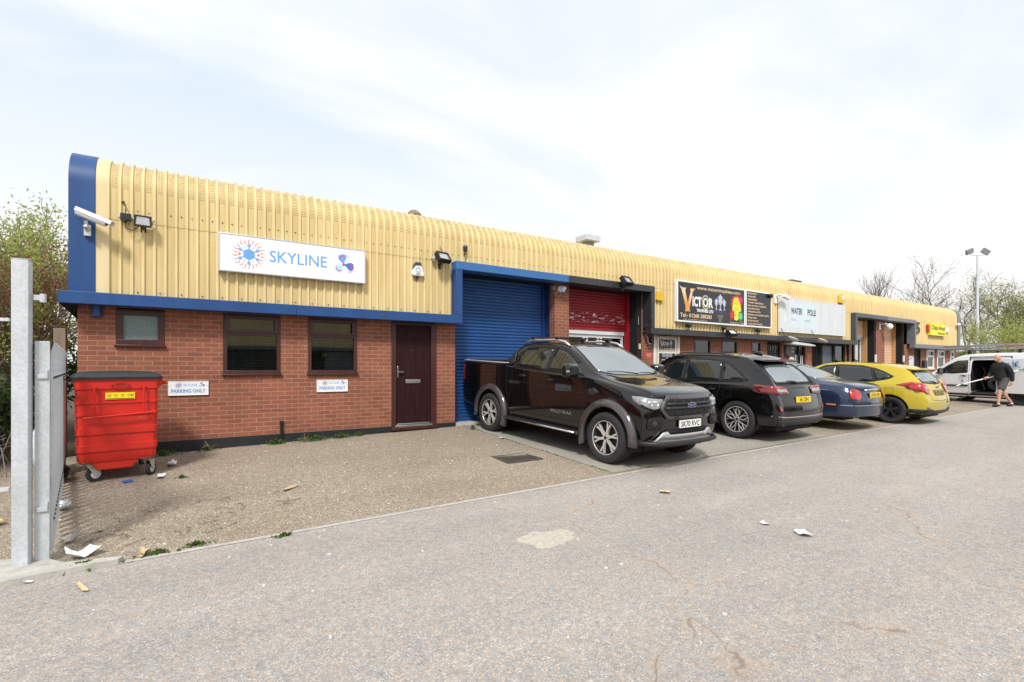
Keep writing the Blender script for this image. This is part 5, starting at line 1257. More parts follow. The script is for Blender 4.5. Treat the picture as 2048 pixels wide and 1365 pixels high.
# terrace on the other side of the road, behind the camera: what the glass and paintwork reflect
t = thing('opposite_terrace', 'matching brick and cream clad workshop terrace across the road', 'building', (5, -15, 0)); m = MB()
m.box(-25, 45, -22, -15, 0, 2.6); MT['dkbrick'] = brick_mat('brown_brick', (.10, .088, .082), (.08, .07, .066), (.17, .16, .15)); add(m, 'wall', 'dkbrick', t)
m = MB(); m.box(-25.1, 45.1, -22, -14.85, 2.8, 4.6); add(m, 'cladding', 'cream', t); m = MB(); m.box(-25.2, 45.2, -22, -14.7, 2.6, 2.8); add(m, 'fascia', 'greyp2', t)
for i in range(9):
    m = MB(); m.box(-22 + i * 7.4, -18.4 + i * 7.4, -15.05, -14.95, .1, 2.55); add(m, 'roller_shutter', ('dgrey', 'greyp2', 'grey')[i % 3], t)
    for k in (1.2, 2.6):
        m = MB(); m.box(-17 + i * 7.4 + (k - 1.2), -16 + i * 7.4 + (k - 1.2), -15.02, -14.96, 1.3, 2.4); add(m, 'window', 'room', t)
# ------------------------------------------------------------------ vehicles
def paint(name, col, rough=.22, metal=.0, flake=.0, coat=1, dirt=.12, dirtc=(.25, .22, .18)):
    m, nt, b, N, L = newmat(name)
    co = coords(nt); n1 = noise(nt, co, 2.2, 6, .7); n2 = noise(nt, co, 30, 4, .7)
    s = N.new('ShaderNodeSeparateXYZ'); L.new(co, s.inputs[0])
    low = ramp(nt, s.outputs[2], [(.22, g3(1)), (.75, g3(.12))])
    k = mathn(nt, 'MULTIPLY', mixc(nt, 1, low, ramp(nt, n1, [(.3, g3(.3)), (.75, g3(1))]), 'MULTIPLY'), dirt)
    L.new(mixc(nt, k, col, dirtc), b.inputs['Base Color'])
    b.inputs['Metallic'].default_value = metal; b.inputs['Coat Weight'].default_value = coat; b.inputs['Coat Roughness'].default_value = .02; b.inputs['Coat IOR'].default_value = 1.58; b.inputs['Specular IOR Level'].default_value = .1
    L.new(ramp(nt, n1, [(.2, g3(rough)), (.8, g3(rough + .12))]), b.inputs['Roughness'])
    return m
MT['pblack'] = paint('black_car_paint', (.0035, .0035, .004), .12, dirt=.012)
MT['pblue'] = paint('navy_car_paint', (.020, .034, .085), .25, metal=.35, dirt=.05); MT['pnavy'] = MT['pblue']; MT['pblue'] = M('faded_blue_panel2', (.60, .70, .74), .45, var=.07)
MT['pyellow'] = paint('yellow_car_paint', (.52, .40, .02), .28, metal=.0, dirt=.6, dirtc=(.24, .19, .06))
MT['pwhite'] = paint('white_van_paint', (.84, .85, .87), .25, dirt=.05)
MT['flare'] = paint('grey_flare_paint', (.075, .066, .068), .3, metal=.4, dirt=.1)
MT['carglass'] = M('car_glass', (.010, .014, .014), .02, var=.1, spec=.7, ior=1.6)
MT['screen'] = M('pale_screen_glass', (.13, .16, .165), .02, var=.1, spec=1, ior=2.5)
MT['redlens'] = M('red_lens', (.42, .008, .012), .08, var=.25, vs=20, coat=1)
MT['reddark'] = M('dark_red_lens', (.16, .004, .008), .08, var=.25, vs=20, coat=1)
MT['clear'] = M('clear_lens', (.26, .28, .30), .08, var=.3, vs=25, coat=1)
MT['amber'] = M('amber_lens', (.75, .24, .02), .15, coat=1)
MT['trimblk'] = M('black_trim', (.012, .012, .013), .5, var=.2)
MT['machined'] = M('machined_alloy', (.72, .71, .70), .3, metal=.5, var=.1)
MT['darkalloy'] = M('dark_alloy', (.05, .05, .052), .4, metal=.5, var=.2)
MT['plateY'] = M('yellow_plate', (.82, .58, .01), .4, var=.05); MT['plateW'] = M('white_plate', (.80, .80, .78), .4, var=.04)
MT['badgeblue'] = M('badge_blue', (.012, .03, .14), .2)
MT['skirt'] = MT['trimblk']

class Car:
    """a body lofted from stations, smoothed; panels are cut to shape on it by projection"""
    def __init__(s, name, label, cat, loc, rz, st, paintm, fdy, rdy, fbow, rbow, wheels, R_arch, sub=3, wz=None, cut_in=.52, top={}):
        s.T = thing(name, label, cat, loc, rz, world=False); s.st = st; s.paint = paintm
        rows = []
        def row(y, W, zu, zs, zb, xb, zr, xr, zt):
            h = zb - zs
            return [(W * .90, y, zu), (W * .97, y, zs), (W, y, zs + .40 * h), (W * .995, y, zs + .78 * h), (xb + .012, y, zb - .025), (xb - .012, y, zb + .012), (xr, y, zr), (xr - .075, y, zr + (zt - zr) * .62), (xr * .48, y, zt - (zt - zr) * .12), (0, y, zt)]
        for k, q in enumerate(st): rows.append(row(*q))
        for arr, dy in ((rows[0], rdy), (rows[-1], fdy)):
            for i in range(10): arr[i] = (arr[i][0], arr[i][1] + dy[i], arr[i][2])
        for k, d_ in top.items():
            for i, q in ((5, .06), (6, .75), (7, 1), (8, 1), (9, 1)): rows[k][i] = (rows[k][i][0], rows[k][i][1] + d_ * q, rows[k][i][2])
        V = []; F = []; idx = {}
        def vid(p, key):
            if key not in idx: idx[key] = len(V); V.append(p)
            return idx[key]
        n = len(rows); fr_ = [rows[0][5 + j][0] / rows[0][5][0] for j in range(5)]
        fs = [1, .80, .56, .28, 0]
        for sg in (1, -1):
            def g(k, r): x, y, z = rows[k][r]; return vid((sg * x, y, z), ('s', k, r, sg if x > 0 else 0))
            def bt(k, j):   # bottom points
                x, y, z = rows[k][0]
                if j == 0: return g(k, 0)
                return vid((sg * x * fs[j], y, z), ('b', k, j, sg if fs[j] > 0 else 0))
            def quad(a, b, c, d):
                F.append((a, b, c, d) if sg > 0 else (d, c, b, a))
            for k in range(n - 1):
                for r in range(9): quad(g(k, r), g(k + 1, r), g(k + 1, r + 1), g(k, r + 1))
                for j in range(4): quad(bt(k, j + 1), bt(k + 1, j + 1), bt(k + 1, j), bt(k, j))
            for k, bow, dr in ((0, rbow, -1), (n - 1, fbow, 1)):
                def cp(r, j):
                    if r == 5: return g(k, 5 + j)
                    if j == 0: return g(k, r)
                    if r == 0:
                        x, y, z = rows[k][0]; p = vid((sg * x * fs[j], y, z), ('b', k, j, sg if fs[j] > 0 else 0))
                        V[p] = (sg * x * fs[j], y + dr * bow * (1 - fs[j] ** 2), z); return p
                    x, y, z = rows[k][r]; w = fs[j] * (1 - r / 5) + (rows[k][5 + j][0] / rows[k][5][0]) * (r / 5)
                    t5 = rows[k][5 + j]; t0 = rows[k][5]; q = r / 5
                    zz = z + (t5[2] - t0[2]) * max(0, q - .55) / .45 * .8 if True else z
                    yy = y + dr * bow * (1 - w ** 2) + (t5[1] - t0[1]) * max(0, q - .55) / .45 * .8
                    return vid((sg * x * w, yy, zz), ('c', k, r, j, sg if w > 0 else 0))
                for r in range(5):
                    for j in range(4):
                        a = (cp(r, j), cp(r, j + 1), cp(r + 1, j + 1), cp(r + 1, j))
                        quad(*(a if dr > 0 else a[::-1]))
        # push the top edge of the caps out with the bow as well
        for k, bow, dr in ((0, rbow, -1), (n - 1, fbow, 1)):
            for j in range(1, 5):
                for sg in (1, -1, 0):
                    key = ('s', k, 5 + j, sg)
                    if key in idx:
                        x, y, z = V[idx[key]]; w = abs(x) / rows[k][5][0]
                        V[idx[key]] = (x, y + dr * bow * (1 - w * w), z)
        tgt = [Vector(v) for v in V]; cur = [Vector(v) for v in V]
        for it in range(3):   # make the smoothed surface pass through the stations
            me = bpy.data.meshes.new('cage'); me.from_pydata([tuple(v) for v in cur], [], F); o = bpy.data.objects.new('cage', me); C.objects.link(o)
            md = o.modifiers.new('s', 'SUBSURF'); lv = sub if it == 2 else 2; md.levels = lv; md.render_levels = lv
            bpy.context.view_layer.update()
            m2 = bpy.data.meshes.new_from_object(o.evaluated_get(bpy.context.evaluated_depsgraph_get())); bpy.data.objects.remove(o)
            if it < 2: cur = [c_ + (t_ - m2.vertices[i].co) * .8 for i, (c_, t_) in enumerate(zip(cur, tgt))]
        bm = bmesh.new(); bm.from_mesh(m2); bmesh.ops.recalc_face_normals(bm, faces=bm.faces)
        s.bvh = BVHTree.FromBMesh(bm)
        s.cuts = []
        s.bm = bm
        for (wx, wy, wzz, wr) in wheels: s.cut([(wy + R_arch * cos(a), wzz + R_arch * sin(a)) for a in [2 * PI * i / 26 for i in range(26)]], lambda c: abs(c.x) > cut_in)
    def cut(s, poly, cond):
        """cut a convex side-view (y, z) polygon out of the body"""
        bm = s.bm; ys = [p[0] for p in poly]; zs = [p[1] for p in poly]
        y0, y1, z0, z1 = min(ys) - .12, max(ys) + .12, min(zs) - .12, max(zs) + .12
        area = sum(poly[i][0] * poly[(i + 1) % len(poly)][1] - poly[(i + 1) % len(poly)][0] * poly[i][1] for i in range(len(poly)))
        if area < 0: poly = poly[::-1]
        for i in range(len(poly)):
            a, b = poly[i], poly[(i + 1) % len(poly)]
            nrm = Vector((0, b[1] - a[1], -(b[0] - a[0])))
            fs = [f for f in bm.faces if y0 < f.calc_center_median().y < y1 and z0 < f.calc_center_median().z < z1 and cond(f.calc_center_median())]
            geom = list({e for f in fs for e in f.edges} | {v for f in fs for v in f.verts} | set(fs))
            bmesh.ops.bisect_plane(bm, geom=geom, dist=1e-5, plane_co=Vector((0, a[0], a[1])), plane_no=nrm)
        def inside(c):
            return all((poly[(i + 1) % len(poly)][0] - poly[i][0]) * (c.z - poly[i][1]) - (poly[(i + 1) % len(poly)][1] - poly[i][1]) * (c.y - poly[i][0]) > -1e-6 for i in range(len(poly)))
        dead = [f for f in bm.faces if cond(f.calc_center_median()) and inside(f.calc_center_median())]
        bmesh.ops.delete(bm, geom=dead, context='FACES')
    def finish(s):
        me = bpy.data.meshes.new('body'); s.bm.to_mesh(me); s.bm.free()
        for p in me.polygons: p.use_smooth = True
        me.materials.append(s.paint if not isinstance(s.paint, str) else MT[s.paint])
        o = bpy.data.objects.new('body', me); C.objects.link(o); o.parent = s.T; s.body = o; OFF[o.name] = Vector((0, 0, 0)); return o
    def hit(s, p, axis, far=4.0):
        """axis: 'x+','x-' side views, 'y+','y-' front and rear, 'z' top. p = 2D point in that view"""
        if axis[0] == 'x': sg = 1 if axis == 'x+' else -1; o, d = Vector((sg * far, p[0], p[1])), Vector((-sg, 0, 0))
        elif axis[0] == 'y': sg = 1 if axis == 'y+' else -1; o, d = Vector((p[0], sg * 6, p[1])), Vector((0, -sg, 0))
        else: o, d = Vector((p[0], p[1], 4)), Vector((0, 0, -1))
        r = s.bvh.ray_cast(o, d)
        if r[0] is None or (axis[0] == 'x' and r[0].x * sg < .2):
            q = o + d * (far - .85 if axis[0] == 'x' else (6 - 2.2 if axis[0] == 'y' else 3)); r = s.bvh.find_nearest(q)
        return r[0], r[1]
    def patch(s, name, poly, axis, mat, off=.005, step=.05, both=False, parent=None, thick=.0, label=None, smooth_poly=False):
        outs = []
        for ax in ((axis, {'x+': 'x-', 'x-': 'x+'}.get(axis)) if both and axis[0] == 'x' else (axis,)):
            pl = poly
            variants = [pl]
            if both and axis[0] in 'yz': variants = [pl, [(-a, b) for a, b in pl][::-1]]
            for pl in variants:
                area = sum(pl[i][0] * pl[(i + 1) % len(pl)][1] - pl[(i + 1) % len(pl)][0] * pl[i][1] for i in range(len(pl)))
                if area < 0: pl = pl[::-1]
                bd = []
                for i in range(len(pl)):
                    a, b = pl[i], pl[(i + 1) % len(pl)]; L_ = math.hypot(b[0] - a[0], b[1] - a[1]); k = max(1, int(L_ / step))
                    bd += [(a[0] + (b[0] - a[0]) * j / k, a[1] + (b[1] - a[1]) * j / k) for j in range(k)]
                def ins(x, y):
                    c = False
                    for i in range(len(pl)):
                        (xi, yi), (xj, yj) = pl[i], pl[i - 1]
                        if (yi > y) != (yj > y) and x < (xj - xi) * (y - yi) / (yj - yi) + xi: c = not c
                    return c
                x0, x1 = min(p[0] for p in pl), max(p[0] for p in pl); y0, y1 = min(p[1] for p in pl), max(p[1] for p in pl)
                pts = [Vector(p) for p in bd]; nb = len(bd)
                gx = x0 + step / 2
                while gx < x1:
                    gy = y0 + step / 2
                    while gy < y1:
                        if ins(gx, gy) and min((gx - b[0]) ** 2 + (gy - b[1]) ** 2 for b in bd) > (step * .45) ** 2: pts.append(Vector((gx, gy)))
                        gy += step
                    gx += step
                r = delaunay_2d_cdt(pts, [], [list(range(nb))], 1, 1e-5)
                co, fc = r[0], r[2]; m = MB(); nrm = []
                for p in co:
                    h, n_ = s.hit(p, ax); m.v.append(tuple(h + n_ * off)); nrm.append(n_)
                m.f = [tuple(f) for f in fc]
                me_name = name
                o = add(m, me_name, mat, parent or s.T, smooth=True, fixn=True, label=label)
                if parent is not None: OFF[o.name] = Vector((0, 0, 0))
                sd = o.modifiers.new('Solid', 'SOLIDIFY'); sd.thickness = thick or .004; sd.offset = 1 if thick else -1
                outs.append(o)
        return outs[0]
    def line(s, name, pts, axis, w=.008, mat='blackm', off=.0015, both=True, parent=None, step=.06):
        """thin shut line drawn on the surface"""
        m = MB()
        for ax in ((axis, {'x+': 'x-', 'x-': 'x+'}.get(axis)) if both and axis[0] == 'x' else (axis,)):
            for var in ((1, -1) if both and axis[0] in 'yz' else (1,)):
                ps = []
                for a, b in zip(pts, pts[1:]):
                    L_ = math.hypot(b[0] - a[0], b[1] - a[1]); k = max(1, int(L_ / step))
                    ps += [(a[0] + (b[0] - a[0]) * j / k, a[1] + (b[1] - a[1]) * j / k) for j in range(k)]
                ps.append(pts[-1]); o = len(m.v)
                for i, p in enumerate(ps):
                    a = ps[max(0, i - 1)]; b = ps[min(len(ps) - 1, i + 1)]; dx, dy = b[0] - a[0], b[1] - a[1]; l = math.hypot(dx, dy) or 1
                    for sg in (1, -1):
                        h, n_ = s.hit((var * (p[0] - dy / l * sg * w / 2), p[1] + dx / l * sg * w / 2), ax); m.v.append(tuple(h + n_ * off))
                for i in range(len(ps) - 1): m.f.append((o + 2 * i, o + 2 * i + 1, o + 2 * i + 3, o + 2 * i + 2))
        return add(m, name, mat, parent or s.T, smooth=True, fixn=False)
def arc(cx, cy, r, a0, a1, n=12, ry=None): return [(cx + r * cos(R(a0 + (a1 - a0) * i / n)), cy + (ry or r) * sin(R(a0 + (a1 - a0) * i / n))) for i in range(n + 1)]
def smoothpoly(pts, n=3, closed=True):
    """Catmull-Rom through the points"""
    k = len(pts); out = []
    rng = range(k) if closed else range(k - 1)
    for i in rng:
        p0, p1, p2, p3 = [pts[(i + d) % k] if closed else pts[min(max(i + d, 0), k - 1)] for d in (-1, 0, 1, 2)]
        for j in range(n):
            t = j / n
            out.append(tuple(.5 * (2 * p1[q] + (p2[q] - p0[q]) * t + (2 * p0[q] - 5 * p1[q] + 4 * p2[q] - p3[q]) * t * t + (3 * p1[q] - p0[q] - 3 * p2[q] + p3[q]) * t ** 3) for q in (0, 1)))
    if not closed: out.append(pts[-1])
    return out
def rounded(pts, r=.05, n=3):
    out = []; k = len(pts)
    for i in range(k):
        a, b, c = Vector(pts[i - 1]), Vector(pts[i]), Vector(pts[(i + 1) % k]); u = (a - b); v = (c - b)
        q = min(r, u.length * .45, v.length * .45); p0 = b + u.normalized() * q; p1 = b + v.normalized() * q
        for j in range(n + 1): t = j / n; out.append(tuple(p0 * (1 - t) ** 2 + b * 2 * t * (1 - t) + p1 * t * t))
    return out

def wheel(T_, x, y, Rw, w, rr, style, proto=None, yaw=0, z=None):
    sg = 1 if x > 0 else -1
    if proto is not None:
        c = copy_tree(proto, T_); c.location = (x, y, z or Rw); c.rotation_euler = (0, 0, (0 if sg > 0 else PI) + yaw); return c
    e = bpy.data.objects.new('wheel', None); C.objects.link(e); e.parent = T_; e.location = (x, y, z or Rw); OFF[e.name] = Vector((0, 0, 0)); e.rotation_euler = (0, 0, (0 if sg > 0 else PI) + yaw)
    h = w / 2; m = MB()
    m.lathe([(rr, -h * .8), (rr + .02, -h * .93), (Rw - .05, -h), (Rw - .018, -h * .92), (Rw - .002, -h * .72), (Rw, -h * .3), (Rw - .004, -h * .28), (Rw - .004, -h * .2), (Rw, -h * .18), (Rw, h * .18), (Rw - .004, h * .2), (Rw - .004, h * .28), (Rw, h * .3), (Rw - .002, h * .72), (Rw - .018, h * .92), (Rw - .05, h), (rr + .035, h * .97), (rr + .02, h * .93), (rr, h * .8)], axis='X', n=48)
    add(m, 'tyre', 'rubber', e, smooth=30)
    fc = {'truck': 'machined', 'suv': 'machined', 'ford': 'darkalloy', 'jag': 'alu', 'steel': 'blackm'}[style]
    m = MB(); xo = h * .80; m0 = MB()
    m0.lathe([(rr, xo - .001), (rr - .014, xo + .006), (rr - .020, xo - .012), (rr - .03, -h * .6), (rr, -h * .8)], axis='X', n=40); add(m0, 'rim_barrel', 'darkalloy' if style != 'jag' else 'alu', e, smooth=30)
    m.lathe([(rr, xo), (rr - .002, xo + .012), (rr - .010, xo + .010), (rr - .013, xo + .004)], axis='X', n=40)
    fr = (Vector((0, 0, 0)), Vector((0, 1, 0)), Vector((0, 0, 1)), Vector((1, 0, 0)))
    r1 = rr - .012
    def sp(a, pts, d0, d1): m.plate([(cos(a) * p - sin(a) * q, sin(a) * p + cos(a) * q) for p, q in pts], fr, d0, d1)
    if style == 'truck':
        for i in range(6):
            a = 2 * PI * i / 6 + .26
            sp(a, [(.045, -.022), (rr * .52, -.018), (r1, -.052), (r1, -.022), (rr * .62, -.002), (rr * .62, .002), (r1, .022), (r1, .052), (rr * .52, .018), (.045, .022)], xo - .045, xo - .008)
        m.plate(circ(0, 0, .055, 20), fr, xo - .05, xo - .006)
    elif style == 'suv':
        for i in range(5):
            a = 2 * PI * i / 5 + PI / 2
            for sg_ in (1, -1):
                sp(a, [(.05, .016 * sg_), (rr * .50, .052 * sg_), (r1, .018 * sg_), (r1, .006 * sg_), (rr * .50, .036 * sg_), (.05, .004 * sg_)][::sg_], xo - .045, xo - .012)
                sp(a, [(rr * .47, .050 * sg_), (rr * .52, .052 * sg_), (r1 * .97, .110 * sg_), (r1, .096 * sg_)][::sg_], xo - .040, xo - .014)
        m.plate(circ(0, 0, .05, 20), fr, xo - .045, xo - .012)
    elif style == 'ford':
        for i in range(5):
            a = 2 * PI * i / 5 + .3
            for d in (-.13, .13):
                sp(a + d, [(.05, -.014), (r1, -.018), (r1, .018), (.05, .014)], xo - .04, xo - .012)
        m.plate(circ(0, 0, .06, 20), fr, xo - .045, xo - .010)
    elif style == 'jag':
        for i in range(7): sp(2 * PI * i / 7, [(.05, -.022), (r1, -.03), (r1, .03), (.05, .022)], xo - .04, xo - .012)
        m.plate(circ(0, 0, .07, 20), fr, xo - .045, xo - .010)
    else:
        m.lathe([(0, xo - .03), (.06, xo - .028), (.08, xo - .045), (rr - .03, xo - .02), (rr - .02, xo - .03)], axis='X', n=32)
    add(m, 'rim', fc, e, smooth=25)
    m = MB(); m.lathe([(0, xo - .075), (rr - .025, xo - .075)], axis='X', n=32)
    m.lathe([(.10, xo - .068), (rr * .82, xo - .068), (rr * .82, xo - .074), (.10, xo - .074)], axis='X', n=32); add(m, 'brake_disc', 'blackm', e, smooth=30)
    m = MB(); m.lathe([(0, xo + .002), (.026, xo), (.030, xo - .012)], axis='X', n=16)
    for i in range(5): a = 2 * PI * i / 5 + .2; m.lathe([(0, xo - .003), (.008, xo - .004), (.009, xo - .02)], (0, .052 * cos(a), .052 * sin(a)), 'X', 6)
    add(m, 'hub_cap', 'darkalloy', e, smooth=40)
    return e
def arch_liners(T_, xs, ys, Rw, zc, x_out, ra):
    for y in ys:
        for sg in (1, -1):
            m = MB(); n = 18; pr = []
            for i in range(n + 1):
                a = -.35 + (PI + .7) * i / n; pr.append((y + (ra + .003) * cos(a), zc + (ra + .003) * sin(a)))
            xo, xi = x_out - .035, .42
            m.v = [(sg * x, p[0], p[1]) for x in (xo, xi) for p in pr]; k = n + 1
            m.f = [(i, i + 1, k + i + 1, k + i) for i in range(n)]; m.v.append((sg * xi, y, zc)); m.f += [(k + i, k + i + 1, 2 * k) for i in range(n)]
            add(m, 'wheel_arch', 'blackm', T_, smooth=True, fixn=False)
def plate_(T_, s, c, w, yaw_dir, mat, tilt=0, h=.111, name='number_plate', tw=None):
    """c = centre; yaw_dir: +1 faces forward (+y), -1 faces rear"""
    r = Vector((-yaw_dir, 0, 0)); u = Vector((0, -sin(R(tilt)) * yaw_dir, cos(R(tilt)))); n = r.cross(u); fr = (Vector(c), r, u, n)
    m = MB(); m.plate(rrect(-w / 2, w / 2, -h / 2, h / 2, .012), fr, -.012, 0); p = add(m, name, mat, T_); OFF[p.name] = Vector((0, 0, 0))
    text(s, fr, 0, -.038, .076, 'blackm', p, w=tw or w * .86, bold=.016, align='C', d=.0015, name='registration')
    return p
def mirror(T_, x, y, z, paintm, glass_back=-1, w=.22, h=.17, d=.12, cap=None):
    for sg in (1, -1):
        cx = sg * (x + w * .60); m = MB()
        for k_, (yy, f_) in enumerate(((-d * .42, 1), (d * .05, .98), (d * .42, .66))):
            for a, b in rrect(-w * .5 * f_, w * .5 * f_, -h * .5 * f_, h * .5 * f_, h * .22 * f_, 4): m.v.append((cx + a, y + yy, z + b))
        k = len(m.v) // 3; m.f = [tuple(range(k)), tuple(range(2 * k, 3 * k))] + [(r * k + i, r * k + (i + 1) % k, (r + 1) * k + (i + 1) % k, (r + 1) * k + i) for r in (0, 1) for i in range(k)]
        o = add(m, 'door_mirror', paintm, T_, smooth=50, bevel=.012); OFF[o.name] = Vector((0, 0, 0))
        m = MB(); m.tube([(sg * (x - .06), y + .02, z - h * .50), (sg * (x + w * .3), y + .01, z - h * .42)], [.04, .03], 8); q = add(m, 'mirror_arm', 'trimblk', o, smooth=40)
        m = MB(); m.plate(rrect(cx - w * .42, cx + w * .42, z - h * .40, z + h * .40, h * .16), (Vector((0, y - d * .43, 0)), Vector((1, 0, 0)), Vector((0, 0, 1)), Vector((0, -1, 0))), -.002, .003); add(m, 'mirror_glass', 'screen', o)
        if cap: m = MB(); m.obox((cx + sg * w * .36, y + d * .22, z - h * .04), (w * .30, d * .30, h * .16), 0); add(m, 'indicator', cap, o, bevel=.012)
def handle(car, y, z, mat, both=True, L_=.2):
    for sg, ax in ((1, 'x+'), (-1, 'x-')):
        h, n_ = car.hit((y, z), ax); m = MB()
        m.tube([(h.x + sg * .0, y - L_ / 2, z), (h.x + sg * .028, y - L_ / 2 + .03, z + .002), (h.x + sg * .03, y + L_ / 2 - .04, z + .004), (h.x + sg * .0, y + L_ / 2, z)], .012, 8)
        o = add(m, 'door_handle', mat, car.T, smooth=True); OFF[o.name] = Vector((0, 0, 0))
        m = MB(); m.ell((h.x + sg * .001, y - .01, z), (.006, .05, .03), 12, 6); add(m, 'handle_recess', 'blackm', o, smooth=True)
def wiper(T_, p0, p1, off=.012):
    m = MB(); m.tube([p0, tuple((Vector(p0) + Vector(p1)) / 2 + Vector((0, 0, .012))), p1], [.012, .009, .006], 6); add(m, 'wiper', 'trimblk', T_, smooth=True)

# ---------------- black pickup, nose towards the road, driver side to us
def pickup():
    Rw = .388
    st = [(-2.80, .875, .50, .56, 1.36, .855, 1.395, .80, 1.405), (-2.60, .90, .48, .54, 1.365, .88, 1.40, .83, 1.415), (-2.05, .905, .42, .52, 1.365, .885, 1.405, .84, 1.42), (-1.35, .905, .38, .50, 1.365, .885, 1.405, .84, 1.42),
          (-1.20, .905, .32, .48, 1.36, .885, 1.43, .83, 1.45), (-.98, .905, .30, .46, 1.355, .88, 1.61, .755, 1.66), (-.74, .905, .30, .46, 1.345, .88, 1.75, .685, 1.805), (-.3, .905, .30, .46, 1.33, .88, 1.775, .665, 1.832), (.15, .905, .30, .46, 1.315, .88, 1.765, .665, 1.832),
          (.42, .905, .30, .46, 1.30, .88, 1.725, .68, 1.805), (.74, .905, .30, .46, 1.29, .88, 1.57, .735, 1.67), (1.08, .905, .30, .46, 1.275, .875, 1.385, .79, 1.475), (1.34, .905, .34, .48, 1.25, .87, 1.29, .80, 1.34), (1.62, .905, .36, .50, 1.20, .865, 1.235, .78, 1.265), (2.0, .90, .38, .50, 1.13, .85, 1.185, .75, 1.215),
          (2.20, .885, .38, .48, 1.06, .82, 1.135, .72, 1.165), (2.29, .865, .40, .46, .99, .80, 1.07, .70, 1.10)]
    fdy = [-.06, -.01, .02, .0, -.02, -.02, 0, 0, 0, 0]; rdy = [.05, .0, -.0, .0, .0, .0, .0, 0, 0, 0]
    loc = Vector((6.15, 7.19, 0)); 
    W_ = [(1, 1.61, Rw, Rw), (1, -1.61, Rw, Rw)]
    c = Car('pickup_truck', 'black double cab pickup truck parked nose out in front of the blue shutter', 'pickup truck', (6.16, 7.24, gz(6.1, 7.17) + .0), PI - R(-2.5), st, 'pblack', fdy, rdy, .10, .03, W_, .47)
    T_ = c.T
    # pitch down the forecourt slope
    T_.rotation_euler = (R(-2.75), 0, PI + R(2.5))
    c.finish()
    arch_liners(T_, 1, (1.61, -1.61), Rw, Rw, .905, .47)
    # glass
    scr = [(-.71, 1.20), (-.665, 1.02), (-.60, .70), (-.555, .46), (0, .50), (.555, .46), (.60, .70), (.665, 1.02), (.71, 1.20), (.45, 1.35), (0, 1.39), (-.45, 1.35)]
    c.patch('windscreen', rounded(scr, .05), 'z', 'screen', .006, .06)
    c.patch('windscreen_surround', rounded([(x * 1.05, y + (.03 if y > 1.1 else -.03)) for x, y in scr], .05), 'z', 'trimblk', .002, .07)
    c.patch('rear_window', rounded([(-.55, 1.50), (.55, 1.50), (.50, 1.72), (-.50, 1.72)], .05), 'y-', 'carglass', .006, .08)
    c.patch('front_door_glass', rounded([(.15, 1.33), (.17, 1.715), (.30, 1.715), (.44, 1.68), (.74, 1.53), (1.02, 1.315)], .035), 'x+', 'carglass', .006, .05, True)
    c.patch('rear_door_glass', rounded([(.06, 1.335), (.08, 1.72), (-.35, 1.73), (-.63, 1.71), (-.77, 1.56), (-.82, 1.365)], .04), 'x+', 'carglass', .006, .05, True)
    c.patch('glass_surround', rounded([(1.12, 1.285), (.78, 1.545), (.45, 1.715), (.25, 1.75), (-.35, 1.76), (-.67, 1.74), (-.83, 1.58), (-.89, 1.33)], .04), 'x+', 'trimblk', .002, .06, True)
    # wind deflectors over the side glass
    c.line('wind_deflector', [(.84, 1.50), (.46, 1.70), (.26, 1.738), (.13, 1.738)], 'x+', .045, 'trimblk', .014); c.line('wind_deflector', [(.07, 1.74), (-.35, 1.75), (-.65, 1.728)], 'x+', .045, 'trimblk', .014)
    # shut lines
    c.line('door_seam', [(.13, 1.72), (.12, 1.36), (.10, .9), (.09, .52)], 'x+', .012)
    c.line('door_seam', [(1.14, 1.28), (1.13, 1.0), (1.06, .75), (1.05, .52)], 'x+', .012); c.line('door_seam', [(-.84, 1.58), (-.90, 1.36), (-.88, 1.15), (-.86, .98), (-.98, .78), (-1.0, .6)], 'x+', .012)
    c.line('door_seam', [(1.05, .53), (.1, .52), (-1.0, .53)], 'x+', .012); c.line('bed_seam', [(-1.06, 1.45), (-1.06, 1.0), (-1.03, .80)], 'x+', .014)
    c.line('waist_crease', [(1.10, 1.02), (.2, 1.06), (-.9, 1.08)], 'x+', .007, 'trimblk', .001)
    c.patch('sail_panel', rounded([(-.93, 1.68), (-.88, 1.42), (-.95, 1.385), (-1.36, 1.395), (-1.20, 1.46)], .02), 'x+', 'trimblk', .010, .05, True, thick=.006)
    # roller cover rails and load bed cap
    m = MB()
    for sg in (1, -1): m.box(sg * .84 - .03, sg * .84 + .03, -2.76, -1.05, 1.40, 1.425)
    m.box(-.80, .80, -2.78, -2.70, 1.395, 1.43); add(m, 'load_bed_rail', 'machined', T_, bevel=.008)
    m = MB()
    for i in range(5): m.box(-.80, .80, -2.66 + i * .32, -2.63 + i * .32, 1.418, 1.432)
    add(m, 'roller_cover_ribs', 'trimblk', T_)
    # wing edge and bonnet lines
    c.line('bonnet_seam', [(.80, 1.34), (.80, 1.7), (.775, 2.0), (.72, 2.25), (.60, 2.36)], 'z', .010); c.line('bonnet_crease', [(.42, 1.42), (.40, 1.9), (.34, 2.3)], 'z', .006, 'trimblk', .001)
    # grille with chrome-grey surround
    gy = 'y+'
    c.patch('grille_surround', rounded([(-.50, 1.085), (-.56, 1.0), (-.62, .88), (-.50, .745), (.50, .745), (.62, .88), (.56, 1.0), (.50, 1.085)], .03), gy, 'flare', .014, .06, thick=.03)
    g = c.patch('grille', rounded([(-.46, 1.045), (-.515, .98), (-.56, .88), (-.46, .785), (.46, .785), (.56, .88), (.515, .98), (.46, 1.045)], .03), gy, 'blackm', .046, .06, thick=.004)
    OFF[g.name] = Vector((0, 0, 0))
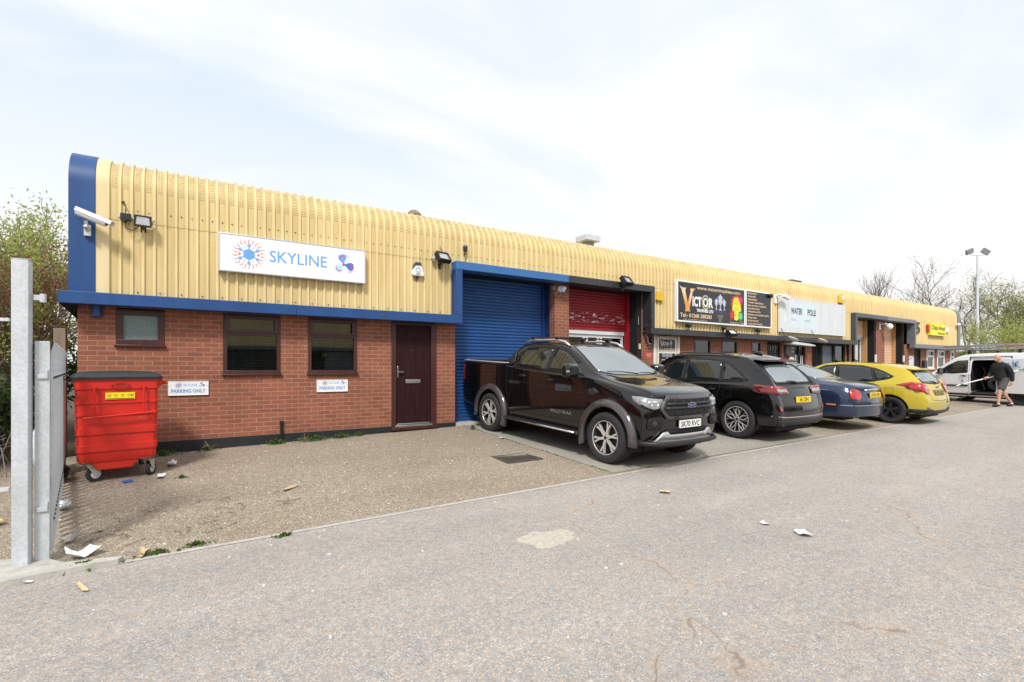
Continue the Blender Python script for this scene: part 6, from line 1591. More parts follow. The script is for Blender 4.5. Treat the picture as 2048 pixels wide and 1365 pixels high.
    def bar_on(pts, r, mat, name, off=.055, parent=T_):
        m = MB(); q = []
        for (x, z) in pts: h, n_ = c.hit((x, z), 'y+'); q.append(h + Vector((0, off, 0)))
        m.tube(q, r, 8); return add(m, name, mat, parent, smooth=True)
    for z, w in ((.965, .50), (.905, .53)): bar_on([(x, z) for x in lin(-w, w, 10)], .017, 'darkalloy', 'grille_bar', parent=g)
    for x in (-.36, -.18, 0, .18, .36): bar_on([(x, z) for z in (1.02, .93, .80)], .008, 'trimblk', 'grille_bar', .050, parent=g)
    h, _ = c.hit((0, .94), 'y+'); fr = (h + Vector((0, .075, 0)), Vector((-1, 0, 0)), Vector((0, 0, 1)), Vector((0, 1, 0)))
    m = MB(); m.plate(circ(0, 0, .098, 28, .042), fr, -.02, 0); b = add(m, 'badge', 'chrome', T_); OFF[b.name] = Vector((0, 0, 0))
    m = MB(); m.plate(circ(0, 0, .088, 28, .034), fr, 0, .002); add(m, 'badge_face', 'badgeblue', b); text('Ford', fr, 0, -.014, .03, 'chrome', b, w=.115, shear=.3, bold=.01, align='C', d=.004)
    m = MB()
    for x in (-.22, .22): m.obox((x, h.y + .045, .768), (.30, .02, .022), 0)
    add(m, 'lower_grille_slot', 'blackm', T_)
    # headlights wrap the corner: front part and side part
    for sg in (1, -1):
        pl = rounded([(sg * .60, .90), (sg * .54, 1.035), (sg * .72, 1.045), (sg * .86, 1.03), (sg * .86, .93), (sg * .74, .885)], .03)
        hl = c.patch('headlight', pl, 'y+', 'clear', .012, .04, thick=.012); OFF[hl.name] = Vector((0, 0, 0))
        for x, z, r_ in ((.68, .975, .042), (.77, .975, .038)):
            hh, n_ = c.hit((sg * x, z), 'y+'); m = MB(); rm = n_.to_track_quat('Z', 'Y').to_matrix()
            m.v = []; base = MB(); base.lathe([(0, .02), (r_ * .7, .014), (r_, .004), (r_ * 1.12, .008), (r_ * 1.15, 0)], axis='Z', n=18); base.v = [tuple(hh + n_ * .024 + rm @ Vector(v)) for v in base.v]
            add(base, 'lens', 'chrome', hl, smooth=40)
        c.patch('headlight_rim', rounded([(sg * .57, .885), (sg * .515, 1.055), (sg * .72, 1.068), (sg * .875, 1.05), (sg * .875, .91), (sg * .74, .865)], .03), 'y+', 'blackm', .008, .05)
        c.patch('headlight_side', rounded([(2.33, .94), (2.33, 1.03), (2.20, 1.055), (2.06, 1.06), (2.10, 1.0), (2.20, .95)], .02), 'x+' if sg > 0 else 'x-', 'clear', .012, .04, thick=.008)
        # fog lamp pods
        c.patch('fog_lamp_bezel', rounded([(sg * .84, .60), (sg * .84, .76), (sg * .62, .76), (sg * .56, .70), (sg * .60, .60)], .04), 'y+', 'blackm', .012, .05, thick=.008)
        hh, n_ = c.hit((sg * .72, .68), 'y+'); m = MB(); m.lathe([(0, .03), (.03, .028), (.045, .018), (.05, .0)], (hh.x, hh.y + .01, hh.z), 'Y', 16); add(m, 'fog_lamp', 'darkalloy', T_, smooth=40)
    # bumper: silver skid, black tube bar, number plate
    c.patch('bumper_insert', rounded([(-.50, .52), (-.50, .59), (.50, .59), (.50, .52)], .02), 'y+', 'blackm', .014, .07)
    c.patch('skid_plate', rounded([(-.70, .43), (-.56, .565), (-.48, .575), (-.42, .525), (.42, .525), (.48, .575), (.56, .565), (.70, .43)], .015), 'y+', 'alu', .02, .05, thick=.03)
    m = MB(); m.tube([(-.84, 2.12, .40), (-.80, 2.30, .40), (-.66, 2.42, .40), (-.42, 2.475, .40), (0, 2.49, .40), (.42, 2.475, .40), (.66, 2.42, .40), (.80, 2.30, .40), (.84, 2.12, .40)], .035, 12); add(m, 'nudge_bar', 'trimblk', T_, smooth=40)
    hh, _ = c.hit((0, .64), 'y+'); plate_(T_, 'SK70 RVC', (0, hh.y + .035, .665), .52, 1, 'plateW')
    # fender flares
    for yc in (1.61, -1.61):
        for sg in (1, -1):
            m = MB(); n = 22; a0, a1 = (-.10, PI + .34) if yc > 0 else (-.38, PI + .22); sec = [(.463, .0), (.463, .052), (.485, .072), (.565, .060), (.60, .004)]; v = []
            for i in range(n + 1):
                a = a0 + (a1 - a0) * i / n
                for rr, dx in sec: v.append((sg * (.888 + dx), yc + rr * cos(a), Rw + rr * sin(a)))
            k = len(sec); f = [(i * k + j, i * k + j + 1, (i + 1) * k + j + 1, (i + 1) * k + j) for i in range(n) for j in range(k - 1)]
            m.add(v, f); o = add(m, 'wheel_flare', 'flare', T_, smooth=50, fixn=False)
            sd = o.modifiers.new('S', 'SOLIDIFY'); sd.thickness = .006
    # side steps
    for sg in (1, -1):
        m = MB(); m.plate([(-1.02, .345), (-1.02, .40), (1.02, .40), (1.06, .345)], (Vector((sg * .80, 0, 0)), Vector((0, sg, 0)), Vector((0, 0, 1)), Vector((sg, 0, 0))), 0, .18); o = add(m, 'side_step', 'trimblk', T_, bevel=.015); OFF[o.name] = Vector((0, 0, 0))
        m = MB(); m.tube([(sg * .985, -.98, .375), (sg * .985, .98, .375)], .014, 8); add(m, 'step_trim', 'chrome', o, smooth=True)
        m = MB(); m.box(sg * .80 - .08, sg * .80 + .08, 1.10, 1.125, .26, .50); m.box(sg * .80 - .08, sg * .80 + .08, -2.12, -2.10, .20, .50); add(m, 'mud_flap', 'rubber', T_)
        # roof rails and bars
        m = MB(); m.tube([(sg * .665, .48, 1.77), (sg * .655, .33, 1.84), (sg * .645, .1, 1.87), (sg * .645, -.62, 1.865), (sg * .65, -.86, 1.79)], [.018, .024, .022, .022, .018], 8); add(m, 'roof_rail', 'alu', T_, smooth=True)
    for y in (.12, -.56):
        m = MB(); m.obox((0, y, 1.915), (1.36, .075, .022), 0); q = add(m, 'roof_bar', 'trimblk', T_, bevel=.009); OFF[q.name] = Vector((0, 0, 0))
        m = MB()
        for sg in (1, -1): m.obox((sg * .63, y, 1.887), (.07, .09, .06), 0)
        add(m, 'bar_foot', 'trimblk', q, bevel=.01)
    # mirrors, handles, vent, lettering
    mirror(T_, .90, .98, 1.37, 'pblack', w=.28, h=.23, d=.17, cap='clear'); handle(c, .02 + .22, 1.17, 'trimblk'); handle(c, -.55, 1.20, 'trimblk')
    v = c.patch('side_vent', rounded([(1.20, 1.02), (1.20, 1.10), (1.34, 1.12), (1.44, 1.06), (1.30, 1.0)], .02), 'x+', 'darkalloy', .010, .04, True, thick=.008)
    hh, _ = c.hit((.70, .66), 'x+'); fr = (Vector((hh.x + .006, 0, 0)), Vector((0, 1, 0)), Vector((0, 0, 1)), Vector((1, 0, 0)))
    text('WILDTRAK', fr, .28, .63, .055, 'grey', T_, w=.56, bold=.0)
    wiper(T_, (.05, 1.46, 1.345), (.60, 1.30, 1.375)); wiper(T_, (-.45, 1.45, 1.335), (-.02, 1.42, 1.36))
    m = MB(); m.tube([(.30, -.25, 1.85), (.34, -.62, 2.10)], .004, 5); add(m, 'aerial', 'trimblk', T_)
    tl = c.patch('tail_light', rounded([(-2.82, .98), (-2.82, 1.30), (-2.68, 1.33), (-2.66, .98)], .02), 'x+', 'reddark', .008, .05, True, thick=.01)
    m = MB(); m.obox((0, -2.83, .56), (1.5, .14, .14), 0); add(m, 'rear_bumper', 'trimblk', T_, bevel=.02)
    m = MB(); m.box(-.60, .60, -2.3, 2.1, .24, .44); add(m, 'chassis', 'blackm', T_)
    p = wheel(T_, .815, 1.61, Rw, .265, .262, 'truck'); p.name = 'wheel'
    for x, y in ((-.815, 1.61), (.815, -1.61), (-.815, -1.61)): wheel(T_, x, y, Rw, .265, .262, 'truck', p)
    return c
pickup()
def std_sides(c, glass, seams, surround=None, gmat='carglass'):
    if surround: c.patch('glass_surround', rounded(surround, .03), 'x+', 'trimblk', .002, .06, True)
    for nm, g in glass: c.patch(nm, rounded(g, .035), 'x+', gmat, .006, .05, True)
    for q in seams: c.line('door_seam', q, 'x+', .010)
def exhaust(T_, x, y, z, r=.035, w=1.0):
    m = MB(); m.lathe([(r * .82, .09), (r, .09), (r * 1.04, -.01), (r * .86, -.01), (r * .8, .08)], (x, y, z), 'Y', 20, closed=True); m.v = [((v[0] - x) * w + x, v[1], v[2]) for v in m.v]; add(m, 'exhaust_tip', 'chrome', T_, smooth=40)
    m = MB(); m.plate(circ(x, z, r * .84, 16), (Vector((0, y + .04, 0)), Vector((1, 0, 0)), Vector((0, 0, 1)), Vector((0, -1, 0))), 0, .002); add(m, 'exhaust_bore', 'blackm', T_)
# ---------------- black SUV seen from behind
def suv():
    Rw = .365
    st = [(-1.97, .83, .32, .37, 1.08, .80, 1.39, .66, 1.49), (-1.85, .885, .30, .36, 1.09, .84, 1.43, .67, 1.55), (-1.64, .915, .30, .36, 1.09, .865, 1.475, .68, 1.61), (-1.3, .925, .26, .34, 1.085, .875, 1.53, .67, 1.66), (-.8, .92, .24, .32, 1.07, .875, 1.56, .665, 1.678), (-.2, .915, .24, .32, 1.05, .875, 1.575, .66, 1.685), (.25, .915, .24, .32, 1.035, .875, 1.555, .66, 1.67),
          (.62, .915, .24, .32, 1.025, .87, 1.44, .70, 1.56), (.95, .915, .24, .32, 1.01, .87, 1.24, .75, 1.35), (1.2, .915, .24, .32, .995, .86, 1.07, .79, 1.16), (1.5, .91, .25, .34, .97, .85, 1.02, .77, 1.06), (1.85, .895, .26, .34, .90, .83, .955, .73, .99), (2.10, .86, .26, .32, .80, .78, .86, .68, .89), (2.20, .80, .28, .32, .70, .72, .77, .60, .79)]
    rdy = [-.09, -.155, -.155, -.085, -.055, -.02, .10, .16, .15, .15]; fdy = [-.04, 0, .02, .01, 0, -.02, 0, 0, 0, 0]
    c = Car('sport_utility_car', 'black estate style off roader parked nose in beside the pickup', 'car', (10.02, 7.22, gz(10, 7.22)), 0, st, 'pblack', fdy, rdy, .16, .07, [(1, 1.355, Rw, Rw), (1, -1.355, Rw, Rw)], .425, top={0: .25, 1: .33, 2: .21, 3: .08})
    T_ = c.T; T_.rotation_euler = (R(2.0), 0, R(-.5)); c.finish(); arch_liners(T_, 1, (1.355, -1.355), Rw, Rw, .91, .425)
    std_sides(c, [('front_door_glass', [(.02, 1.075), (.04, 1.50), (.28, 1.47), (.60, 1.33), (.93, 1.085), (.90, 1.06)]), ('rear_door_glass', [(-.06, 1.08), (-.04, 1.515), (-.55, 1.51), (-.86, 1.47), (-.90, 1.12), (-.82, 1.095)]), ('quarter_glass', [(-.97, 1.12), (-.93, 1.455), (-1.08, 1.40), (-1.30, 1.27), (-1.43, 1.18), (-1.38, 1.15)])],
              [[(-.01, 1.54), (-.01, 1.07), (-.03, .7), (-.02, .38)], [(-.92, 1.50), (-.95, 1.1), (-.96, .95), (-.90, .80), (-.88, .62), (-.80, .38)], [(1.0, 1.05), (.98, .8), (.93, .38)], [(.93, .38), (-.80, .38)]],
              [(1.0, 1.03), (.62, 1.36), (.30, 1.525), (-.1, 1.555), (-.6, 1.55), (-1.0, 1.50), (-1.22, 1.41), (-1.56, 1.21), (-1.53, 1.13), (-1.4, 1.10), (-.8, 1.07)])
    c.line('waist_crease', [(1.3, .92), (.3, .965), (-.9, .99), (-1.7, 1.0)], 'x+', .008, 'trimblk', .001)
    c.line('fuel_flap', [(-1.05, .80), (-1.05, .96), (-1.22, .965), (-1.24, .81), (-1.05, .80)], 'x+', .007)
    c.patch('sill_moulding', rounded([(.93, .26), (.93, .37), (-.93, .37), (-.93, .26)], .03), 'x+', 'pblack', .008, .08, True)
    # tailgate
    c.patch('rear_window', rounded([(-.62, 1.12), (.62, 1.12), (.61, 1.28), (.53, 1.43), (0, 1.455), (-.53, 1.43), (-.61, 1.28)], .05), 'y-', 'screen', .006, .05)
    c.patch('rear_window_surround', rounded([(-.70, 1.08), (.70, 1.08), (.68, 1.28), (.59, 1.465), (0, 1.48), (-.59, 1.465), (-.68, 1.28)], .05), 'y-', 'blackm', .002, .06)
    m = MB(); m.plate([(-.62, 0), (-.56, .03), (.56, .03), (.62, 0), (.56, -.012), (-.56, -.012)], (Vector((0, -1.70, 1.525)), Vector((1, 0, 0)), Vector((0, -.10, 1)).normalized(), Vector((0, -1, -.10)).normalized()), -.22, .02); add(m, 'roof_spoiler', 'pblack', T_, bevel=.012)
    m = MB(); m.box(-.20, .20, -1.73, -1.715, 1.527, 1.545); add(m, 'high_brake_light', 'reddark', T_)
    for sg in (1, -1):
        tl = c.patch('tail_light', rounded([(sg * .42, .90), (sg * .44, 1.02), (sg * .70, 1.05), (sg * .90, 1.055), (sg * .90, .92), (sg * .66, .885)], .02), 'y-', 'reddark', .012, .04, thick=.01)
        c.patch('tail_light_lens', rounded([(sg * .47, .93), (sg * .485, .985), (sg * .66, 1.0), (sg * .78, .995), (sg * .74, .93)], .015), 'y-', 'clear', .024, .04, parent=tl)
        c.patch('tail_light_band', rounded([(sg * .45, 1.0), (sg * .46, 1.025), (sg * .80, 1.042), (sg * .88, 1.04), (sg * .80, 1.01)], .005), 'y-', 'redlens', .025, .05, parent=tl)
        c.patch('tail_light_side', rounded([(-1.98, .93), (-1.94, 1.055), (-1.66, 1.075), (-1.80, .985), (-1.87, .94)], .015), 'x+' if sg > 0 else 'x-', 'reddark', .006, .03, thick=.004)
        c.patch('reflector', rounded([(sg * .72, .60), (sg * .76, .69), (sg * .79, .69), (sg * .77, .59)], .01), 'y-', 'redlens', .010, .04)
        exhaust(T_, sg * .60, -2.12, .34, .030, 1.7)
    c.line('tailgate_seam', [(.70, 1.50), (.76, 1.10), (.66, .90), (.62, .70), (.55, .58), (0, .56)], 'y-', .010)
    c.line('tailgate_crease', [(.66, 1.06), (0, 1.07)], 'y-', .012, 'trimblk', .001); c.line('chrome_strip', [(.85, .50), (.6, .475), (0, .475)], 'y-', .018, 'chrome', .004)
    c.patch('bumper_insert', rounded([(-.80, .33), (-.78, .42), (.78, .42), (.80, .33)], .03), 'y-', 'trimblk', .010, .07)
    for i, x in enumerate((-.20, -.12, -.04, .04, .12, .20)):
        h, _ = c.hit((x, 1.015), 'y-'); m = MB(); m.obox(h + Vector((0, -.004, 0)), (.022, .006, .022), 0); add(m, 'badge_letter', 'trimblk', T_)
    h, _ = c.hit((0, .80), 'y-'); plate_(T_, '36 DN', (0, h.y - .018, .80), .52, -1, 'plateY', tilt=6, tw=.33)
    h, _ = c.hit((-.18, 1.12), 'y-'); m = MB(); m.tube([(.0, h.y - .03, 1.115), (-.16, h.y - .035, 1.14), (-.34, h.y - .02, 1.15)], [.022, .014, .008], 8); m.ell((.0, h.y - .01, 1.11), (.04, .03, .025)); add(m, 'wiper', 'trimblk', T_, smooth=True)
    for sg in (1, -1):
        m = MB(); m.tube([(sg * .68, .42, 1.60), (sg * .675, .1, 1.665), (sg * .675, -.75, 1.66), (sg * .68, -1.2, 1.60)], [.008, .014, .014, .008], 6); add(m, 'roof_rail', 'trimblk', T_, smooth=True)
    m = MB(); m.ell((.0, -1.22, 1.675), (.035, .11, .045), 10, 8); add(m, 'aerial_fin', 'pblack', T_, smooth=True)
    mirror(T_, .90, .66, 1.09, 'pblack', w=.22, h=.15, d=.13); handle(c, -.10 + .28, .90, 'pblack'); handle(c, -.76, .93, 'pblack')
    c.patch('windscreen', rounded([(-.62, .42), (.62, .42), (.68, .75), (.74, 1.08), (0, 1.22), (-.74, 1.08), (-.68, .75)], .05), 'z', 'screen', .006, .07)
    for sg in (1, -1): c.patch('headlight', rounded([(sg * .46, .70), (sg * .80, .76), (sg * .80, .68), (sg * .50, .64)], .02), 'y+', 'clear', .010, .05)
    c.patch('grille', rounded([(-.5, .5), (-.44, .7), (.44, .7), (.5, .5)], .03), 'y+', 'blackm', .010, .07)
    m = MB(); m.box(-.62, .62, -2.0, 1.95, .19, .36); add(m, 'underbody', 'blackm', T_)
    p = wheel(T_, .80, 1.355, Rw, .235, .255, 'suv')
    for x, y in ((-.80, 1.355), (.80, -1.355), (-.80, -1.355)): wheel(T_, x, y, Rw, .235, .255, 'suv', p)
suv()

# ---------------- navy saloon
def saloon():
    Rw = .325
    st = [(-2.40, .76, .27, .33, .86, .70, .905, .62, .925), (-2.28, .85, .25, .31, .90, .78, .96, .66, .985), (-2.05, .90, .24, .32, .93, .83, .99, .70, 1.02), (-1.72, .91, .20, .28, .95, .855, 1.01, .74, 1.055), (-1.42, .91, .20, .28, .955, .86, 1.09, .70, 1.14), (-1.08, .91, .20, .28, .95, .86, 1.235, .64, 1.29), (-.72, .91, .20, .28, .945, .86, 1.33, .60, 1.39), (-.3, .91, .20, .28, .94, .86, 1.365, .585, 1.425),
          (.15, .91, .20, .28, .93, .86, 1.35, .59, 1.42), (.5, .91, .20, .28, .925, .86, 1.25, .64, 1.33), (.85, .91, .20, .28, .915, .855, 1.07, .72, 1.15), (1.15, .91, .20, .28, .90, .85, .955, .76, 1.01), (1.6, .905, .22, .28, .86, .82, .90, .70, .95), (2.0, .88, .24, .28, .79, .78, .83, .62, .87), (2.25, .80, .26, .28, .68, .68, .72, .52, .75)]
    rdy = [-.03, -.07, -.085, -.03, 0, 0, 0, 0, 0, 0]; fdy = [-.03, 0, .03, .02, 0, 0, 0, 0, 0, 0]
    c = Car('saloon_car', 'navy blue saloon with rounded rear lights parked left of the yellow hatchback', 'car', (12.86, 7.52, gz(13, 7.5) + .04), 0, st, 'pnavy', fdy, rdy, .14, .12, [(1, 1.455, Rw, Rw), (1, -1.455, Rw, Rw)], .385)
    T_ = c.T; T_.rotation_euler = (R(1.9), 0, R(.3)); c.finish(); arch_liners(T_, 1, (1.455, -1.455), Rw, Rw, .90, .385)
    std_sides(c, [('front_door_glass', [(.02, .965), (.05, 1.30), (.30, 1.26), (.82, .96)]), ('rear_door_glass', [(-.05, .97), (-.03, 1.305), (-.5, 1.285), (-.82, 1.20), (-.95, 1.03), (-.88, .985)])],
              [[(-.01, 1.33), (-.02, .95), (-.03, .33)], [(-.90, 1.2), (-.97, .97), (-1.05, .8), (-1.02, .62)], [(.98, .90), (.96, .33)]], [(.98, .94), (.35, 1.30), (.0, 1.34), (-.5, 1.325), (-.92, 1.22), (-1.07, 1.02), (-.95, .95)])
    c.patch('rear_window', rounded([(-.56, -1.10), (0, -.92), (.56, -1.10), (.66, -1.45), (.58, -1.66), (0, -1.76), (-.58, -1.66), (-.66, -1.45)], .12), 'z', 'screen', .007, .05)
    c.patch('rear_window_surround', rounded([(-.60, -1.06), (0, -.87), (.60, -1.06), (.71, -1.46), (.62, -1.71), (0, -1.81), (-.62, -1.71), (-.71, -1.46)], .12), 'z', 'trimblk', .002, .06)
    c.patch('windscreen', rounded([(-.55, .30), (.55, .30), (.70, .95), (0, 1.1), (-.70, .95)], .06), 'z', 'screen', .006, .07)
    for sg in (1, -1):
        tl = c.patch('tail_light', smoothpoly([(sg * .53, .76), (sg * .60, .845), (sg * .71, .865), (sg * .785, .80), (sg * .795, .68), (sg * .73, .635), (sg * .60, .645)], 3), 'y-', 'redlens', .012, .03, thick=.010)
        c.patch('side_marker', rounded([(-2.16, .50), (-2.16, .53), (-1.98, .53), (-1.98, .50)], .008), 'x+' if sg > 0 else 'x-', 'amber', .010, .05, thick=.004)
        exhaust(T_, sg * .50, -2.45, .235, .028)
    c.line('bumper_chrome', [(.80, .515), (.4, .515), (0, .515)], 'y-', .014, 'chrome', .006); c.line('bumper_chrome', [(-1.97, .515), (-2.3, .515), (-2.5, .515)], 'x+', .014, 'chrome', .006)
    c.line('boot_seam', [(.66, -1.80), (.70, -2.1), (.68, -2.36)], 'z', .008); c.line('boot_seam', [(.46, .88), (.42, .72), (.36, .56), (0, .55)], 'y-', .008)
    c.line('coach_line', [(1.3, .80), (0, .84), (-1.2, .86), (-2.0, .83)], 'x+', .008, 'skyblue', .002)
    h, _ = c.hit((0, .80), 'y-'); m = MB(); m.tube([(-.40, h.y + .012, .845), (-.2, h.y - .018, .86), (0, h.y - .026, .865), (.2, h.y - .018, .86), (.40, h.y + .012, .845)], [.012, .018, .018, .018, .012], 8); add(m, 'boot_chrome', 'chrome', T_, smooth=True)
    h, _ = c.hit((0, .72), 'y-'); plate_(T_, 'AY54 KPL', (0, h.y - .02, .74), .52, -1, 'plateY', tilt=4)
    m = MB(); m.box(-.28, .28, h.y - .012, h.y + .04, .655, .668); add(m, 'plate_trim', 'chrome', T_)
    handle(c, .22, .84, 'chrome'); handle(c, -.72, .86, 'chrome'); mirror(T_, .87, .62, .99, 'pnavy', w=.2, h=.13, d=.1)
    m = MB(); m.box(-.6, .6, -2.2, 2.0, .16, .34); add(m, 'underbody', 'blackm', T_)
    for sg in (1, -1): c.patch('headlight', circ(sg * .55, .66, .09, 16), 'y+', 'clear', .010, .05)
    p = wheel(T_, .79, 1.455, Rw, .225, .215, 'jag')
    for x, y in ((-.79, 1.455), (.79, -1.455), (-.79, -1.455)): wheel(T_, x, y, Rw, .225, .215, 'jag', p)
saloon()

# ---------------- yellow hatchback
def hatch():
    Rw = .325
    st = [(-1.85, .80, .26, .32, .98, .76, 1.21, .66, 1.30), (-1.73, .87, .25, .31, 1.0, .82, 1.25, .66, 1.36), (-1.55, .91, .26, .32, 1.0, .85, 1.305, .65, 1.41), (-1.2, .915, .22, .30, .99, .86, 1.355, .645, 1.45), (-.75, .91, .20, .28, .975, .86, 1.39, .64, 1.475), (-.2, .91, .20, .28, .95, .86, 1.405, .63, 1.487), (.25, .91, .20, .28, .93, .86, 1.37, .64, 1.465),
          (.62, .91, .20, .28, .92, .86, 1.24, .68, 1.335), (1.0, .91, .20, .28, .905, .855, 1.04, .74, 1.13), (1.3, .91, .20, .28, .88, .85, .92, .76, .985), (1.62, .90, .22, .28, .83, .82, .87, .70, .92), (1.92, .87, .24, .28, .74, .76, .79, .62, .83), (2.08, .79, .26, .28, .64, .68, .68, .54, .70)]
    rdy = [-.08, -.14, -.15, -.08, -.06, -.03, .06, .10, .10, .10]; fdy = [-.03, 0, .03, .02, 0, 0, 0, 0, 0, 0]
    c = Car('hatchback_car', 'bright yellow five door hatchback with muddy tailgate', 'car', (15.44, 6.60, gz(15.5, 6.6)), 0, st, 'pyellow', fdy, rdy, .16, .08, [(1, 1.325, Rw, Rw), (1, -1.325, Rw, Rw)], .38, top={0: .17, 1: .20, 2: .12, 3: .04})
    T_ = c.T; T_.rotation_euler = (R(1.7), 0, R(.5)); c.finish(); arch_liners(T_, 1, (1.325, -1.325), Rw, Rw, .90, .38)
    std_sides(c, [('front_door_glass', [(.0, .985), (.03, 1.36), (.28, 1.33), (.60, 1.17), (.86, .975)]), ('rear_door_glass', [(-.08, .99), (-.05, 1.375), (-.5, 1.365), (-.80, 1.31), (-.90, 1.04), (-.84, 1.01)]), ('quarter_glass', [(-.97, 1.05), (-.88, 1.285), (-1.05, 1.24), (-1.27, 1.15), (-1.2, 1.09)])],
              [[(-.03, 1.40), (-.03, .96), (-.05, .33)], [(-.88, 1.35), (-.94, 1.0), (-1.0, .82), (-.93, .66)], [(.98, .93), (.95, .33)], [(.95, .33), (-.85, .33)]],
              [(.98, .945), (.64, 1.20), (.30, 1.385), (-.1, 1.415), (-.6, 1.40), (-.92, 1.335), (-1.12, 1.26), (-1.36, 1.14), (-1.24, 1.065), (-.9, .985)])
    c.patch('rear_window', rounded([(-.56, 1.02), (0, .985), (.56, 1.02), (.60, 1.14), (.52, 1.25), (0, 1.27), (-.52, 1.25), (-.60, 1.14)], .05), 'y-', 'screen', .006, .05)
    c.patch('rear_window_surround', rounded([(-.62, 1.0), (0, .96), (.62, 1.0), (.66, 1.14), (.57, 1.28), (0, 1.30), (-.57, 1.28), (-.66, 1.14)], .05), 'y-', 'trimblk', .002, .06)
    c.patch('windscreen', rounded([(-.58, .36), (.58, .36), (.72, 1.05), (0, 1.2), (-.72, 1.05)], .06), 'z', 'screen', .006, .07)
    m = MB(); m.plate([(-.58, 0), (-.5, .028), (.5, .028), (.58, 0), (.5, -.012), (-.5, -.012)], (Vector((0, -1.67, 1.318)), Vector((1, 0, 0)), Vector((0, -.12, 1)).normalized(), Vector((0, -1, -.12)).normalized()), -.2, .02); add(m, 'roof_spoiler', 'pyellow', T_, bevel=.01)
    for sg in (1, -1):
        tl = c.patch('tail_light', rounded([(sg * .50, .84), (sg * .58, .98), (sg * .80, 1.0), (sg * .88, .98), (sg * .88, .86), (sg * .70, .74), (sg * .58, .74)], .02), 'y-', 'redlens', .014, .04, thick=.012)
        c.patch('reversing_lens', rounded([(sg * .54, .845), (sg * .60, .91), (sg * .70, .90), (sg * .68, .84)], .015), 'y-', 'clear', .030, .04, parent=tl)
        c.patch('tail_light_side', rounded([(-1.94, .80), (-1.90, .97), (-1.72, 1.03), (-1.42, .945), (-1.70, .90), (-1.82, .78)], .015), 'x+' if sg > 0 else 'x-', 'redlens', .006, .03, thick=.004)
        c.patch('reflector', rounded([(sg * .60, .40), (sg * .60, .435), (sg * .76, .44), (sg * .76, .405)], .01), 'y-', 'reddark', .014, .05)
    c.patch('lower_bumper', rounded([(-.88, .26), (-.88, .38), (-.55, .385), (-.4, .35), (.4, .35), (.55, .385), (.88, .38), (.88, .26)], .03), 'y-', 'trimblk', .010, .06)
    c.patch('lower_bumper_side', rounded([(-2.0, .30), (-2.0, .385), (-1.74, .38), (-1.72, .30)], .02), 'x+', 'trimblk', .010, .05, True)
    MT['dirty'] = M('dusty_plastic', (.17, .14, .07), .7, var=.4, vs=9)
    c.patch('plate_recess', rounded([(-.32, .70), (-.34, .84), (.34, .84), (.32, .70)], .03), 'y-', 'dirty', .004, .06)
    c.line('tailgate_seam', [(.64, 1.30), (.60, .98), (.55, .74), (.46, .60), (0, .58)], 'y-', .010)
    h, _ = c.hit((0, .77), 'y-'); MT['plateD'] = M('muddy_plate', (.32, .25, .10), .7, var=.4, vs=18); plate_(T_, 'YK12 LZG', (0, h.y - .012, .77), .52, -1, 'plateD', tilt=5)
    h, _ = c.hit((0, .905), 'y-'); m = MB(); m.plate(circ(0, .905, .07, 24, .028), (Vector((0, h.y - .012, 0)), Vector((1, 0, 0)), Vector((0, 0, 1)), Vector((0, -1, 0))), 0, .008); add(m, 'badge', 'grey', T_)
    h, _ = c.hit((0, 1.02), 'y-'); m = MB(); m.tube([(.02, h.y - .03, 1.005), (-.16, h.y - .03, 1.04), (-.32, h.y - .02, 1.05)], [.02, .012, .007], 8); m.ell((.02, h.y - .01, 1.0), (.04, .03, .022)); add(m, 'wiper', 'trimblk', T_, smooth=True)
    m = MB(); m.tube([(.1, -1.15, 1.46), (.1, -1.42, 1.60)], .006, 5); m.ell((.1, -1.14, 1.455), (.025, .04, .015)); add(m, 'aerial', 'trimblk', T_)
    handle(c, .20, .84, 'pyellow'); handle(c, -.74, .87, 'pyellow'); mirror(T_, .87, .66, .99, 'pyellow', w=.2, h=.14, d=.1)
    c.line('waist_crease', [(1.2, .76), (0, .80), (-1.2, .84), (-1.7, .86)], 'x+', .006, 'dirty', .001); c.line('fuel_flap', [(-1.22, .72), (-1.22, .87), (-1.38, .87), (-1.38, .72), (-1.22, .72)], 'x-', .006, both=False)
    m = MB(); m.box(-.6, .6, -1.85, 1.8, .16, .34); add(m, 'underbody', 'blackm', T_)
    for sg in (1, -1): c.patch('headlight', rounded([(sg * .42, .62), (sg * .76, .72), (sg * .78, .64), (sg * .5, .55)], .02), 'y+', 'clear', .010, .05)
    p = wheel(T_, .80, 1.325, Rw, .215, .22, 'ford')
    for x, y in ((-.80, 1.325), (.80, -1.325), (-.80, -1.325)): wheel(T_, x, y, Rw, .215, .22, 'ford', p)
hatch()

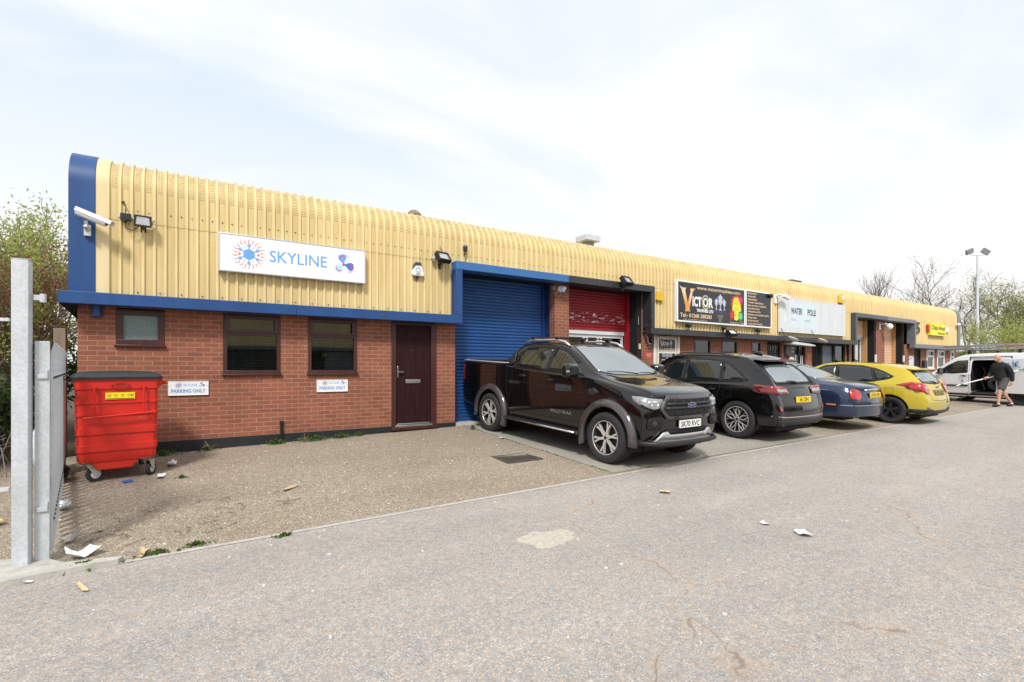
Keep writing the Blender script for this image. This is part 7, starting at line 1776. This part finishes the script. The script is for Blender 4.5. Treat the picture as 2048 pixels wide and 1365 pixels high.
# ---------------- white van with open sliding door, a ladder on the roof
def van():
    Rw = .325
    st = [(-2.03, .84, .36, .42, 1.10, .845, 1.66, .76, 1.78), (-1.95, .875, .34, .38, 1.10, .87, 1.68, .775, 1.81), (-1.5, .895, .28, .32, 1.10, .885, 1.70, .78, 1.83), (-.8, .895, .24, .30, 1.10, .885, 1.70, .78, 1.835), (.1, .895, .24, .30, 1.10, .885, 1.69, .775, 1.825), (.55, .895, .24, .30, 1.10, .88, 1.64, .765, 1.77), (.92, .895, .24, .30, 1.09, .88, 1.47, .78, 1.61), (1.3, .895, .24, .30, 1.06, .875, 1.22, .80, 1.34),
          (1.52, .895, .24, .30, 1.02, .87, 1.08, .80, 1.15), (1.8, .885, .26, .30, .92, .84, .99, .74, 1.04), (2.04, .86, .28, .32, .82, .79, .88, .68, .92), (2.14, .82, .30, .34, .70, .74, .76, .62, .79)]
    c = Car('panel_van', 'white panel van with open sliding door and pale blue B and K lettering', 'van', (24.80, 5.74, gz(24.8, 5.74) - .01), -R(18), st, 'pwhite', [-.02, 0, .03, .02, 0, 0, 0, 0, 0, 0], [0, -.03, -.04, -.02, 0, 0, 0, 0, 0, 0], .10, .03, [(1, 1.33, Rw, Rw), (1, -1.33, Rw, Rw)], .375)
    T_ = c.T
    # near side is local -x : open the sliding door there
    c.cut(rounded([(-.62, .40), (-.62, 1.56), (.16, 1.56), (.16, .40)], .10, 3), lambda q: q.x < -.5)
    c.finish(); arch_liners(T_, 1, (1.33, -1.33), Rw, Rw, .885, .375)
    m = MB(); m.box(-.80, .80, -1.0, .20, .38, .42); m.box(-.80, .80, -1.0, .20, 1.66, 1.68); m.box(.74, .78, -1.0, .20, .42, 1.66); m.box(-.80, .80, -1.04, -1.0, .38, 1.68); m.box(-.80, .80, .20, .23, .38, 1.68); add(m, 'load_space', 'blackm', T_)
    m = MB(); m.box(-.2, .7, -.95, -.25, .42, 1.30); add(m, 'water_tank', 'dirtywhite', T_, bevel=.03)
    m = MB(); m.lathe([(.10, -.08), (.24, -.08), (.24, .08), (.10, .08)], (-.45, -.38, .72), 'X', 20, closed=True); add(m, 'hose_reel', 'dgrey', T_, smooth=40)
    m = MB(); m.tube([(-.5, .1, 1.5), (-.55, -.1, 1.1), (-.6, .0, .8), (-.75, -.2, .5), (-.80, -.1, .45)], .02, 8); m.tube([(-.6, -.5, 1.4), (-.5, -.2, 1.25), (-.5, .1, 1.3)], .015, 6); add(m, 'coiled_hose', 'black', T_, smooth=True)
    m = MB(); m.box(-.905, -.885, -.60, .15, .34, .40); m.box(-.915, -.885, -1.75, -.64, 1.02, 1.05); add(m, 'door_track', 'dgrey', T_)
    c.patch('sliding_door_rail', rounded([(-.60, 1.60), (-.60, 1.635), (.15, 1.62), (.15, 1.585)], .005), 'x-', 'alu', .006, .08)
    # open door slid back along the side
    m = MB(); m.plate(rounded([(-1.50, .40), (-1.50, 1.60), (-.68, 1.60), (-.68, .40)], .08), (Vector((-.905, 0, 0)), Vector((0, 1, 0)), Vector((0, 0, 1)), Vector((1, 0, 0))), -.05, -.01); o = add(m, 'sliding_door', 'pwhite', T_, bevel=.008)
    c.patch('front_door_glass', rounded([(.30, 1.14), (.33, 1.52), (.62, 1.50), (.90, 1.37), (1.28, 1.09), (1.0, 1.08)], .03), 'x+', 'carglass', .006, .05, True)
    c.patch('glass_surround', rounded([(.26, 1.09), (.29, 1.56), (.64, 1.545), (.94, 1.40), (1.40, 1.06), (1.0, 1.04)], .03), 'x+', 'trimblk', .002, .06, True)
    c.line('door_seam', [(.24, 1.62), (.22, 1.1), (.22, .40), (.3, .34), (.98, .34), (1.02, .6), (1.28, .92), (1.38, 1.05)], 'x+', .010); c.line('door_seam', [(-1.56, 1.6), (-1.56, .8), (-1.1, .6)], 'x+', .009)
    c.patch('rubbing_strip', rounded([(-.90, .60), (-.90, .655), (-.60, .655), (-.60, .60)], .01), 'x-', 'trimblk', .045, .08, thick=.01); c.patch('rubbing_strip', rounded([(.24, .60), (.24, .655), (.94, .655), (.94, .60)], .01), 'x-', 'trimblk', .01, .08, thick=.01); c.patch('sill_trim', rounded([(-.95, .28), (-.95, .34), (.93, .34), (.93, .28)], .01), 'x+', 'trimblk', .006, .08, True)
    c.patch('windscreen', rounded([(-.66, .58), (.66, .58), (.74, 1.0), (.78, 1.38), (0, 1.52), (-.78, 1.38), (-.74, 1.0)], .05), 'z', 'screen', .006, .07)
    for sg in (1, -1):
        c.patch('headlight', rounded([(sg * .54, .66), (sg * .56, .86), (sg * .80, .92), (sg * .82, .68)], .03), 'y+', 'clear', .010, .05); c.patch('tail_light', rounded([(sg * .78, .80), (sg * .78, 1.3), (sg * .86, 1.3), (sg * .86, .80)], .01), 'y-', 'redlens', .008, .06)
    handle(c, .40, .98, 'trimblk'); mirror(T_, .88, 1.12, 1.16, 'trimblk', w=.2, h=.22, d=.12)
    m = MB(); m.ell((-.90, .42, .80), (.012, .03, .03)); add(m, 'lock_cover', 'trimblk', T_, smooth=True); m = MB(); m.ell((-.905, -1.30, .86), (.012, .03, .03)); add(m, 'fuel_lock', 'trimblk', T_, smooth=True)
    fr = (Vector((-.955, 0, 0)), Vector((0, -1, 0)), Vector((0, 0, 1)), Vector((-1, 0, 0)))
    text('B', fr, .74, 1.30, .22, 'skyblue', T_, w=.18, bold=.01, d=.012); text('&', fr, .96, 1.32, .13, 'navy', T_, w=.12, d=.012); text('K', fr, 1.13, 1.30, .22, 'skyblue', T_, w=.22, bold=.01, d=.012)
    text('Window Cleaning', fr, .73, 1.19, .065, 'greyink', T_, w=.72, d=.012); text('Services', fr, .86, 1.08, .065, 'greyink', T_, w=.38, d=.012)
    m = MB(); m.ell((-.968, -1.22, 1.43), (.004, .015, .02)); m.obox((-.968, -1.22, 1.36), (.006, .03, .10), 0); m.tube([(-.968, -1.20, 1.34), (-.968, -1.30, 1.45)], .005, 5); add(m, 'cleaner_emblem', 'navy', T_)
    m = MB(); m.box(-.6, .6, -1.9, 1.8, .18, .36); add(m, 'underbody', 'blackm', T_)
    for y in (.3, -1.2):
        m = MB(); m.box(-.74, .74, y - .02, y + .02, 1.90, 1.93)
        for sg in (1, -1): m.box(sg * .72 - .03, sg * .72 + .03, y - .04, y + .04, 1.78, 1.90)
        add(m, 'roof_bar', 'trimblk', T_)
    p = wheel(T_, .79, 1.33, Rw, .2, .205, 'steel')
    for x, y in ((-.79, 1.33), (.79, -1.33), (-.79, -1.33)): wheel(T_, x, y, Rw, .2, .205, 'steel', p)
    # ladder lying on the roof bars : a thing of its own
    L_ = thing('ladder', 'long silver extension ladder tied on the van roof', 'ladder', tuple(T_.location + Vector((0, 0, 1.93))), -R(18), world=False)
    for x in (-.62, -.30):
        for dz in (0, .11):
            m = MB(); m.box(x - .015, x + .015, -3.0, 1.25, .01 + dz, .08 + dz); add(m, 'stile', 'alu', L_, bevel=.004)
    m = MB()
    for i in range(15): y = -2.7 + i * .27; m.tube([(-.635, y, .045), (-.28, y, .045)], .014, 8); m.tube([(-.64, y + .05, .155), (-.28, y + .05, .155)], .014, 8)
    add(m, 'rungs', 'alu', L_, smooth=40)
    m = MB()
    for i in range(15): y = -2.7 + i * .27; m.box(-.638, -.634, y - .018, y + .018, .03, .06); m.box(-.638, -.634, y + .032, y + .068, .14, .17)
    add(m, 'rung_plugs', 'blackm', L_); m = MB(); m.box(-.6375, -.6345, -1.3, -.55, .105, .125); add(m, 'red_label', 'redpl', L_)
    return T_
VT = van()
# black hose trailing from the van to the ground
hp = [Matrix.Rotation(-R(18), 4, 'Z') @ Vector(p) + VT.location for p in ((-.80, -.05, .45), (-.90, .05, .42), (-1.1, .15, .25), (-1.45, .45, .07), (-1.8, 1.2, .03), (-1.5, 2.3, .03), (-1.7, 3.2, .03))]
m = MB(); m.tube([tuple(p) for p in smooth3(hp)] if 'smooth3' in globals() else hp, .028, 8); add(m, 'water_hose', 'black', None, loc=tuple(hp[3]), smooth=True, label='black hose hanging from the van door down along the ground', cat='hose')

# ------------------------------------------------------------------ walking man
def skinmesh(name, verts, edges, radii, mat, parent, root=0, sub=2, fn=None):
    me = bpy.data.meshes.new(name); me.from_pydata([tuple(v) for v in verts], edges, []); o = bpy.data.objects.new(name, me); C.objects.link(o)
    o.modifiers.new('Skin', 'SKIN'); sv = me.skin_vertices[0].data
    for i, r in enumerate(radii):
        sv[i].radius = r if hasattr(r, '__len__') else (r, r); sv[i].use_root = (i == root)
    s_ = o.modifiers.new('Sub', 'SUBSURF'); s_.levels = sub; s_.render_levels = sub
    bpy.context.view_layer.update()
    m2 = bpy.data.meshes.new_from_object(o.evaluated_get(bpy.context.evaluated_depsgraph_get())); bpy.data.objects.remove(o)
    for p in m2.polygons: p.use_smooth = True
    m2.name = name
    if fn:
        for v in m2.vertices: v.co = fn(v.co)
    ob = bpy.data.objects.new(name, m2); C.objects.link(ob); ob.parent = parent; m2.materials.append(MT[mat]); return ob
def chain(pts, start=0): return [Vector(p) for p in pts], [(start + i, start + i + 1) for i in range(len(pts) - 1)]
def man():
    MT['skin'] = M('skin', (.52, .29, .21), .55, var=.1, vs=14); MT['hoodie'] = M('black_cotton', (.013, .014, .016), .9, var=.3, vs=10, bump=.3, bs=25); MT['shorts'] = M('grey_shorts_cotton', (.075, .07, .075), .9, var=.2, vs=12, bump=.3, bs=22)
    # local: +x is the walking direction, +y his left, z up
    T_ = thing('person', 'bald man in black hoodie and grey shorts walking past the van holding a pole', 'person', (22.62, 5.02, gz(22.6, 5.0)), PI - R(33) , world=False)
    V = [(-.02, 0, .93), (.0, 0, 1.06), (.04, 0, 1.22), (.055, 0, 1.38), (.085, 0, 1.47), (.125, 0, 1.555), (.15, 0, 1.64), (.145, 0, 1.70),
         # right leg (near side... back leg) and left leg
         (-.03, -.10, .88), (-.12, -.11, .50), (-.40, -.11, .16), (-.45, -.11, .075), (-.33, -.11, .035),
         (-.01, .10, .88), (.19, .11, .50), (.235, .11, .13), (.225, .11, .07), (.36, .11, .04),
         # right arm (swinging back) and left arm (holding the pole in front)
         (.04, .19, 1.37), (-.07, .245, 1.12), (-.10, .235, .88), (-.085, .225, .82),
         (.05, -.19, 1.37), (.10, -.25, 1.12), (.27, -.20, .98), (.33, -.19, .965)]
    E = [(0, 1), (1, 2), (2, 3), (3, 4), (4, 5), (5, 6), (6, 7), (0, 8), (8, 9), (9, 10), (10, 11), (11, 12), (0, 13), (13, 14), (14, 15), (15, 16), (16, 17), (3, 18), (18, 19), (19, 20), (20, 21), (3, 22), (22, 23), (23, 24), (24, 25)]
    Rr = [(.13, .15), (.135, .15), (.13, .16), (.11, .15), .06, .072, .092, .06, .09, .062, .042, .045, .035, .09, .062, .042, .045, .035, .055, .045, .034, .030, .055, .045, .034, .030]
    n0 = len(V)
    for sgn, w, d in ((1, (-.085, .225, .82), Vector((.25, -.1, -1))), (-1, (.33, -.19, .965), Vector((1, .2, -.25)))):
        w = Vector(w); d.normalize(); s_ = Vector((0, 1, 0)).cross(d).normalized(); base = len(V); wi = 21 if sgn > 0 else 25
        V.append(tuple(w + d * .05)); E.append((wi, base)); Rr.append((.034, .022))
        for k in range(4):
            o_ = s_ * (-.030 + .020 * k); L_ = (.028, .032, .030, .023)[k]; p = w + d * .085 + o_; b0 = len(V); bend = Vector((0, -.35 * sgn, 0)) 
            q = p + (d + bend * .6).normalized() * L_; r_ = q + (d * .5 + bend * 1.8).normalized() * L_ * .8; t_ = r_ + (bend * 2 - d * .3).normalized() * L_ * .6
            V += [tuple(p), tuple(q), tuple(r_), tuple(t_)]; E += [(base, b0), (b0, b0 + 1), (b0 + 1, b0 + 2), (b0 + 2, b0 + 3)]; Rr += [.0095, .009, .0085, .008]
        b0 = len(V); p = w + d * .03 + s_ * .035; V += [tuple(p), tuple(p + s_ * .018 + d * .028), tuple(p + s_ * .02 + d * .052 + Vector((0, -.012 * sgn, 0)))]; E += [(base, b0), (b0, b0 + 1), (b0 + 1, b0 + 2)]; Rr += [.012, .010, .009]
    skinmesh('body', V, E, Rr, 'skin', T_)
    # face : nose, brow, chin, ears, mouth
    hc = Vector((.15, 0, 1.625))
    m = MB(); m.ell(hc, (.098, .078, .118), 20, 14, rotm(0, 12, 0)); m.ell(hc + Vector((.055, 0, -.07)), (.05, .045, .045), 12, 8); add(m, 'head', 'skin', T_, smooth=True)
    m = MB(); m.ell(hc + Vector((.105, 0, -.02)), (.022, .013, .026), 10, 8); add(m, 'nose', 'skin', T_, smooth=True)
    for sg in (1, -1):
        m = MB(); m.ell(hc + Vector((-.005, sg * .078, -.015)), (.020, .010, .032), 10, 8); add(m, 'ear', 'skin', T_, smooth=True)
        m = MB(); m.ell(hc + Vector((.086, sg * .032, .0)), (.010, .012, .007), 8, 6); add(m, 'eye', 'blackm', T_, smooth=True)
    m = MB(); m.ell(hc + Vector((.092, 0, -.062)), (.010, .022, .005), 8, 6); MT['lip'] = M('lips', (.36, .13, .11), .5); add(m, 'mouth', 'lip', T_, smooth=True)
    # hoodie
    V = [(-.02, 0, .84), (.01, 0, 1.0), (.045, 0, 1.2), (.05, 0, 1.36), (.08, 0, 1.455), (.04, .20, 1.37), (-.07, .25, 1.12), (-.10, .24, .90), (-.095, .235, .84), (.05, -.20, 1.37), (.10, -.255, 1.12), (.25, -.205, .99), (.285, -.20, .98), (.0, 0, 1.47)]
    E = [(0, 1), (1, 2), (2, 3), (3, 4), (3, 5), (5, 6), (6, 7), (7, 8), (3, 9), (9, 10), (10, 11), (11, 12), (4, 13)]
    skinmesh('hoodie', V, E, [(.175, .195), (.19, .205), (.185, .20), (.155, .185), (.09, .10), .09, .075, .06, .055, .09, .075, .06, .055, (.08, .095)], 'hoodie', T_)
    V = [(-.02, 0, 1.02), (-.02, 0, .88), (-.05, -.105, .80), (-.115, -.11, .60), (-.135, -.11, .545), (.02, .105, .80), (.135, .11, .60), (.165, .11, .55)]
    skinmesh('shorts', V, [(0, 1), (1, 2), (2, 3), (3, 4), (1, 5), (5, 6), (6, 7)], [(.155, .175), (.155, .17), .112, .108, .105, .112, .108, .105], 'shorts', T_, root=1)
    for nm, pts in (('shoe', [(-.50, -.11, .10), (-.455, -.11, .07), (-.36, -.11, .045), (-.27, -.11, .035)]), ('shoe', [(.19, .11, .075), (.25, .11, .06), (.34, .11, .05), (.43, .11, .055)])):
        skinmesh(nm, pts, [(0, 1), (1, 2), (2, 3)], [(.042, .045), (.048, .05), (.042, .05), (.030, .040)], 'trimblk', T_, root=1, fn=lambda c: Vector((c.x, c.y, max(.004, c.z))))
    for x0, y0 in ((-.445, -.11), (.228, .11)):
        m = MB(); m.lathe([(.044, .09), (.046, .105), (.041, .11)], (x0 + (.02 if y0 < 0 else 0), y0, 0), 'Z', 14); add(m, 'sock', 'white', T_, smooth=True)
    # the pole he carries
    P_ = thing('water_pole', 'long thin white cleaning pole with green ends carried by the walking man', 'pole', T_.location, PI - R(33), world=False)
    a, b = Vector((1.55, .30, .62)), Vector((-1.35, -.02, 1.10))
    a = Vector((1.42, -.24, .66)); g_ = Vector((.40, -.185, .93)); d = (a - g_).normalized(); b = g_ - d * 1.35
    m = MB(); m.tube([a - d * .12, b + d * .25], [.016, .020], 10); add(m, 'tube', 'white', P_, smooth=40)
    MT['polegreen'] = M('pole_green', (.02, .22, .12), .4); m = MB(); m.tube([a, a - d * .14], [.008, .016], 8); add(m, 'tip', 'polegreen', P_, smooth=40); m = MB(); m.tube([b, b + d * .27], [.008, .018], 8); add(m, 'tip', 'polegreen', P_, smooth=40)
    m = MB(); m.tube([a - d * .35, a - d * .25], [.022, .022], 8); add(m, 'clamp', 'polegreen', P_, smooth=40)
man()
# ------------------------------------------------------------------ camera, sky, sun
cd = bpy.data.cameras.new('camera'); cam = bpy.data.objects.new('camera', cd); C.objects.link(cam)
cam.location = (0, 0, 1.52); cam.rotation_euler = (R(90), 0, -R(33.0658))
cd.sensor_width = 36; cd.lens = 36 * 1000 / 2048; cd.shift_y = 52.5 / 2048; cd.clip_end = 3000; cd.clip_start = .05
bpy.context.scene.camera = cam
W = bpy.data.worlds.new('World'); bpy.context.scene.world = W; W.use_nodes = True
nt = W.node_tree; bg = nt.nodes['Background']
SUN_EL, SUN_AZ = 48, 215      # azimuth measured clockwise from +y
sky = nt.nodes.new('ShaderNodeTexSky'); sky.sky_type = 'NISHITA'; sky.sun_disc = False
sky.sun_elevation = R(SUN_EL); sky.sun_rotation = R(SUN_AZ); sky.air_density = 1; sky.dust_density = 1.5; sky.ozone_density = 1.2
vec = nt.nodes.new('ShaderNodeTexCoord').outputs['Generated']
sv = nt.nodes.new('ShaderNodeSeparateXYZ'); nt.links.new(vec, sv.inputs[0])
# flat cloud layer: project the direction on a plane overhead
zc = mathn(nt, 'ADD', mathn(nt, 'MAXIMUM', sv.outputs[2], 0.0), .22)
cx = nt.nodes.new('ShaderNodeCombineXYZ'); nt.links.new(mathn(nt, 'DIVIDE', sv.outputs[0], zc), cx.inputs[0]); nt.links.new(mathn(nt, 'DIVIDE', sv.outputs[1], zc), cx.inputs[1])
mp = nt.nodes.new('ShaderNodeMapping'); mp.inputs['Rotation'].default_value = (0, 0, .6); mp.inputs['Scale'].default_value = (.55, 1.0, 1); mp.inputs['Location'].default_value = (3.1, 1.7, 0)
nt.links.new(cx.outputs[0], mp.inputs[0])
n = nt.nodes.new('ShaderNodeTexNoise'); n.inputs['Scale'].default_value = 1.15; n.inputs['Detail'].default_value = 8; n.inputs['Roughness'].default_value = .52; n.inputs['Distortion'].default_value = .5
nt.links.new(mp.outputs[0], n.inputs['Vector'])
cloud = ramp(nt, n.outputs['Fac'], [(.36, g3(.15)), (.54, g3(1))])
low = ramp(nt, sv.outputs[2], [(.10, g3(1)), (.42, g3(0))])
cloud = mixc(nt, low, cloud, g3(1))
CLOUD = (4.85, 4.88, 4.94)
skyc = mixc(nt, 1, sky.outputs[0], g3(1.0), 'MULTIPLY')
bluec = mixc(nt, .85, skyc, (3.75, 4.22, 4.62))
col = mixc(nt, cloud, bluec, CLOUD)
nt.links.new(col, bg.inputs['Color']); bg.inputs['Strength'].default_value = .095
sd = bpy.data.lights.new('sun', 'SUN'); so = bpy.data.objects.new('sun', sd); C.objects.link(so)
sd.energy = 1.5; sd.angle = R(10); sd.color = (1, .965, .91)
d = Vector((sin(R(SUN_AZ)) * cos(R(SUN_EL)), cos(R(SUN_AZ)) * cos(R(SUN_EL)), sin(R(SUN_EL))))
so.rotation_euler = d.to_track_quat('Z', 'Y').to_euler(); so.location = d * 60
vs = bpy.context.scene.view_settings
vs.view_transform = 'Standard'; vs.look = 'None'; vs.exposure = 1.21; vs.gamma = 1
cy = bpy.context.scene.cycles
cy.max_bounces = 6; cy.diffuse_bounces = 3; cy.glossy_bounces = 3; cy.transmission_bounces = 3; cy.transparent_max_bounces = 6
